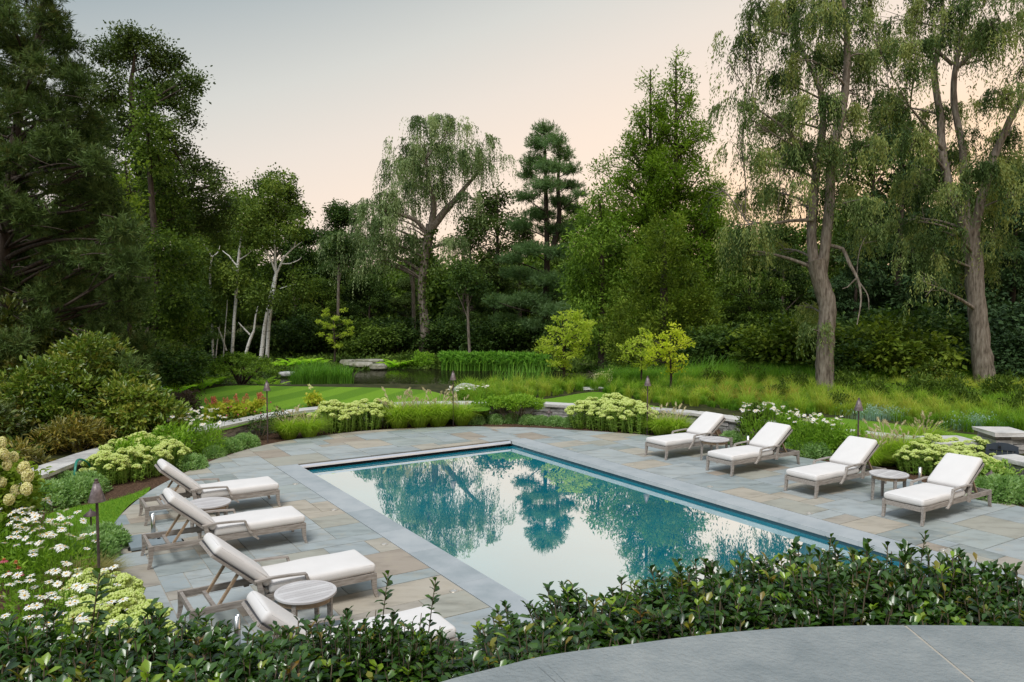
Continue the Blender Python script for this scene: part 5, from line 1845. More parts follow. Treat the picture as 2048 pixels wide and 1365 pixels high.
def make_shrub(name, label, loc, group, sd, mat, w=1.2, h=1.0, L=.10, W=.06, dens=9, per=16, cr=.20, stem=True, dirw=(.6, .6, .05), leaf=4, nb=16, cat='shrub', tspan=(0, 1), flat=.6):
    """bushy shrub of half-width w and height h"""
    rg = R_(sd)
    bl = []
    for q in range(nb):
        u = rand_unit(rg, 1)[0]
        u[2] = abs(u[2])
        k = rg.uniform(.45, .82)
        bl.append([u[0] * w * k, u[1] * w * k, h * (.22 + .62 * u[2] * k / .82), w * .30, w * .30, h * .20])
    bl.append([0, 0, h * .45, w * .62, w * .62, h * .40])
    t_ = thing(name, label, cat, loc, group)
    if stem:
        sm = MB()
        for q in range(9):
            b = bl[q % nb]
            sm.tube(curve([rg.normal(0, w * .08), rg.normal(0, w * .08), -.05], b[:3], .1, rg, 5), np.linspace(.016, .005, 5) * max(.6, h), 5)
        part('stem', sm, M['twig'], t_)
    mb = MB()
    crown_broad(mb, rg, bl, dens, per, L, W, cr, 0, dirw, .15, flat, .55, tspan, leaf)
    part('foliage', mb, M[mat] if isinstance(mat, str) else mat, t_)
    return t_


# understory on the far bank and along the edge of the wood
GU = 'understory shrubs along the edge of the wood'
und = [(360, 725, 31.0, 2.00, 'broad_dark', 'dark shrub below the narrow tree at left, above the ferns'), (335, 700, 26.0, 1.70, 'broad_dark', 'feathery dark green shrub right of the big left pine'),
       (560, 706, 63.8, 3.19, 'broad_dark', 'dark understory shrub right of the double birch'), (610, 690, 66.7, 3.77, 'broad_dark', 'tall dark understory shrub left of the light young tree'),
       (700, 700, 65.2, 3.62, 'broad', 'understory shrub right of the light young tree by the pond'), (745, 705, 63.8, 2.90, 'broad', 'leafy shrub above the flat rock ledges'),
       (790, 698, 66.7, 3.62, 'broad_dark', 'dark shrub left of the willow base'), (900, 700, 66.7, 3.62, 'broad_dark', 'dark shrub right of the willow base'), (955, 703, 65.2, 3.33, 'broad_dark', 'understory shrub beside the pale sapling trunk'),
       (1010, 704, 68.1, 3.33, 'broad_dark', 'understory shrub under the lowest pine boughs on the left'), (1075, 706, 69.6, 2.90, 'broad_dark', 'shrub in deep shade under the middle of the layered pine'), (1130, 702, 63.8, 3.48, 'broad_dark', 'dark shrub behind the layered yellow green young tree'),
       (1420, 735, 33.0, 2.20, 'broad_dark', 'dark conical shrub right of the golden young trees'), (1462, 730, 33.0, 2.30, 'broad', 'fresh green small tree right of the arborvitae'), (1510, 735, 32.0, 2.10, 'broad', 'rounded light green shrub left of the meadow edge'),
       (1590, 745, 31.0, 3.00, 'cedar', 'tall loose cedar bush just left of the near willow trunk'), (1700, 755, 29.0, 2.00, 'broad_dark', 'dark bush right of the near willow base'), (1775, 760, 29.0, 2.80, 'cedar', 'dense dark pyramid bush between the willow trunks'),
       (1865, 775, 27.5, 1.10, 'rhodo', 'olive yellowish bush left of the right willow base'), (1905, 768, 29.0, 1.50, 'broad_dark', 'open twiggy bush beside the right willow base'), (2025, 770, 28.0, 2.00, 'spruce', 'dark bush right of the right willow base'),
       (1640, 740, 36.0, 2.80, 'broad_dark', 'shadowed bush behind the near willow trunk'), (1830, 745, 34.0, 3.20, 'broad_dark', 'tall shadowed bush behind the olive bush'), (1960, 745, 35.0, 3.20, 'spruce', 'shadowed bush behind the right willow trunk'),
       (500, 715, 65.2, 2.61, 'broad_dark', 'low dark shrub behind the birch stems'), (440, 725, 63.8, 2.61, 'broad_dark', 'low dark shrub left of the straight birch'), (1250, 725, 36.0, 1.60, 'broad_dark', 'dark shrub at the foot of the arborvitae, behind the left golden tree'), (2075, 760, 31.0, 3.00, 'spruce', 'dark evergreen bush cut by the right edge')]
uprot = {}
for x, y, Y, h, mat, lab in und:
    p = at(x, y, Y)
    zb = min(gz(p[0], p[1]), .6)
    if mat not in uprot:
        uprot[mat] = make_shrub('understory_shrub', lab, (p[0], p[1], zb), GU, 70 + len(uprot), mat, 1.0, 1.6, .11, .06, 11, 24, .28, True, (.5, .6, -.1), nb=20)
        o = uprot[mat]
    else:
        o = dup(uprot[mat], (p[0], p[1], zb), R_(x).uniform(0, 6.28), None, lab)
    k = h / 1.6
    o.scale = (k * 1.15 + .2, k * 1.15 + .2, k)

# the far wood: one mass of foliage that nothing divides
mb = MB()
rg = R_(90)
bl = []
for q in range(150):
    x = rg.uniform(-110, 120); Yd = rg.uniform(100, 124)
    px = 1024 + x / Yd * F
    top = np.interp(px, [-300, 300, 450, 620, 760, 900, 1050, 1200, 1400, 1500, 1700, 2000, 2400], [300, 340, 440, 500, 520, 520, 505, 470, 500, 470, 400, 330, 300])
    zt = at(1024, top, Yd)[2]
    z = rg.uniform(1.5, max(2.5, zt - 2.6))
    bl.append([x, Yd, z, rg.uniform(3.0, 5.4), 3.4, rg.uniform(2.4, 3.7)])
for x in np.arange(-104, 112, 5.4):
    bl.append([x, 104 + rg.uniform(-3, 3), 2.6, 5.0, 3.4, 4.6])
crown_broad(mb, rg, bl, .36, 26, .70, .47, 1.6, 0, (.4, .7, -.1), .16, .8, .4)
solo('far_wood', mb, M['broad'], 'hazy mass of green wood far behind the trunks', 'wood', (0, 108, 0), kind='stuff')

# ================================================================== the garden beds


def make_sedum(label, loc, group, sd):
    rg = R_(sd)
    t_ = thing('sedum_plant', label, 'sedum', loc, group)
    n = 46
    a = rg.uniform(0, 6.28, n); r = .37 * np.sqrt(rg.uniform(0, 1, n))
    hd = []
    mb = MB()
    for q in range(n):
        b = np.array([r[q] * math.cos(a[q]) * .75, r[q] * math.sin(a[q]) * .75, -.02])
        top = np.array([r[q] * math.cos(a[q]) * 1.08, r[q] * math.sin(a[q]) * 1.08, (.60 - 1.9 * r[q] ** 2) * rg.uniform(.85, 1.04)])
        c = curve(b, top, .0, rg, 6, .03)
        mb.tube(c, [.007] * 6, 5, .6, 0, False)
        k = 22
        u = rg.uniform(.05, .93, k)
        P = np.array([np.interp(u, np.linspace(0, 1, 6), c[:, i]) for i in range(3)]).T
        an = np.arange(k) * 2.4
        D = np.stack([np.cos(an), np.sin(an), np.full(k, .45)], 1)
        mb.leaf7(P, D, np.tile([0, 0, 1.0], (k, 1)), rg.uniform(.05, .085, k), rg.uniform(.028, .04, k), np.clip(rg.uniform(.1, .5) + u * .4 + rg.normal(0, .08, k), 0, 1), 0, .2, .1, .5)
        hd.append((top, rg.uniform(.8, 1.3)))
    part('foliage', mb, M['sedum'], t_)
    for top, s in hd:
        if 'head' not in shared:
            h = MB()
            r2 = R_(7)
            ico = ICO
            for i in range(46):
                z = r2.uniform(0, 1); an = r2.uniform(0, 6.28); rr = math.sqrt(1 - z * z * .98)
                c = np.array([rr * math.cos(an) * .062, rr * math.sin(an) * .062, z * .036])
                h.add(ico[0] * r2.uniform(.011, .015) + c, ico[1], r2.random())
            h.add(ICO[0] * [.05, .05, .026], ICO[1], .1)
            shared['head'] = h.mesh('flower_head', M['head'], smooth=True)
        o = link('flower_head', shared['head'], t_, top)
        o.scale = (s, s, s * rg.uniform(.9, 1.2)); o.rotation_euler = (rg.normal(0, .2), rg.normal(0, .2), rg.uniform(0, 6))
    return t_


shared = {}
bm = bmesh.new(); bmesh.ops.create_icosphere(bm, subdivisions=1, radius=1)
ICO = (np.array([v.co[:] for v in bm.verts]), np.array([[v.index for v in f.verts] for f in bm.faces]))
bm.free()
bm = bmesh.new(); bmesh.ops.create_icosphere(bm, subdivisions=3, radius=1)
ICO3 = (np.array([v.co[:] for v in bm.verts]), np.array([[v.index for v in f.verts] for f in bm.faces]))
bm.free()

GS = 'pale green flowering sedums along the deck edge'
sed = [((212, 968), 'front plant at the left end of the left sedum bed, beside the round herb mounds'), ((256, 962), 'second front sedum from the herb mounds in the left bed, behind the far lounger'), ((298, 952), 'third front sedum from the herb mounds in the left bed'), ((338, 940), 'right end plant of the left sedum bed, by the brown path light'),
       ((236, 945), 'back row sedum in the left bed below the leafy green peony, left one'), ((285, 936), 'back row sedum in the left bed below the leafy green peony, middle one'), ((325, 925), 'back row sedum in the left bed below the leafy green peony, right one'),
       ((662, 864), 'leftmost sedum of the bed in front of the striped lawn, beside the fountain grass'), ((695, 862), 'second sedum from the left in the bed before the striped lawn'), ((732, 858), 'third sedum from the left in the bed before the striped lawn'), ((764, 854), 'right end sedum before the striped lawn, touching the tall fountain grass'),
       ((1168, 856), 'leftmost sedum of the far bed, beside the last herb mound'), ((1203, 858), 'front sedum second from the herb mounds in the far bed'), ((1240, 862), 'front sedum third from the herb mounds in the far bed'), ((1273, 866), 'right end sedum of the far bed, at the foot of the lamp'), ((1188, 846), 'back row sedum in the far bed, left one by the pale wall'), ((1225, 849), 'back row sedum in the far bed, middle one'), ((1262, 853), 'back row sedum in the far bed, right one near the lamp post'),
       ((1832, 946), 'sedum right behind the round table of the nearest right loungers'), ((1876, 952), 'sedum left of the headrest of the nearest right lounger'), ((1918, 958), 'sedum directly behind the headrest of the nearest right lounger'), ((1962, 966), 'sedum at the right of the nearest right lounger, before the side wall'), ((1862, 930), 'back sedum in front of the flat capped gate pier, left one'), ((1910, 935), 'back sedum in front of the flat capped gate pier, right one'), ((1955, 940), 'back sedum in front of the dark gate'),
       ((185, 1240), 'sedum at the foot of the large near lamp'), ((222, 1262), 'sedum right of the near lamp, against the deck edge'), ((252, 1305), 'sedum at the deck edge just below the brown flagstone'), ((285, 1350), 'lowest sedum at the deck edge, above the hedge'), ((215, 1310), 'sedum among the nearest white daisies, middle of the clump'), ((250, 1375), 'lowest sedum on the daisy side of the clump')]
SP = []
for i, ((x, y), lab) in enumerate(sed):
    p = on(x, y)
    if i < 3:
        SP.append(make_sedum(lab, p, GS, 200 + i))
    else:
        dup(SP[i % 3], p, R_(i).uniform(0, 6.28), float(R_(i + 50).uniform(.95, 1.15)) * (.86 if i > 24 else .92 if i > 17 else 1.2 if i > 6 else 1.05), lab)

# rounded herb mounds


def make_mound(label, loc, group, sd):
    rg = R_(sd)
    n = 2600
    u = rand_unit(rg, n); u[:, 2] = np.abs(u[:, 2])
    rad = rg.uniform(.72, 1.04, n) + .06 * np.sin(u[:, 0] * 9 + sd) * np.sin(u[:, 1] * 8)
    P = u * rad[:, None] * [.30, .30, .30]
    P[:, 2] *= .95
    mb = MB()
    D = unit(u * .8 + rg.normal(size=(n, 3)) * .5 + [0, 0, .3])
    tt = np.clip(.5 + .3 * np.sin(u[:, 0] * 7 + u[:, 1] * 5) + rg.normal(0, .18, n), 0, 1)
    mb.leaf4(P, D, unit(u + rg.normal(size=(n, 3)) * .5), rg.uniform(.035, .062, n), rg.uniform(.02, .032, n), tt)
    core = ICO3[0] * [.20, .20, .2]
    st_ = MB()
    for q in range(40):
        e = rand_unit(rg, 1)[0]; e[2] = abs(e[2])
        st_.tube(curve([0, 0, -.03], e * .27, .05, rg, 4), [.004] * 4, 4, .5, 0, False)
    t_ = thing('herb_mound', label, 'herb', loc, group)
    part('foliage', mb, M['herb'], t_)
    part('stem', st_, M['stemgreen'], t_)
    return t_


GM = 'rounded grey green herb mounds edging the deck'
mounds = [((100, 1012, .44), 'largest herb mound at the left, below the stone wall'), ((148, 1000, .40), 'herb mound at the left just before the near lamp\'s cone'), ((170, 985, .38), 'herb mound between the wall hose and the left sedum bed'), ((130, 985, .38), 'herb mound tucked behind the largest one, under the wall'),
          ((383, 938, .32), 'herb mound at the right end of the left sedum bed'), ((428, 915, .26), 'small herb mound second from the left sedum bed'), ((458, 903, .32), 'herb mound third from the left sedum bed, below the roses'), ((490, 894, .33), 'herb mound below the roses, nearest the second lamp post'), ((405, 905, .28), 'herb mound half hidden behind the small ones at left'),
          ((951, 848, .27), 'first round herb mound right of the third lamp post'), ((992, 847, .27), 'second round herb mound right of the third lamp post'), ((1024, 846, .27), 'round herb mound in front of the clipped evergreen\'s bare stems'), ((1056, 848, .27), 'herb mound below the right end of the clipped evergreen'), ((1082, 849, .26), 'herb mound in front of the exposed pale far wall, left one'), ((1110, 851, .28), 'herb mound in front of the exposed pale far wall, right one'), ((1142, 853, .28), 'last herb mound before the far sedum bed'), ((972, 842, .22), 'small herb mound hidden behind the first two of the far row'),
          ((1463, 886, .30), 'herb mound behind the headrest of the farthest right lounger'), ((1597, 905, .30), 'herb mound behind the second right lounger, left one'), ((1632, 915, .34), 'herb mound behind the second right lounger, right one beside the path edge'), ((1998, 1000, .44), 'big leafy mound right of the nearest right lounger'), ((2040, 1000, .42), 'mound at the right edge on the mulch, cut by the frame'), ((2005, 965, .40), 'mound below the side wall at the right edge'),
          ((175, 1120, .38), 'loose herb mound around the near mushroom path light, left part'), ((205, 1098, .36), 'loose herb mound around the near mushroom path light, by the deck')]
MP = []
for i, ((x, y, r), lab) in enumerate(mounds):
    p = on(x, y)
    if i < 2:
        MP.append(make_mound(lab, p, GM, 240 + i)); o = MP[-1]
    else:
        o = dup(MP[i % 2], p, R_(i).uniform(0, 6.28), None, lab)
    o.scale = (r / .30, r / .30, r / .30 * .95)

# fountain grasses


def make_fountain(label, loc, group, sd, mat='fountain', seeds=16, h=.75):
    rg = R_(sd)
    t_ = thing('fountain_grass', label, 'grass', loc, group)
    n = 1300
    a = rg.uniform(0, 6.28, n); r = .12 * np.sqrt(rg.uniform(0, 1, n))
    P = np.stack([r * np.cos(a), r * np.sin(a), np.full(n, -.02)], 1)
    b = a + rg.normal(0, .5, n)
    lean = rg.uniform(.12, .85, n)
    D = unit(np.stack([np.cos(b) * lean, np.sin(b) * lean, np.ones(n)], 1))
    Bd = unit(np.stack([np.cos(b), np.sin(b), rg.uniform(-.9, .25, n)], 1))
    mb = MB()
    mb.blades(P, D, Bd, rg.uniform(.5, 1.0, n) * h * .95, rg.uniform(.009, .015, n), np.clip(rg.normal(.5, .22, n), 0, 1))
    part('blade_tuft', mb, M[mat], t_)
    for q in range(seeds):
        key = 'seed'
        if key not in shared:
            s_ = MB()
            c = curve([0, 0, 0], [.22, 0, .68], .12, R_(3), 8, 0)
            s_.tube(c, [.0035] * 8, 4, .3)
            d = unit((c[-1] - c[-2])[None])[0]
            r3 = R_(9)
            e = c[-1] + d * .10 + [0.02, 0, -.02]
            cc = curve(c[-1], e, .1, r3, 7, 0)
            s_.tube(cc, [.004, .009, .011, .011, .010, .007, .002], 7, .5, 0, True, .12, r3)
            m_ = 70
            u = r3.uniform(0, 1, m_)
            PP = np.array([np.interp(u, np.linspace(0, 1, 7), cc[:, k]) for k in range(3)]).T
            s_.leaf4(PP, r3.normal(size=(m_, 3)) + d * 1.2, r3.normal(size=(m_, 3)), .035, .006, r3.random(m_))
            shared[key] = s_.mesh('seed_head', M['seed'])
        o = link('seed_head', shared[key], t_, (rg.normal(0, .04), rg.normal(0, .04), 0))
        s = rg.uniform(.75, 1.1) * h / .75
        o.scale = (s * rg.uniform(.6, 1.4), s, s * rg.uniform(.65, .85))
        o.rotation_euler = (0, 0, rg.uniform(0, 6.28))
    return t_


GF = 'fountain grasses with pale seed heads in the beds'
fg = [((578, 878, .72), 'fountain grass directly right of the second lamp post'), ((618, 875, .70), 'fountain grass left of the sedums before the striped lawn'), ((798, 856, .95), 'tall fountain grass right of the sedums before the striped lawn'), ((838, 854, .92), 'tall fountain grass in the middle of the far left group'), ((876, 852, .95), 'tall fountain grass just left of the third lamp post'), ((924, 850, .80), 'fountain grass just right of the third lamp post'),
      ((1322, 872, .72), 'fountain grass right of the lamp by the far sedum bed'), ((1352, 874, .74), 'fountain grass beside the farthest right lounger\'s headrest'), ((1768, 930, .85), 'fountain grass just right of the lamp post behind the third right lounger'), ((1808, 932, .85), 'fountain grass full of pale seed heads left of the right sedum bed'), ((1738, 938, .70), 'fountain grass hidden behind the third right lounger\'s headrest'), ((1845, 905, .85), 'fountain grass behind the sedum, near the flat gate pier')]
FP = []
for i, ((x, y, h), lab) in enumerate(fg):
    p = on(x, y)
    if i < 2:
        FP.append(make_fountain(lab, p, GF, 260 + i)); o = FP[-1]
    else:
        o = dup(FP[i % 2], p, R_(i).uniform(0, 6.28), None, lab)
    o.scale = (h / .75 * 1.2, h / .75 * 1.2, h / .75 * 1.3)
p = on(160, 1185)
tg = make_fountain('wispy tan grass tuft at the foot of the large near lamp', p, 'tan feather grasses by the near lamp', 270, 'tan', 0, .6)
dup(tg, on(195, 1175), 2.0, .9, 'wispy tan grass tuft between the near lamp and the deck')

# daisies


def make_daisy(label, loc, group, sd, n=17, h=.62, r=.33):
    rg = R_(sd)
    t_ = thing('daisy_plant', label, 'daisy', loc, group)
    if 'daisy' not in shared:
        f = MB(); r2 = R_(5)
        k = 17
        an = np.arange(k) / k * 6.2832 + r2.normal(0, .06, k)
        D = np.stack([np.cos(an), np.sin(an), r2.uniform(-.15, .22, k)], 1)
        f.leaf7(D * .008, D, np.tile([0, 0, 1.0], (k, 1)), r2.uniform(.038, .046, k), r2.uniform(.012, .016, k), r2.random(k), 0, .05, .12, .5)
        f.add(ICO[0] * [.012, .012, .006] + [0, 0, .003], ICO[1], .5, 1)
        shared['daisy'] = f.mesh('flower', [M['petal'], M['disc']])
    mb = MB()
    m = 600
    a = rg.uniform(0, 6.28, m); rr = r * 1.05 * np.sqrt(rg.uniform(0, 1, m))
    z = h * .82 * rg.uniform(.05, 1, m) * (1 - .25 * rr / r)
    P = np.stack([rr * np.cos(a), rr * np.sin(a), z], 1)
    D = unit(np.stack([np.cos(a) * .6, np.sin(a) * .6, np.full(m, .6)], 1) + rg.normal(size=(m, 3)) * .5)
    mb.leaf4(P, D, unit(rg.normal(size=(m, 3)) + [0, 0, 1]), rg.uniform(.06, .11, m), rg.uniform(.014, .024, m), np.clip(rg.normal(.5, .2, m), 0, 1))
    for q in range(n):
        an = rg.uniform(0, 6.28); ra = r * 1.1 * math.sqrt(rg.uniform(0, 1))
        top = np.array([ra * math.cos(an), ra * math.sin(an), h * rg.uniform(.86, 1.08)])
        mb.tube(curve(top * [.6, .6, 0], top - [0, 0, .004], .0, rg, 5), [.0035] * 5, 4, .3, 0, False)
        o = link('flower', shared['daisy'], t_, top)
        s = rg.uniform(.85, 1.2)
        o.scale = (s, s, s)
        o.rotation_euler = (rg.normal(0, .28), rg.normal(.0, .28), rg.uniform(0, 6))
    part('foliage', mb, M['green'], t_)
    return t_


GD = 'white shasta daisies in the beds'
dz = [((-4.95, 8.05, .62), 'daisy plant at the left edge, above the lowest daisies'), ((-4.42, 7.95, .62), 'daisy plant with dense white flowers just left of the near lamp\'s foot'), ((-5.15, 7.45, .6), 'daisy plant cut by the left edge, above the dark hedge'), ((-4.55, 7.25, .55), 'daisy plant in the middle of the lower left daisy drift'), ((-4.05, 7.3, .55), 'daisy plant beside the green sedums in the lower left'), ((-3.75, 6.75, .5), 'lowest daisy plant, its flowers among the sedum heads'), ((-3.45, 6.45, .45), 'small daisy plant peeping through the hedge below the sedum'),
      ((-5.75, 9.75, .75), 'daisy plant left of the near lamp, at the right end of the upper drift'), ((-6.2, 9.55, .78), 'daisy plant at the left edge in the upper drift'), ((-5.8, 9.2, .70), 'daisy plant in the front of the upper left drift'), ((-5.35, 9.2, .62), 'sparse daisy plant nearest the mushroom path light'), ((-6.35, 10.2, .8), 'daisy plant under the cream hydrangea heads'),
      ((-7.35, 17.3, .95), 'tall daisy plant above the leafy green peony, left one'), ((-7.0, 17.6, .95), 'tall daisy plant above the leafy green peony, beside the wall\'s start'), ((-6.75, 17.2, .85), 'daisy plant with scattered flowers right of the leafy green peony'),
      ((-1.05, 23.4, .50), 'daisy plant right in front of the pale boulder'), ((-1.6, 23.5, .42), 'low daisy plant left of the pale boulder'),
      ((5.75, 18.2, 1.02), 'tall daisy plant standing highest above the leafy bed at right, left one'), ((6.25, 18.1, .98), 'tall daisy plant of the right bed next to the tallest one'), ((6.55, 17.4, .88), 'daisy plant in the right bed above the second right lounger\'s headrest'), ((6.95, 17.3, .86), 'daisy plant at the right end of the right bed\'s white drift')]
DP = []
for i, ((x, y, h), lab) in enumerate(dz):
    z = max(gz(x, y), -.03)
    if i < 3:
        DP.append(make_daisy(lab, (x, y, z), GD, 280 + i)); o = DP[-1]
    else:
        o = dup(DP[i % 3], (x, y, z), R_(i).uniform(0, 6.28), None, lab)
    o.scale = (1.05, 1.05, h / .62)

# pink coneflowers at the left edge
for i, ((x, y), lab) in enumerate((((8, 1122), 'pink coneflower with the widest bloom at the left edge'), ((32, 1126), 'rusty faded coneflower right of the pink one'), ((37, 1136), 'small faded coneflower just below the rusty one'), ((18, 1147), 'dark red coneflower above the lower daisies at left'), ((43, 1150), 'lowest red coneflower beside the lower daisies'))):
    c = at(x, y, 8.5)
    t_ = thing('coneflower', lab, 'coneflower', (c[0], c[1], -.03), 'coneflowers among the left daisies')
    mb = MB()
    mb.tube(curve([.03, 0, 0], [0, 0, c[2] + .02], 0, R_(i), 6), [.005] * 6, 5, .4)
    rg = R_(i)
    m = 24
    zz = rg.uniform(.08, .6, m)
    an = rg.uniform(0, 6.28, m)
    mb.leaf4(np.stack([0 * zz, 0 * zz, zz], 1), np.stack([np.cos(an), np.sin(an), np.full(m, .5)], 1), np.tile([0, 0, 1.0], (m, 1)), .10, .03, rg.random(m))
    part('stem', mb, M['green'], t_)
    f = MB(); k = 14
    an = np.arange(k) / k * 6.283
    D = np.stack([np.cos(an), np.sin(an), np.full(k, -.35)], 1)
    f.leaf7(D * .01 + [0, 0, c[2] + .04], D, np.tile([0, 0, 1.0], (k, 1)), .045 if i in (0, 3) else .026, .014, rg.random(k), 0, .05, .2)
    f.add(ICO[0] * [.02, .02, .018] + [0, 0, c[2] + .045], ICO[1], .5, 1)
    part('flower', f, [M['pink'] if i in (0, 3, 4) else M['rust'], M['cone']], t_)

# cream panicle hydrangea at the left edge
hy = thing('hydrangea_shrub', 'panicle hydrangea at the left edge with round cream flower heads', 'hydrangea', (-7.15, 10.6, -.03))
rg = R_(300)
fb = MB()
bl = [[-7.2, 10.6, .8, .55, .5, .55], [-6.9, 10.3, .6, .4, .4, .45], [-7.3, 10.5, 1.2, .45, .4, .4], [-6.75, 10.5, .9, .3, .35, .3]]
crown_broad(fb, rg, bl, 26, 9, .11, .075, .13, 0, (.7, .5, .1), .15, .6, .6, (0, 1), 7)
part('foliage', fb, M['broad_yellow'], hy, np.array(hy.location))
sb = MB()
for q in range(8):
    sb.tube(curve([-7.15, 10.6, -.05], [-7.15 + rg.normal(0, .25), 10.6 + rg.normal(0, .25), 1.0], .05, rg, 5), np.linspace(.014, .007, 5), 5)
part('stem', sb, M['twig'], hy, np.array(hy.location))
hm = MB()
m = 260
u = rand_unit(rg, m); u[:, 2] = u[:, 2] * .9
P = u * [.085, .085, .095] * rg.uniform(.8, 1.05, (m, 1))
for rot in (0, 1):
    T1 = unit(np.cross(u, rg.normal(size=(m, 3))))
    hm.leaf4(P - T1 * .02, T1 + u * .35, u, .042, .034, rg.random(m), 0, .3)
hm.add(ICO3[0] * [.052, .052, .06], ICO3[1], .6)
hme = hm.mesh('flower_head', M['hydrangea'])
for x, y in ((2, 888), (8, 909), (28, 914), (47, 936), (55, 951), (2, 966), (33, 982), (53, 978), (14, 930), (-20, 920), (-12, 950), (18, 1000)):
    c = at(x, y, 10.1 + rg.uniform(-.2, .2))
    o = link('flower_head', hme, hy, c - np.array(hy.location))
    s = rg.uniform(.62, .85)
    o.scale = (s * rg.uniform(.8, 1.05), s * .95, s * rg.uniform(1.05, 1.3)); o.rotation_euler = (rg.normal(.0, .3), rg.normal(0, .3), rg.uniform(0, 6))

# rhododendrons behind the wall
GR = 'rhododendrons behind the wall at the left'
make_shrub('rhododendron_shrub', 'big bronze tinged rhododendron behind the wall, below the huge left pine', (-9.9, 17.6, .3), GR, 310, 'rhodo', 1.75, 2.5, .125, .05, 24, 11, .13, True, (.75, .45, .25), 7, 26, 'rhododendron', (.0, 1))
make_shrub('rhododendron_shrub', 'rounder lighter rhododendron in front, above the leafy peony', (-8.35, 17.4, .3), GR, 311, 'rhodo', 1.05, 1.55, .125, .052, 30, 11, .13, True, (.75, .45, .25), 7, 22, 'rhododendron', (.15, 1))
make_shrub('rhododendron_shrub', 'tall dark rhododendron in shade at the left edge', (-12.1, 19.2, .3), GR, 312, 'rhodo_dark', 1.7, 3.6, .13, .055, 17, 11, .15, True, (.75, .45, .25), 7, 26, 'rhododendron')
make_shrub('rhododendron_shrub', 'dark rhododendron low at the left edge behind the hydrangea', (-10.6, 15.4, .3), GR, 313, 'rhodo_dark', 1.3, 1.5, .13, .055, 20, 11, .15, True, (.75, .45, .25), 7, 22, 'rhododendron')
make_shrub('rhododendron_shrub', 'golden yellow long-leaved rhododendron just behind the wall', (-9.0, 15.9, .3), GR, 314, 'rhodo_gold', .75, .85, .15, .036, 22, 10, .10, True, (.75, .45, .3), 7, 18, 'rhododendron')
make_shrub('rhododendron_shrub', 'sparse yellowish long-leaved rhododendron between hydrangea and the golden one', (-9.3, 14.2, .3), GR, 315, 'rhodo_gold', .65, .6, .15, .036, 16, 10, .10, True, (.75, .45, .3), 7, 14, 'rhododendron', (0, .6))

# leafy perennials and small shrubs in the beds
make_shrub('peony_plant', 'leafy green peony behind the left sedum bed, left half of the mass', (-7.75, 15.7, -.03), 'leafy peonies behind the left sedums', 320, 'green', .62, .85, .11, .042, 26, 10, .14, True, (.7, .5, .1), 7, 18, 'peony')
make_shrub('peony_plant', 'leafy green peony behind the left sedum bed, right half by the daisies', (-7.25, 16.6, -.03), 'leafy peonies behind the left sedums', 321, 'green', .62, .85, .11, .042, 26, 10, .14, True, (.7, .5, .1), 7, 18, 'peony')
make_shrub('peony_plant', 'leafy plant at the left edge between hydrangea and upper daisies', (-6.6, 9.9, -.03), 'leafy peonies behind the left sedums', 322, 'green', .5, .75, .10, .04, 26, 10, .14, True, (.7, .5, .1), 7, 16, 'peony')
make_shrub('purple_shrub', 'dark purple leaved shrub beside the striped lawn, right of the rhododendron', (-8.75, 20.6, .3), None, 323, 'purple', .62, .85, .055, .035, 26, 16, .14, True, (.6, .6, .2), 4, 16)
b = on(1030, 846)
ev = make_shrub('evergreen_shrub', 'flat topped clipped evergreen with bare reddish stems before the far wall', (b[0], b[1], -.03), None, 324, 'green', .01, .01, .01, .01, 1, 2, .01, False)
for ch in list(ev.children): bpy.data.objects.remove(ch, do_unlink=True)
rg = R_(325)
sb = MB(); fb = MB(); bl = []
for q in range(26):
    a = rg.uniform(0, 6.28); r = math.sqrt(rg.uniform(0, 1))
    e = np.array([.68 * r * math.cos(a), .42 * r * math.sin(a), .60 + rg.normal(0, .03)])
    sb.tube(curve([e[0] * .4, e[1] * .4, -.03], e, -.03, rg, 6), np.linspace(.010, .005, 6), 5)
    bl.append([*e, .17, .16, .11])
crown_broad(fb, rg, bl, 75, 10, .085, .034, .08, 0, (.6, .5, .4), .15, .7, .4, (.5, 1), 7)
part('stem', sb, M['twig'], ev); part('foliage', fb, M['green'], ev)
make_shrub('leafy_perennial', 'small leafy plant just left of the clipped evergreen', (*on(958, 842)[:2], -.03), 'leafy green perennials in the beds', 326, 'green', .42, .62, .08, .032, 26, 10, .11, True, (.6, .5, .3), 7, 14, 'perennial')
make_shrub('leafy_perennial', 'upright leafy clump with dark stems under the tallest right daisies', (*on(1510, 888)[:2], -.03), 'leafy green perennials in the beds', 327, 'broad', .42, 1.0, .11, .034, 24, 10, .12, True, (.5, .5, .4), 7, 20, 'perennial')
make_shrub('leafy_perennial', 'leafy clump behind the second right lounger\'s headrest', (*on(1585, 895)[:2], -.03), 'leafy green perennials in the beds', 328, 'green', .55, .85, .12, .038, 22, 10, .14, True, (.6, .5, .2), 7, 18, 'perennial')
make_shrub('leafy_perennial', 'leafy clump between the second and third right loungers', (*on(1645, 905)[:2], -.03), 'leafy green perennials in the beds', 329, 'green', .62, .78, .13, .042, 22, 10, .15, True, (.6, .5, .2), 7, 18, 'perennial')
make_shrub('leafy_perennial', 'leafy clump just left of the lamp behind the third right lounger', (*on(1695, 915)[:2], -.03), 'leafy green perennials in the beds', 330, 'green', .55, .72, .12, .04, 22, 10, .14, True, (.6, .5, .2), 7, 18, 'perennial')
make_shrub('leafy_perennial', 'bright green leafy clump right of the nearest right lounger, below the side wall', (*on(2000, 975)[:2], -.03), 'leafy green perennials in the beds', 331, 'sedum', .5, .55, .09, .035, 24, 10, .13, True, (.6, .5, .3), 7, 16, 'perennial')

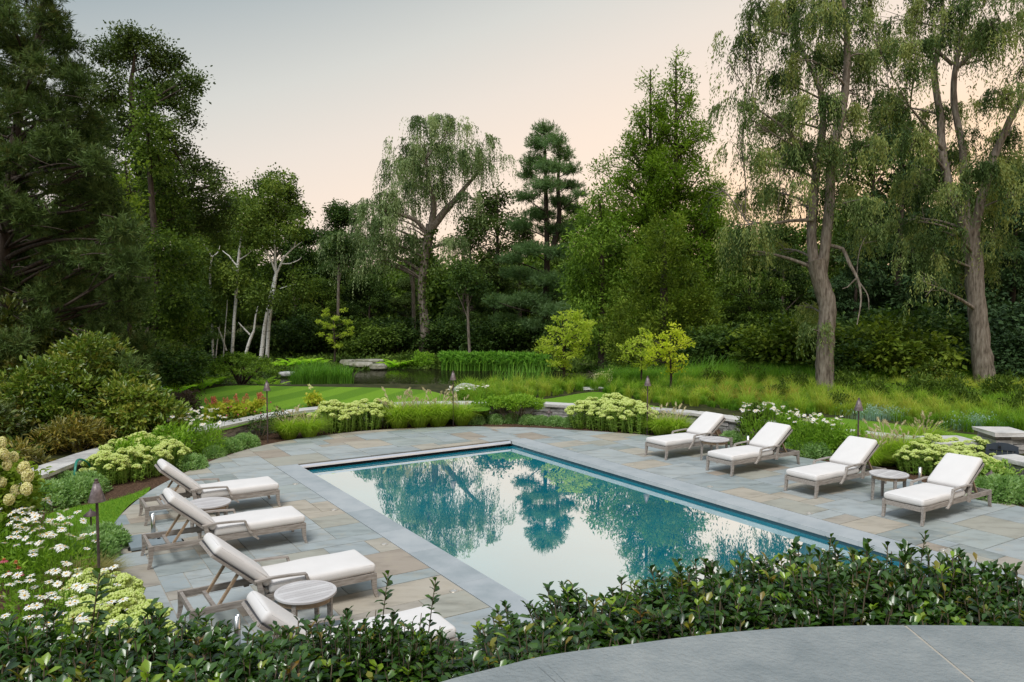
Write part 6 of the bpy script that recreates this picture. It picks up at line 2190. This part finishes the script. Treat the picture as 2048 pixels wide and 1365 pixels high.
# roses with a few dark red hips
for i, ((x, y), lab) in enumerate((((452, 878), 'leftmost open rose bush against the pale wall'), ((520, 880), 'rose bush left of the second lamp post'), ((560, 872), 'rose bush right of the second lamp post, behind the fountain grass'))):
    p = on(x, y)
    t_ = make_shrub('rose_bush', lab, (p[0], p[1], -.03), 'rose bushes before the pale wall', 340 + i, 'broad_dark', .42, .85, .05, .032, 14, 9, .09, True, (.5, .6, .2), 4, 14, 'rose')
    rg = R_(i)
    for q in range(5):
        h = MB(); h.add(ICO[0] * .022, ICO[1], .2)
        o = part('rose_hip', h, M['pink'], t_, smooth=True)
        o.location = (rg.uniform(-.35, .35), rg.uniform(-.3, .1), rg.uniform(.6, .95))

# oakleaf hydrangeas with rusty panicles behind the wall
for i, ((x, y, Y), lab) in enumerate((((428, 838, 19.8), 'oakleaf hydrangea with rusty panicles, left one beside the white daisies'), ((470, 838, 20.2), 'oakleaf hydrangea with pink rusty panicles, middle one behind the wall'), ((508, 835, 20.8), 'yellow leaved oakleaf hydrangea just left of the second lamp post'), ((628, 822, 22.6), 'small oakleaf hydrangea alone on the wall before the lawn stripes'))):
    p = at(x, y, Y)
    t_ = make_shrub('oakleaf_hydrangea', lab, (p[0], p[1], .36), 'oakleaf hydrangeas behind the wall', 350 + i, 'limehyd', .36 if i < 3 else .26, .48 if i < 3 else .36, .10, .075, 26, 9, .11, True, (.6, .5, .2), 7, 10, 'hydrangea')
    rg = R_(i + 5)
    for q in range(5 if i < 3 else 1):
        f = MB(); m = 70
        z = rg.uniform(0, 1, m); an = rg.uniform(0, 6.28, m)
        rr = .05 * (1 - z * .75)
        P = np.stack([rr * np.cos(an), rr * np.sin(an), z * .16], 1)
        f.leaf4(P, rg.normal(size=(m, 3)), rg.normal(size=(m, 3)), .03, .026, rg.random(m), 0, 0)
        o = part('panicle', f, M['rust'] if i < 3 else M['hydrangea'], t_)
        o.location = (rg.uniform(-.3, .3), rg.uniform(-.3, .1), rg.uniform(.38, .52)); o.rotation_euler = (rg.normal(0, .3), rg.normal(0, .3), 0)

# ferns


def make_fern(label, loc, group, sd):
    rg = R_(sd)
    mb = MB()
    for q in range(22):
        a = q * 2.4 + rg.normal(0, .2)
        L = rg.uniform(.55, .85)
        c = curve([0, 0, 0], [math.cos(a) * L * .75, math.sin(a) * L * .75, L * .42], .28, rg, 16, .02)
        mb.tube(c, [.005] * 16, 4, .3, 0, False)
        T = unit(np.gradient(c, axis=0)); S = unit(np.cross(T, [0, 0, 1.0]))
        u = np.linspace(.1, 1, 15)
        ln = .16 * np.sin(math.pi * np.clip(u * .95 + .02, 0, 1)) ** .7 * (1 - u * .3)
        for sg in (1, -1):
            mb.leaf4(c[1:], S[1:] * sg + T[1:] * .45 + [0, 0, -.1], np.tile([0, 0, 1.0], (15, 1)), ln, .045, rg.random(15), 0, 0)
    t_ = solo('fern_plant', mb, M['fern'], label, 'fern', (0, 0, 0), group)
    t_.location = loc
    return t_


fl = [((366, 772, 26.5), 'bright fern at the left end of the fern bank beside the lawn'), ((385, 778, 26), 'bright fern at the lawn corner, second from the left'), ((404, 778, 26.5), 'bright fern at the lawn corner, third from the left'), ((420, 776, 27.5), 'fern left of the dark mounded maple'), ((352, 785, 24.5), 'fern behind the purple shrub'), ((436, 770, 29), 'fern under the left side of the mounded maple'), ((525, 768, 29.5), 'fern under the right side of the mounded maple'), ((548, 766, 30), 'fern between the mounded maple and the pond rocks'), ((565, 735, 52), 'fern on the far slope behind the mounded maple'), ((590, 733, 53), 'fern on the far slope above the reeds, left'), ((612, 731, 53.5), 'fern on the far slope above the reeds, middle'), ((635, 731, 53.5), 'fern on the far slope just left of the light young tree'), ((780, 738, 52), 'yellowish fern beside the flat rock ledges'), ((800, 737, 52.5), 'yellow green fern right of the flat rock ledges')]
FE = None
for i, ((x, y, Y), lab) in enumerate(fl):
    p = at(x, y, Y); z = gz(p[0], p[1])
    if FE is None:
        FE = make_fern(lab, (p[0], p[1], z), 'bright green ferns around the pond', 360); o = FE
    else:
        o = dup(FE, (p[0], p[1], z), R_(i).uniform(0, 6.28), None, lab)
    k = 1.0 if Y < 32 else 1.75
    o.scale = (k * R_(i).uniform(.9, 1.2),) * 3

# mounded cutleaf maple
p = at(482, 768, 29); bz = gz(p[0], p[1])
cm = thing('mounded_maple', 'low dark mounded cutleaf maple with layered umbrella crown beyond the lawn', 'tree', (p[0], p[1], bz))
rg = R_(370)
bl = []
for q in range(46):
    a = rg.uniform(0, 6.28); r = math.sqrt(rg.uniform(0, 1)) * 1.28
    bl.append([r * math.cos(a), r * math.sin(a) * .8, 1.12 - .62 * (r / 1.28) ** 2 + rg.normal(0, .04), .26, .26, .07])
mb = MB(); crown_broad(mb, rg, bl, 20, 14, .10, .045, .15, 0, (.7, .4, -.4), .15, .45, .3)
part('crown', mb, M['hemlock'], cm)
sb = MB()
for q in range(9):
    b_ = bl[q * 4]
    sb.tube(curve([rg.normal(0, .05), rg.normal(0, .05), -.1], b_[:3], .15, rg, 7), np.linspace(.05, .015, 7), 6)
part('trunk', sb, M['bark_dark'], cm, smooth=True)

# reeds and water plants


def make_reed(name, label, loc, group, sd, h, r, n, w, mat='reed', broadleaf=False, cat='reed'):
    rg = R_(sd)
    a = rg.uniform(0, 6.28, n); rr = r * np.sqrt(rg.uniform(0, 1, n))
    P = np.stack([rr * np.cos(a), rr * np.sin(a) * .6, np.full(n, -.05)], 1)
    b = rg.uniform(0, 6.28, n)
    lean = rg.uniform(.02, .35, n)
    D = unit(np.stack([np.cos(b) * lean, np.sin(b) * lean, np.ones(n)], 1))
    Bd = unit(np.stack([np.cos(b), np.sin(b), rg.uniform(-.2, 1.6, n)], 1))
    mb = MB()
    mb.blades(P, D, Bd, rg.uniform(.6, 1.05, n) * h, rg.uniform(.7, 1.2, n) * w, np.clip(rg.normal(.5, .22, n), 0, 1))
    if broadleaf:
        m = n * 2
        a = rg.uniform(0, 6.28, m); rr = r * np.sqrt(rg.uniform(0, 1, m))
        Q = np.stack([rr * np.cos(a), rr * np.sin(a) * .6, rg.uniform(.35, .95, m) * h], 1)
        mb.leaf4(Q, rg.normal(size=(m, 3)) * [.6, .6, .3] + [0, 0, .5], rg.normal(size=(m, 3)) + [0, -1, .5], .26, .10, np.clip(rg.normal(.5, .25, m), 0, 1))
    o = solo(name, mb, M[mat], label, cat, (0, 0, 0), group)
    o.location = loc
    return o


IR = None
for (x, y, Y), lab in (((612, 772, 41.5), 'iris clump at the left end of the near pond bank'), ((645, 772, 42), 'iris clump in the middle of the near pond bank'), ((680, 770, 42.4), 'iris clump at the right end, reaching into the pond'), ((628, 760, 45), 'iris clump behind the near ones on the pond bank')):
    p = at(x, y, Y)
    if IR is None: IR = o = make_reed('iris_clump', lab, (p[0], p[1], ZP), 'iris clumps on the near pond bank', 380, .95, .62, 420, .035, 'reed', False, 'iris')
    else: o = dup(IR, (p[0], p[1], ZP), R_(x).uniform(-.6, .6), None, lab)
    o.scale = (1.4, 1.4, 1.4)
PK = None
for (x, Y), lab in (((935, 50.5), 'leafy water plants at the left end of the far bank row'), ((970, 50.5), 'leafy water plants second from the left on the far bank'), ((1005, 50.5), 'leafy water plants in the middle of the far bank'), ((1040, 50), 'leafy water plants on the far bank just left of the layered young tree'), ((1072, 49.5), 'leafy water plants on the far bank behind the layered young tree'), ((905, 51), 'leafy water plants below the willow base on the far bank')):
    p = at(x, 745, Y)
    if PK is None: PK = o = make_reed('water_plant', lab, (p[0], p[1], ZP), 'dark leafy water plants along the far bank', 381, .85, .62, 240, .04, 'reed', True, 'water plant')
    else: o = dup(PK, (p[0], p[1], ZP), R_(x).uniform(-.6, .6), None, lab)
    o.scale = (1.4, 1.4, 1.3)
CT = None
for (x, Y), lab in (((1010, 41), 'sparse cattails standing in the pond before the dark water'), ((1045, 40.6), 'taller cattails in the pond left of the layered young tree'), ((1078, 41), 'cattails at the right end of the pond by the layered young tree'), ((1395, 30), 'cattails at the meadow edge right of the golden young trees'), ((1445, 30.5), 'cattails at the meadow edge below the round green tree')):
    p = at(x, 775, Y)
    z = ZP if x < 1100 else gz(p[0], p[1])
    if CT is None: CT = o = make_reed('cattail_clump', lab, (p[0], p[1], z), 'cattails around the pond and meadow edge', 382, 1.05, .55, 60, .022, 'reed', False, 'cattail'); o.scale = (1.4, 1.4, 1.4)
    else: o = dup(CT, (p[0], p[1], z), R_(x).uniform(-.6, .6), (1.4, 1.4, 1.5) if x < 1100 else (1.5, 1.3, 1.2), lab)
for i, ((x, Y, h), lab) in enumerate((((818, 53, 1.25), 'loose flowering perennial left of the willow base'), ((850, 52.5, 1.4), 'loose perennial in front of the willow base'), ((885, 52.2, 1.25), 'loose perennial right of the willow base'))):
    p = at(x, 735, Y)
    make_shrub('bank_perennial', lab, (p[0], p[1], gz(p[0], p[1])), 'perennials on the far bank below the willow', 385 + i, 'green' if i == 1 else 'broad', 1.05, h, .16, .08, 9, 12, .18, True, (.5, .5, .3), 4, 14, 'perennial')


def make_rock(name, label, loc, size, sd, mat, flat=.0, group=None, rz=0):
    rg = R_(sd)
    V = ICO3[0].copy()
    n = V / np.linalg.norm(V, axis=1, keepdims=True)
    k = np.ones(len(V))
    for q in range(9):
        d = rand_unit(rg, 1)[0]; lim = rg.uniform(.72, .92)
        dt = n @ d
        k = np.minimum(k, np.where(dt > .05, lim / np.maximum(dt, .05), 9))
    V = n * k[:, None]
    V = V + .025 * np.sin(V[:, [1, 2, 0]] * 9 + sd)
    V[:, 2] = np.maximum(V[:, 2], -.4)
    if flat: V[:, 2] = np.minimum(V[:, 2], flat)
    mb = MB(); mb.add(V * np.asarray(size) / 2, ICO3[1])
    o = solo(name, mb, M[mat], label, 'rock', (0, 0, 0), group)
    o.location = loc; o.rotation_euler = (0, 0, rz)
    return o


for i, ((x, y, Y, sx, sy, sz), lab) in enumerate((((716, 733, 51.5, 2.0, 1.3, .7), 'long flat mossy ledge slab on the far pond bank, left one'), ((757, 737, 51, 1.2, 1.0, .75), 'blocky mossy ledge stone on the far pond bank, right one'), ((738, 726, 53, 2.0, 1.3, .5), 'upper ledge slab resting behind the two others'), ((574, 752, 46, 1.0, .8, .5), 'pale stone half hidden at the left end of the pond'), ((697, 727, 53.5, 1.2, 1.0, .55), 'rounded golden mossy stone left of the ledges'))):
    p = at(x, y, Y)
    make_rock('ledge_rock', lab, (p[0], p[1], p[2] + .12), (sx, sy, sz), 390 + i, 'ledge' if i != 3 else 'boulder', .45, 'rocks on the pond bank', .1 * i)
b = at(930, 787, 25)
make_rock('boulder', 'smooth pale grey boulder behind the wall, right of the third lamp', (b[0], b[1], .46), (.86, .6, .62), 399, 'boulder', 0, None, .2)
for i, ((x, y, Y, s), lab) in enumerate((((1184, 777, 26.5, (.85, .55, .16)), 'flat pale stepping stone beside the mown path'), ((1163, 756, 31, (.6, .5, .14)), 'small flat stone behind the stepping stone'), ((1240, 757, 29.5, (.35, .3, .55)), 'small upright pale stone left of the golden young trees'))):
    p = at(x, y, Y)
    make_rock('garden_stone', lab, (p[0], p[1], gz(p[0], p[1]) + .04), s, 400 + i, 'boulder', .5 if i < 2 else 0, None, .3)
make_shrub('garden_shrub', 'brownish airy shrub behind the stepping stone', (*at(1196, 745, 30)[:2], gz(*at(1196, 745, 30)[:2])), 'small shrubs beside the stepping stones', 410, 'purple', .55, .9, .06, .04, 12, 12, .14)
make_shrub('garden_shrub', 'cream flowered low shrub right of the stepping stone', (*at(1206, 765, 27.8)[:2], .36), 'small shrubs beside the stepping stones', 411, 'hydrangea', .42, .55, .07, .04, 12, 10, .14)
make_shrub('garden_shrub', 'yellow green low shrub left of the stepping stone', (*at(1150, 768, 28)[:2], .36), 'small shrubs beside the stepping stones', 412, 'broad_yellow', .5, .5, .07, .04, 14, 12, .14)
make_shrub('garden_shrub', 'small rusty shrub right of the golden young trees in the meadow', (*at(1362, 785, 24.5)[:2], .36), 'small shrubs beside the stepping stones', 413, 'rhodo', .38, .42, .05, .03, 16, 12, .12)
make_shrub('garden_shrub', 'milkweed with pale flowers in the meadow above the farthest right lounger', (*at(1408, 798, 23.5)[:2], .36), 'small shrubs beside the stepping stones', 414, 'bright', .36, .5, .09, .035, 16, 10, .12)

# ---- the unmown meadow: uncountable blades, one mass
rg = R_(420)
mead = pxpoly([(905, 802), (930, 778), (1000, 774), (1100, 770), (1180, 762), (1250, 752), (1400, 742), (1560, 742), (1700, 752), (1850, 765), (2000, 775), (2150, 785), (2200, 870), (2048, 868), (1950, 866), (1850, 852), (1750, 838), (1640, 829), (1540, 838), (1480, 826), (1400, 815), (1330, 814), (1265, 802), (1225, 792), (1185, 783), (1100, 794), (1000, 806), (950, 810)], .36)
mn, mx = mead.min(0), mead.max(0)
N = 260000
Q = rg.uniform(mn, mx, (N, 2))
# blades stand in tussocks
cell = .42
key = np.floor(Q / cell)
jit = np.stack([np.sin(key[:, 0] * 127.1 + key[:, 1] * 311.7), np.sin(key[:, 0] * 269.5 + key[:, 1] * 183.3)], 1)
Q = Q * .55 + (key * cell + cell * .5 + jit * .18) * .45
Q = Q[inside(mead, Q[:, 0], Q[:, 1]) & ~inside(POND, Q[:, 0], Q[:, 1])]
near = rg.random(len(Q)) < np.clip(1.25 - (Q[:, 1] - 20) / 30, .35, 1)
Q = Q[near]
n = len(Q)
tus = np.floor(Q / cell)
th = .5 + .5 * np.sin(tus[:, 0] * 41.3 + tus[:, 1] * 17.7)
pat = .5 + .28 * np.sin(Q[:, 0] * .9 + 1.3 * np.sin(Q[:, 1] * .5)) + .22 * np.sin(Q[:, 1] * 1.1 + Q[:, 0] * .33)
b = rg.uniform(0, 6.28, n)
lean = rg.uniform(.05, .6, n)
D = unit(np.stack([np.cos(b) * lean, np.sin(b) * lean, np.ones(n)], 1))
Bd = unit(np.stack([np.cos(b), np.sin(b), rg.uniform(-.8, .9, n)], 1))
wet = (Q[:, 1] > 27.5)
hh = np.where(wet & (Q[:, 0] < 3.2), .34, np.where(wet, .85, .24 + .42 * th)) * rg.uniform(.6, 1.1, n)
tint = np.clip(.12 + .5 * pat + .42 * (th - .5) + rg.normal(0, .09, n), .0, .78)
tint = np.where(wet, tint * .5, tint)
rust = (np.hypot((Q[:, 0] - 7.2) / 1.6, (Q[:, 1] - 24.0) / 1.2) < 1) & (rg.random(n) < .5)
tint = np.where(rust, rg.uniform(.8, 1, n), tint)
zz = base_h(Q[:, 0], Q[:, 1])
mb = MB()
mb.blades(np.column_stack([Q, zz - .01]), D, Bd, hh, rg.uniform(.010, .018, n), tint)
solo('meadow_grass', mb, M['meadow'], 'tall yellow green unmown meadow grass beyond the wall', 'grass', (6, 24, .36), kind='stuff')
# leafy perennials standing in the meadow
GP_ = 'leafy perennials standing in the meadow'
mp0 = None
for i, ((x, y, k), lab) in enumerate((((1425, 775, .9), 'leafy perennial at the meadow edge below the round light green shrub'), ((1500, 770, 1.0), 'leafy perennial at the meadow edge left of the near willow'), ((1590, 782, .9), 'leafy perennial just left of the near willow base'), ((1700, 790, 1.1), 'leafy perennial just right of the near willow base'), ((1760, 800, .9), 'leafy perennial in the meadow between the two willows, nearest the left one'), ((1830, 800, 1.2), 'leafy perennial before the olive bush by the right willow'), ((1905, 805, 1.1), 'tall leafy perennial left of the yellow lily'), ((1930, 822, .9), 'low leafy perennial in the meadow below the right willow'), ((2010, 805, 1.2), 'leafy perennial right of the right willow base'), ((2040, 830, 1.0), 'leafy perennial at the right edge above the stone gate pier'), ((1680, 822, .7), 'low leafy tuft in the meadow left of the far lamp'), ((1560, 800, .7), 'low leafy tuft in the meadow above the tall daisies'), ((1300, 795, .6), 'low leafy tuft in the meadow beside the lamp'), ((1220, 775, .6), 'low leafy tuft right of the stepping stone'))):
    p = on(x, y)
    if mp0 is None:
        mp0 = make_shrub('meadow_perennial', lab, (p[0], p[1], .34), GP_, 425, 'broad', .55, .85, .12, .04, 15, 12, .16, True, (.5, .5, .4), 4, 14, 'perennial'); o = mp0
    else:
        o = dup(mp0, (p[0], p[1], .34), R_(x).uniform(0, 6.28), None, lab)
    o.scale = (k, k, k)
# blue green sedge in two drifts
mb = MB()
P = []
for (cx, cy, sx, sy, k) in ((*gp(1755, 838, .4)[:2], .55, .22, 420), (*gp(1950, 856, .4)[:2], .5, .2, 330)):
    P.append(np.column_stack([rg.normal(cx, sx * .6, k), rg.normal(cy, sy * .7, k), np.full(k, .62) + rg.normal(0, .06, k)]))
P = np.concatenate(P); k = len(P)
mb.leaf4(P, rg.normal(size=(k, 3)) + [0, 0, .5], rg.normal(size=(k, 3)) + [0, 0, 1], .055, .02, rg.random(k))
mb.blades(P - [0, 0, .3], np.tile([0, 0, 1.0], (k, 1)), unit(rg.normal(size=(k, 3)) * [1, 1, .3]), .34, .006, .2)
solo('meadow_wildflowers', mb, M['blue_sedge'], 'drift of tiny blue green wildflowers in the meadow grass', 'wildflowers', (7, 20, .4), kind='stuff')
ly = at(1978, 783, 25.5)
t_ = thing('day_lily', 'single yellow lily flower at the foot of the right willow', 'lily', (ly[0], ly[1], .36))
mb = MB(); mb.tube(curve([0, 0, 0], [0, 0, ly[2] - .36], 0, rg, 5), [.008] * 5, 5)
part('stem', mb, M['stemgreen'], t_)
f = MB(); an = np.arange(6) / 6 * 6.283
D = np.stack([np.cos(an), np.sin(an) * .7, np.full(6, .6)], 1)
f.leaf7(np.tile([0, 0, ly[2] - .36], (6, 1)), D, np.tile([0, 0, 1.0], (6, 1)), .13, .05, rg.random(6))
part('flower', f, M['yellow_flower'], t_)
# grass growing over the inner strip of lawn
Q = rg.uniform(strip_poly.min(0), strip_poly.max(0), (14000, 2)); Q = Q[inside(strip_poly, Q[:, 0], Q[:, 1]) & ~inside(DECK, Q[:, 0], Q[:, 1])]
n = len(Q); b = rg.uniform(0, 6.28, n)
mb = MB(); mb.blades(np.column_stack([Q, np.full(n, .0)]), unit(np.stack([np.cos(b) * .4, np.sin(b) * .4, np.ones(n)], 1)), unit(np.stack([np.cos(b), np.sin(b), 0 * b], 1)), rg.uniform(.04, .08, n), .005, np.clip(rg.normal(.25, .15, n), 0, .6))
solo('lawn_grass', mb, M['meadow'], 'short mown grass on the strip beside the deck at left', 'grass', (-6, 12, 0), kind='stuff')

# low leafy growth covering the ground of the wood and the banks
Q = []
for (x0, x1, y0, y1, k) in ((-30, 22, 53, 78, 26000), (-18, -9.2, 13, 25, 12000), (3, 26, 26.5, 42, 14000), (-26, 18, 50, 53, 12000), (-24, -11, 30, 50, 9000)):
    Q.append(np.column_stack([rg.uniform(x0, x1, k), rg.uniform(y0, y1, k)]))
Q = np.concatenate(Q)
keep = ~inside(POND, Q[:, 0], Q[:, 1]) & ~inside(lawn_poly, Q[:, 0], Q[:, 1]) & ~inside(GARDEN, Q[:, 0], Q[:, 1]) & ~inside(mead, Q[:, 0], Q[:, 1]) & ~inside(path_poly, Q[:, 0], Q[:, 1])
Q = Q[keep]; n = len(Q)
pt_ = .5 + .5 * np.sin(Q[:, 0] * 1.3 + 2 * np.sin(Q[:, 1] * .6)) * np.cos(Q[:, 1] * .9)
z = ground_h(Q[:, 0], Q[:, 1]) + (rg.uniform(.02, .15, n) + pt_ * rg.uniform(0, .38, n)) * np.where((Q[:, 1] > 49) & (Q[:, 1] < 53), .6, 1)
mb = MB()
mb.leaf4(np.column_stack([Q, z]), rg.normal(size=(n, 3)) + [0, 0, .3], rg.normal(size=(n, 3)) * .7 + [0, -.4, 1], rg.uniform(.14, .26, n) * np.where(Q[:, 1] > 45, 1.4, 1), rg.uniform(.08, .14, n) * np.where(Q[:, 1] > 45, 1.4, 1), np.clip(pt_ * .7 + rg.normal(0, .2, n), 0, 1))
solo('ground_cover', mb, M['broad'], 'low leafy ground cover under the trees and on the banks', 'ground cover', (0, 35, .3), kind='stuff')

# ---- the dark evergreen hedge right in front


def make_hedge(label, loc, group, sd, tall=0):
    rg = R_(sd)
    t_ = thing('hedge_shrub', label, 'hedge shrub', loc, group)
    st_, fb = MB(), MB()
    n = 70
    for q in range(n):
        a = rg.uniform(0, 6.28); r = .31 * math.sqrt(rg.uniform(0, 1))
        hgt = .82 + rg.uniform(-.20, .06) - r * .15
        if q < tall: hgt = rg.uniform(1.02, 1.14)
        b_ = np.array([r * .4 * math.cos(a), r * .4 * math.sin(a), 0])
        e = np.array([r * math.cos(a) + rg.normal(0, .03), r * math.sin(a) + rg.normal(0, .03), hgt])
        c = curve(b_, e, .0, rg, 7, .03)
        st_.tube(c, np.linspace(.007, .003, 7), 5, .3, 0, False)
        k = int(30 * (1.25 if q < tall else 1))
        u = np.sort(rg.uniform(.30, 1.0, k))
        P = np.array([np.interp(u, np.linspace(0, 1, 7), c[:, i]) for i in range(3)]).T
        an = np.arange(k) * 2.4 + rg.normal(0, .25, k)
        el = np.where(u > .93, 1.5, .45) + rg.normal(0, .28, k)
        D = unit(np.stack([np.cos(an), np.sin(an), el], 1))
        N = unit(np.stack([-np.cos(an) * .6, -np.sin(an) * .6, np.ones(k)], 1) + rg.normal(size=(k, 3)) * .25)
        tt = np.clip(rg.normal(.33, .13, k), 0, .62)
        if rg.random() < .13:
            tt = np.where(u > .92, rg.uniform(.74, 1.0), tt)
        L = rg.uniform(.055, .088, k) * np.where(u > .93, .85, 1)
        fb.leaf7(P, D, N, L, L * rg.uniform(.44, .54, k), tt, 0, .16, .16, .9)
    part('stem', st_, M['twig'], t_)
    part('foliage', fb, M['holly'], t_, smooth=True)
    return t_


hx = [-60, 60, 180, 300, 420, 540, 660, 780, 900, 1020, 1140, 1260, 1380, 1500, 1620, 1740, 1860, 1980, 2100]
hY = np.interp(hx, [-60, 350, 650, 950, 1250, 1550, 1700, 2100], [3.95, 4.05, 4.25, 4.45, 4.7, 4.95, 4.95, 4.6])
hy_ = np.interp(hx, [-60, 180, 350, 500, 650, 780, 900, 1000, 1140, 1260, 1400, 1550, 1640, 1740, 1860, 2000, 2100], [1275, 1275, 1280, 1275, 1282, 1300, 1310, 1225, 1195, 1188, 1145, 1100, 1095, 1125, 1145, 1150, 1140])
colname = ['beyond the left frame edge', 'below the left edge daisies', 'below the lowest daisies and sedums', 'below the sedums at the deck edge', 'beside the steel umbrella tube', 'before the nearest left lounger\'s headrest', 'before the near round table', 'before the nearest left lounger\'s cushion',
           'before the left coping corner', 'before the bright left part of the pool', 'before the mirrored sky in the pool', 'below the middle of the pool', 'before the teal centre of the pool', 'before the teal right part of the pool', 'under the tall shoots before the pool', 'before the pool, left of the tallest lone shoot', 'under the tallest lone shoot', 'before the right coping', 'at the right frame edge']
HP = []
GH = 'dark glossy evergreen shrubs of the foreground hedge'
for row, (dY, dy, rn) in enumerate(((0, 0, 'back row'), (-.42, 62, 'middle row'), (-.84, 130, 'front row'))):
    for i, px in enumerate(hx):
        if row == 2 and px > 1150: continue
        pxx = px + (60 if row == 1 else 25)
        Yh = hY[i] + dY
        if row == 2 and Yh < 3.0: Yh = 3.05
        top = at(pxx, hy_[i] + dy, Yh)
        zb = gz(top[0], top[1])
        lab = 'hedge shrub in the %s, %s' % (rn, colname[i])
        if len(HP) < 4:
            HP.append(make_hedge(lab, (top[0], top[1], zb), GH, 430 + len(HP), 1 if len(HP) == 1 else 0)); o = HP[-1]
        else:
            o = dup(HP[(0, 2, 3)[(i + row) % 3]], (top[0], top[1], zb), R_(i * 7 + row).uniform(0, 6.28), None, lab)
        k = max(.35, (top[2] - zb) / .86)
        o.scale = (1.08, 1.08, k * float(R_(i * 31 + row).uniform(.9, 1.13)))
# lone tall shoots that stick out of it
for (x, y, Y), lab in (((1803, 1072, 4.85), 'hedge shrub whose single tall shoot rises before the right coping'), ((703, 1155, 4.2), 'hedge shrub with a tall shoot before the cushion edge of the near lounger'), ((800, 1168, 4.25), 'hedge shrub with a bronze tipped tall shoot right of the near round table'), ((1612, 1078, 4.9), 'hedge shrub with two tall shoots before the right part of the pool'), ((2032, 1128, 4.65), 'tallest hedge shrub cut by the right edge')):
    top = at(x, y, Y); zb = gz(top[0], top[1])
    o = dup(HP[1], (top[0], top[1], zb), 0, None, lab)
    k = (top[2] - zb) / 1.10
    o.scale = (.8, .8, k)
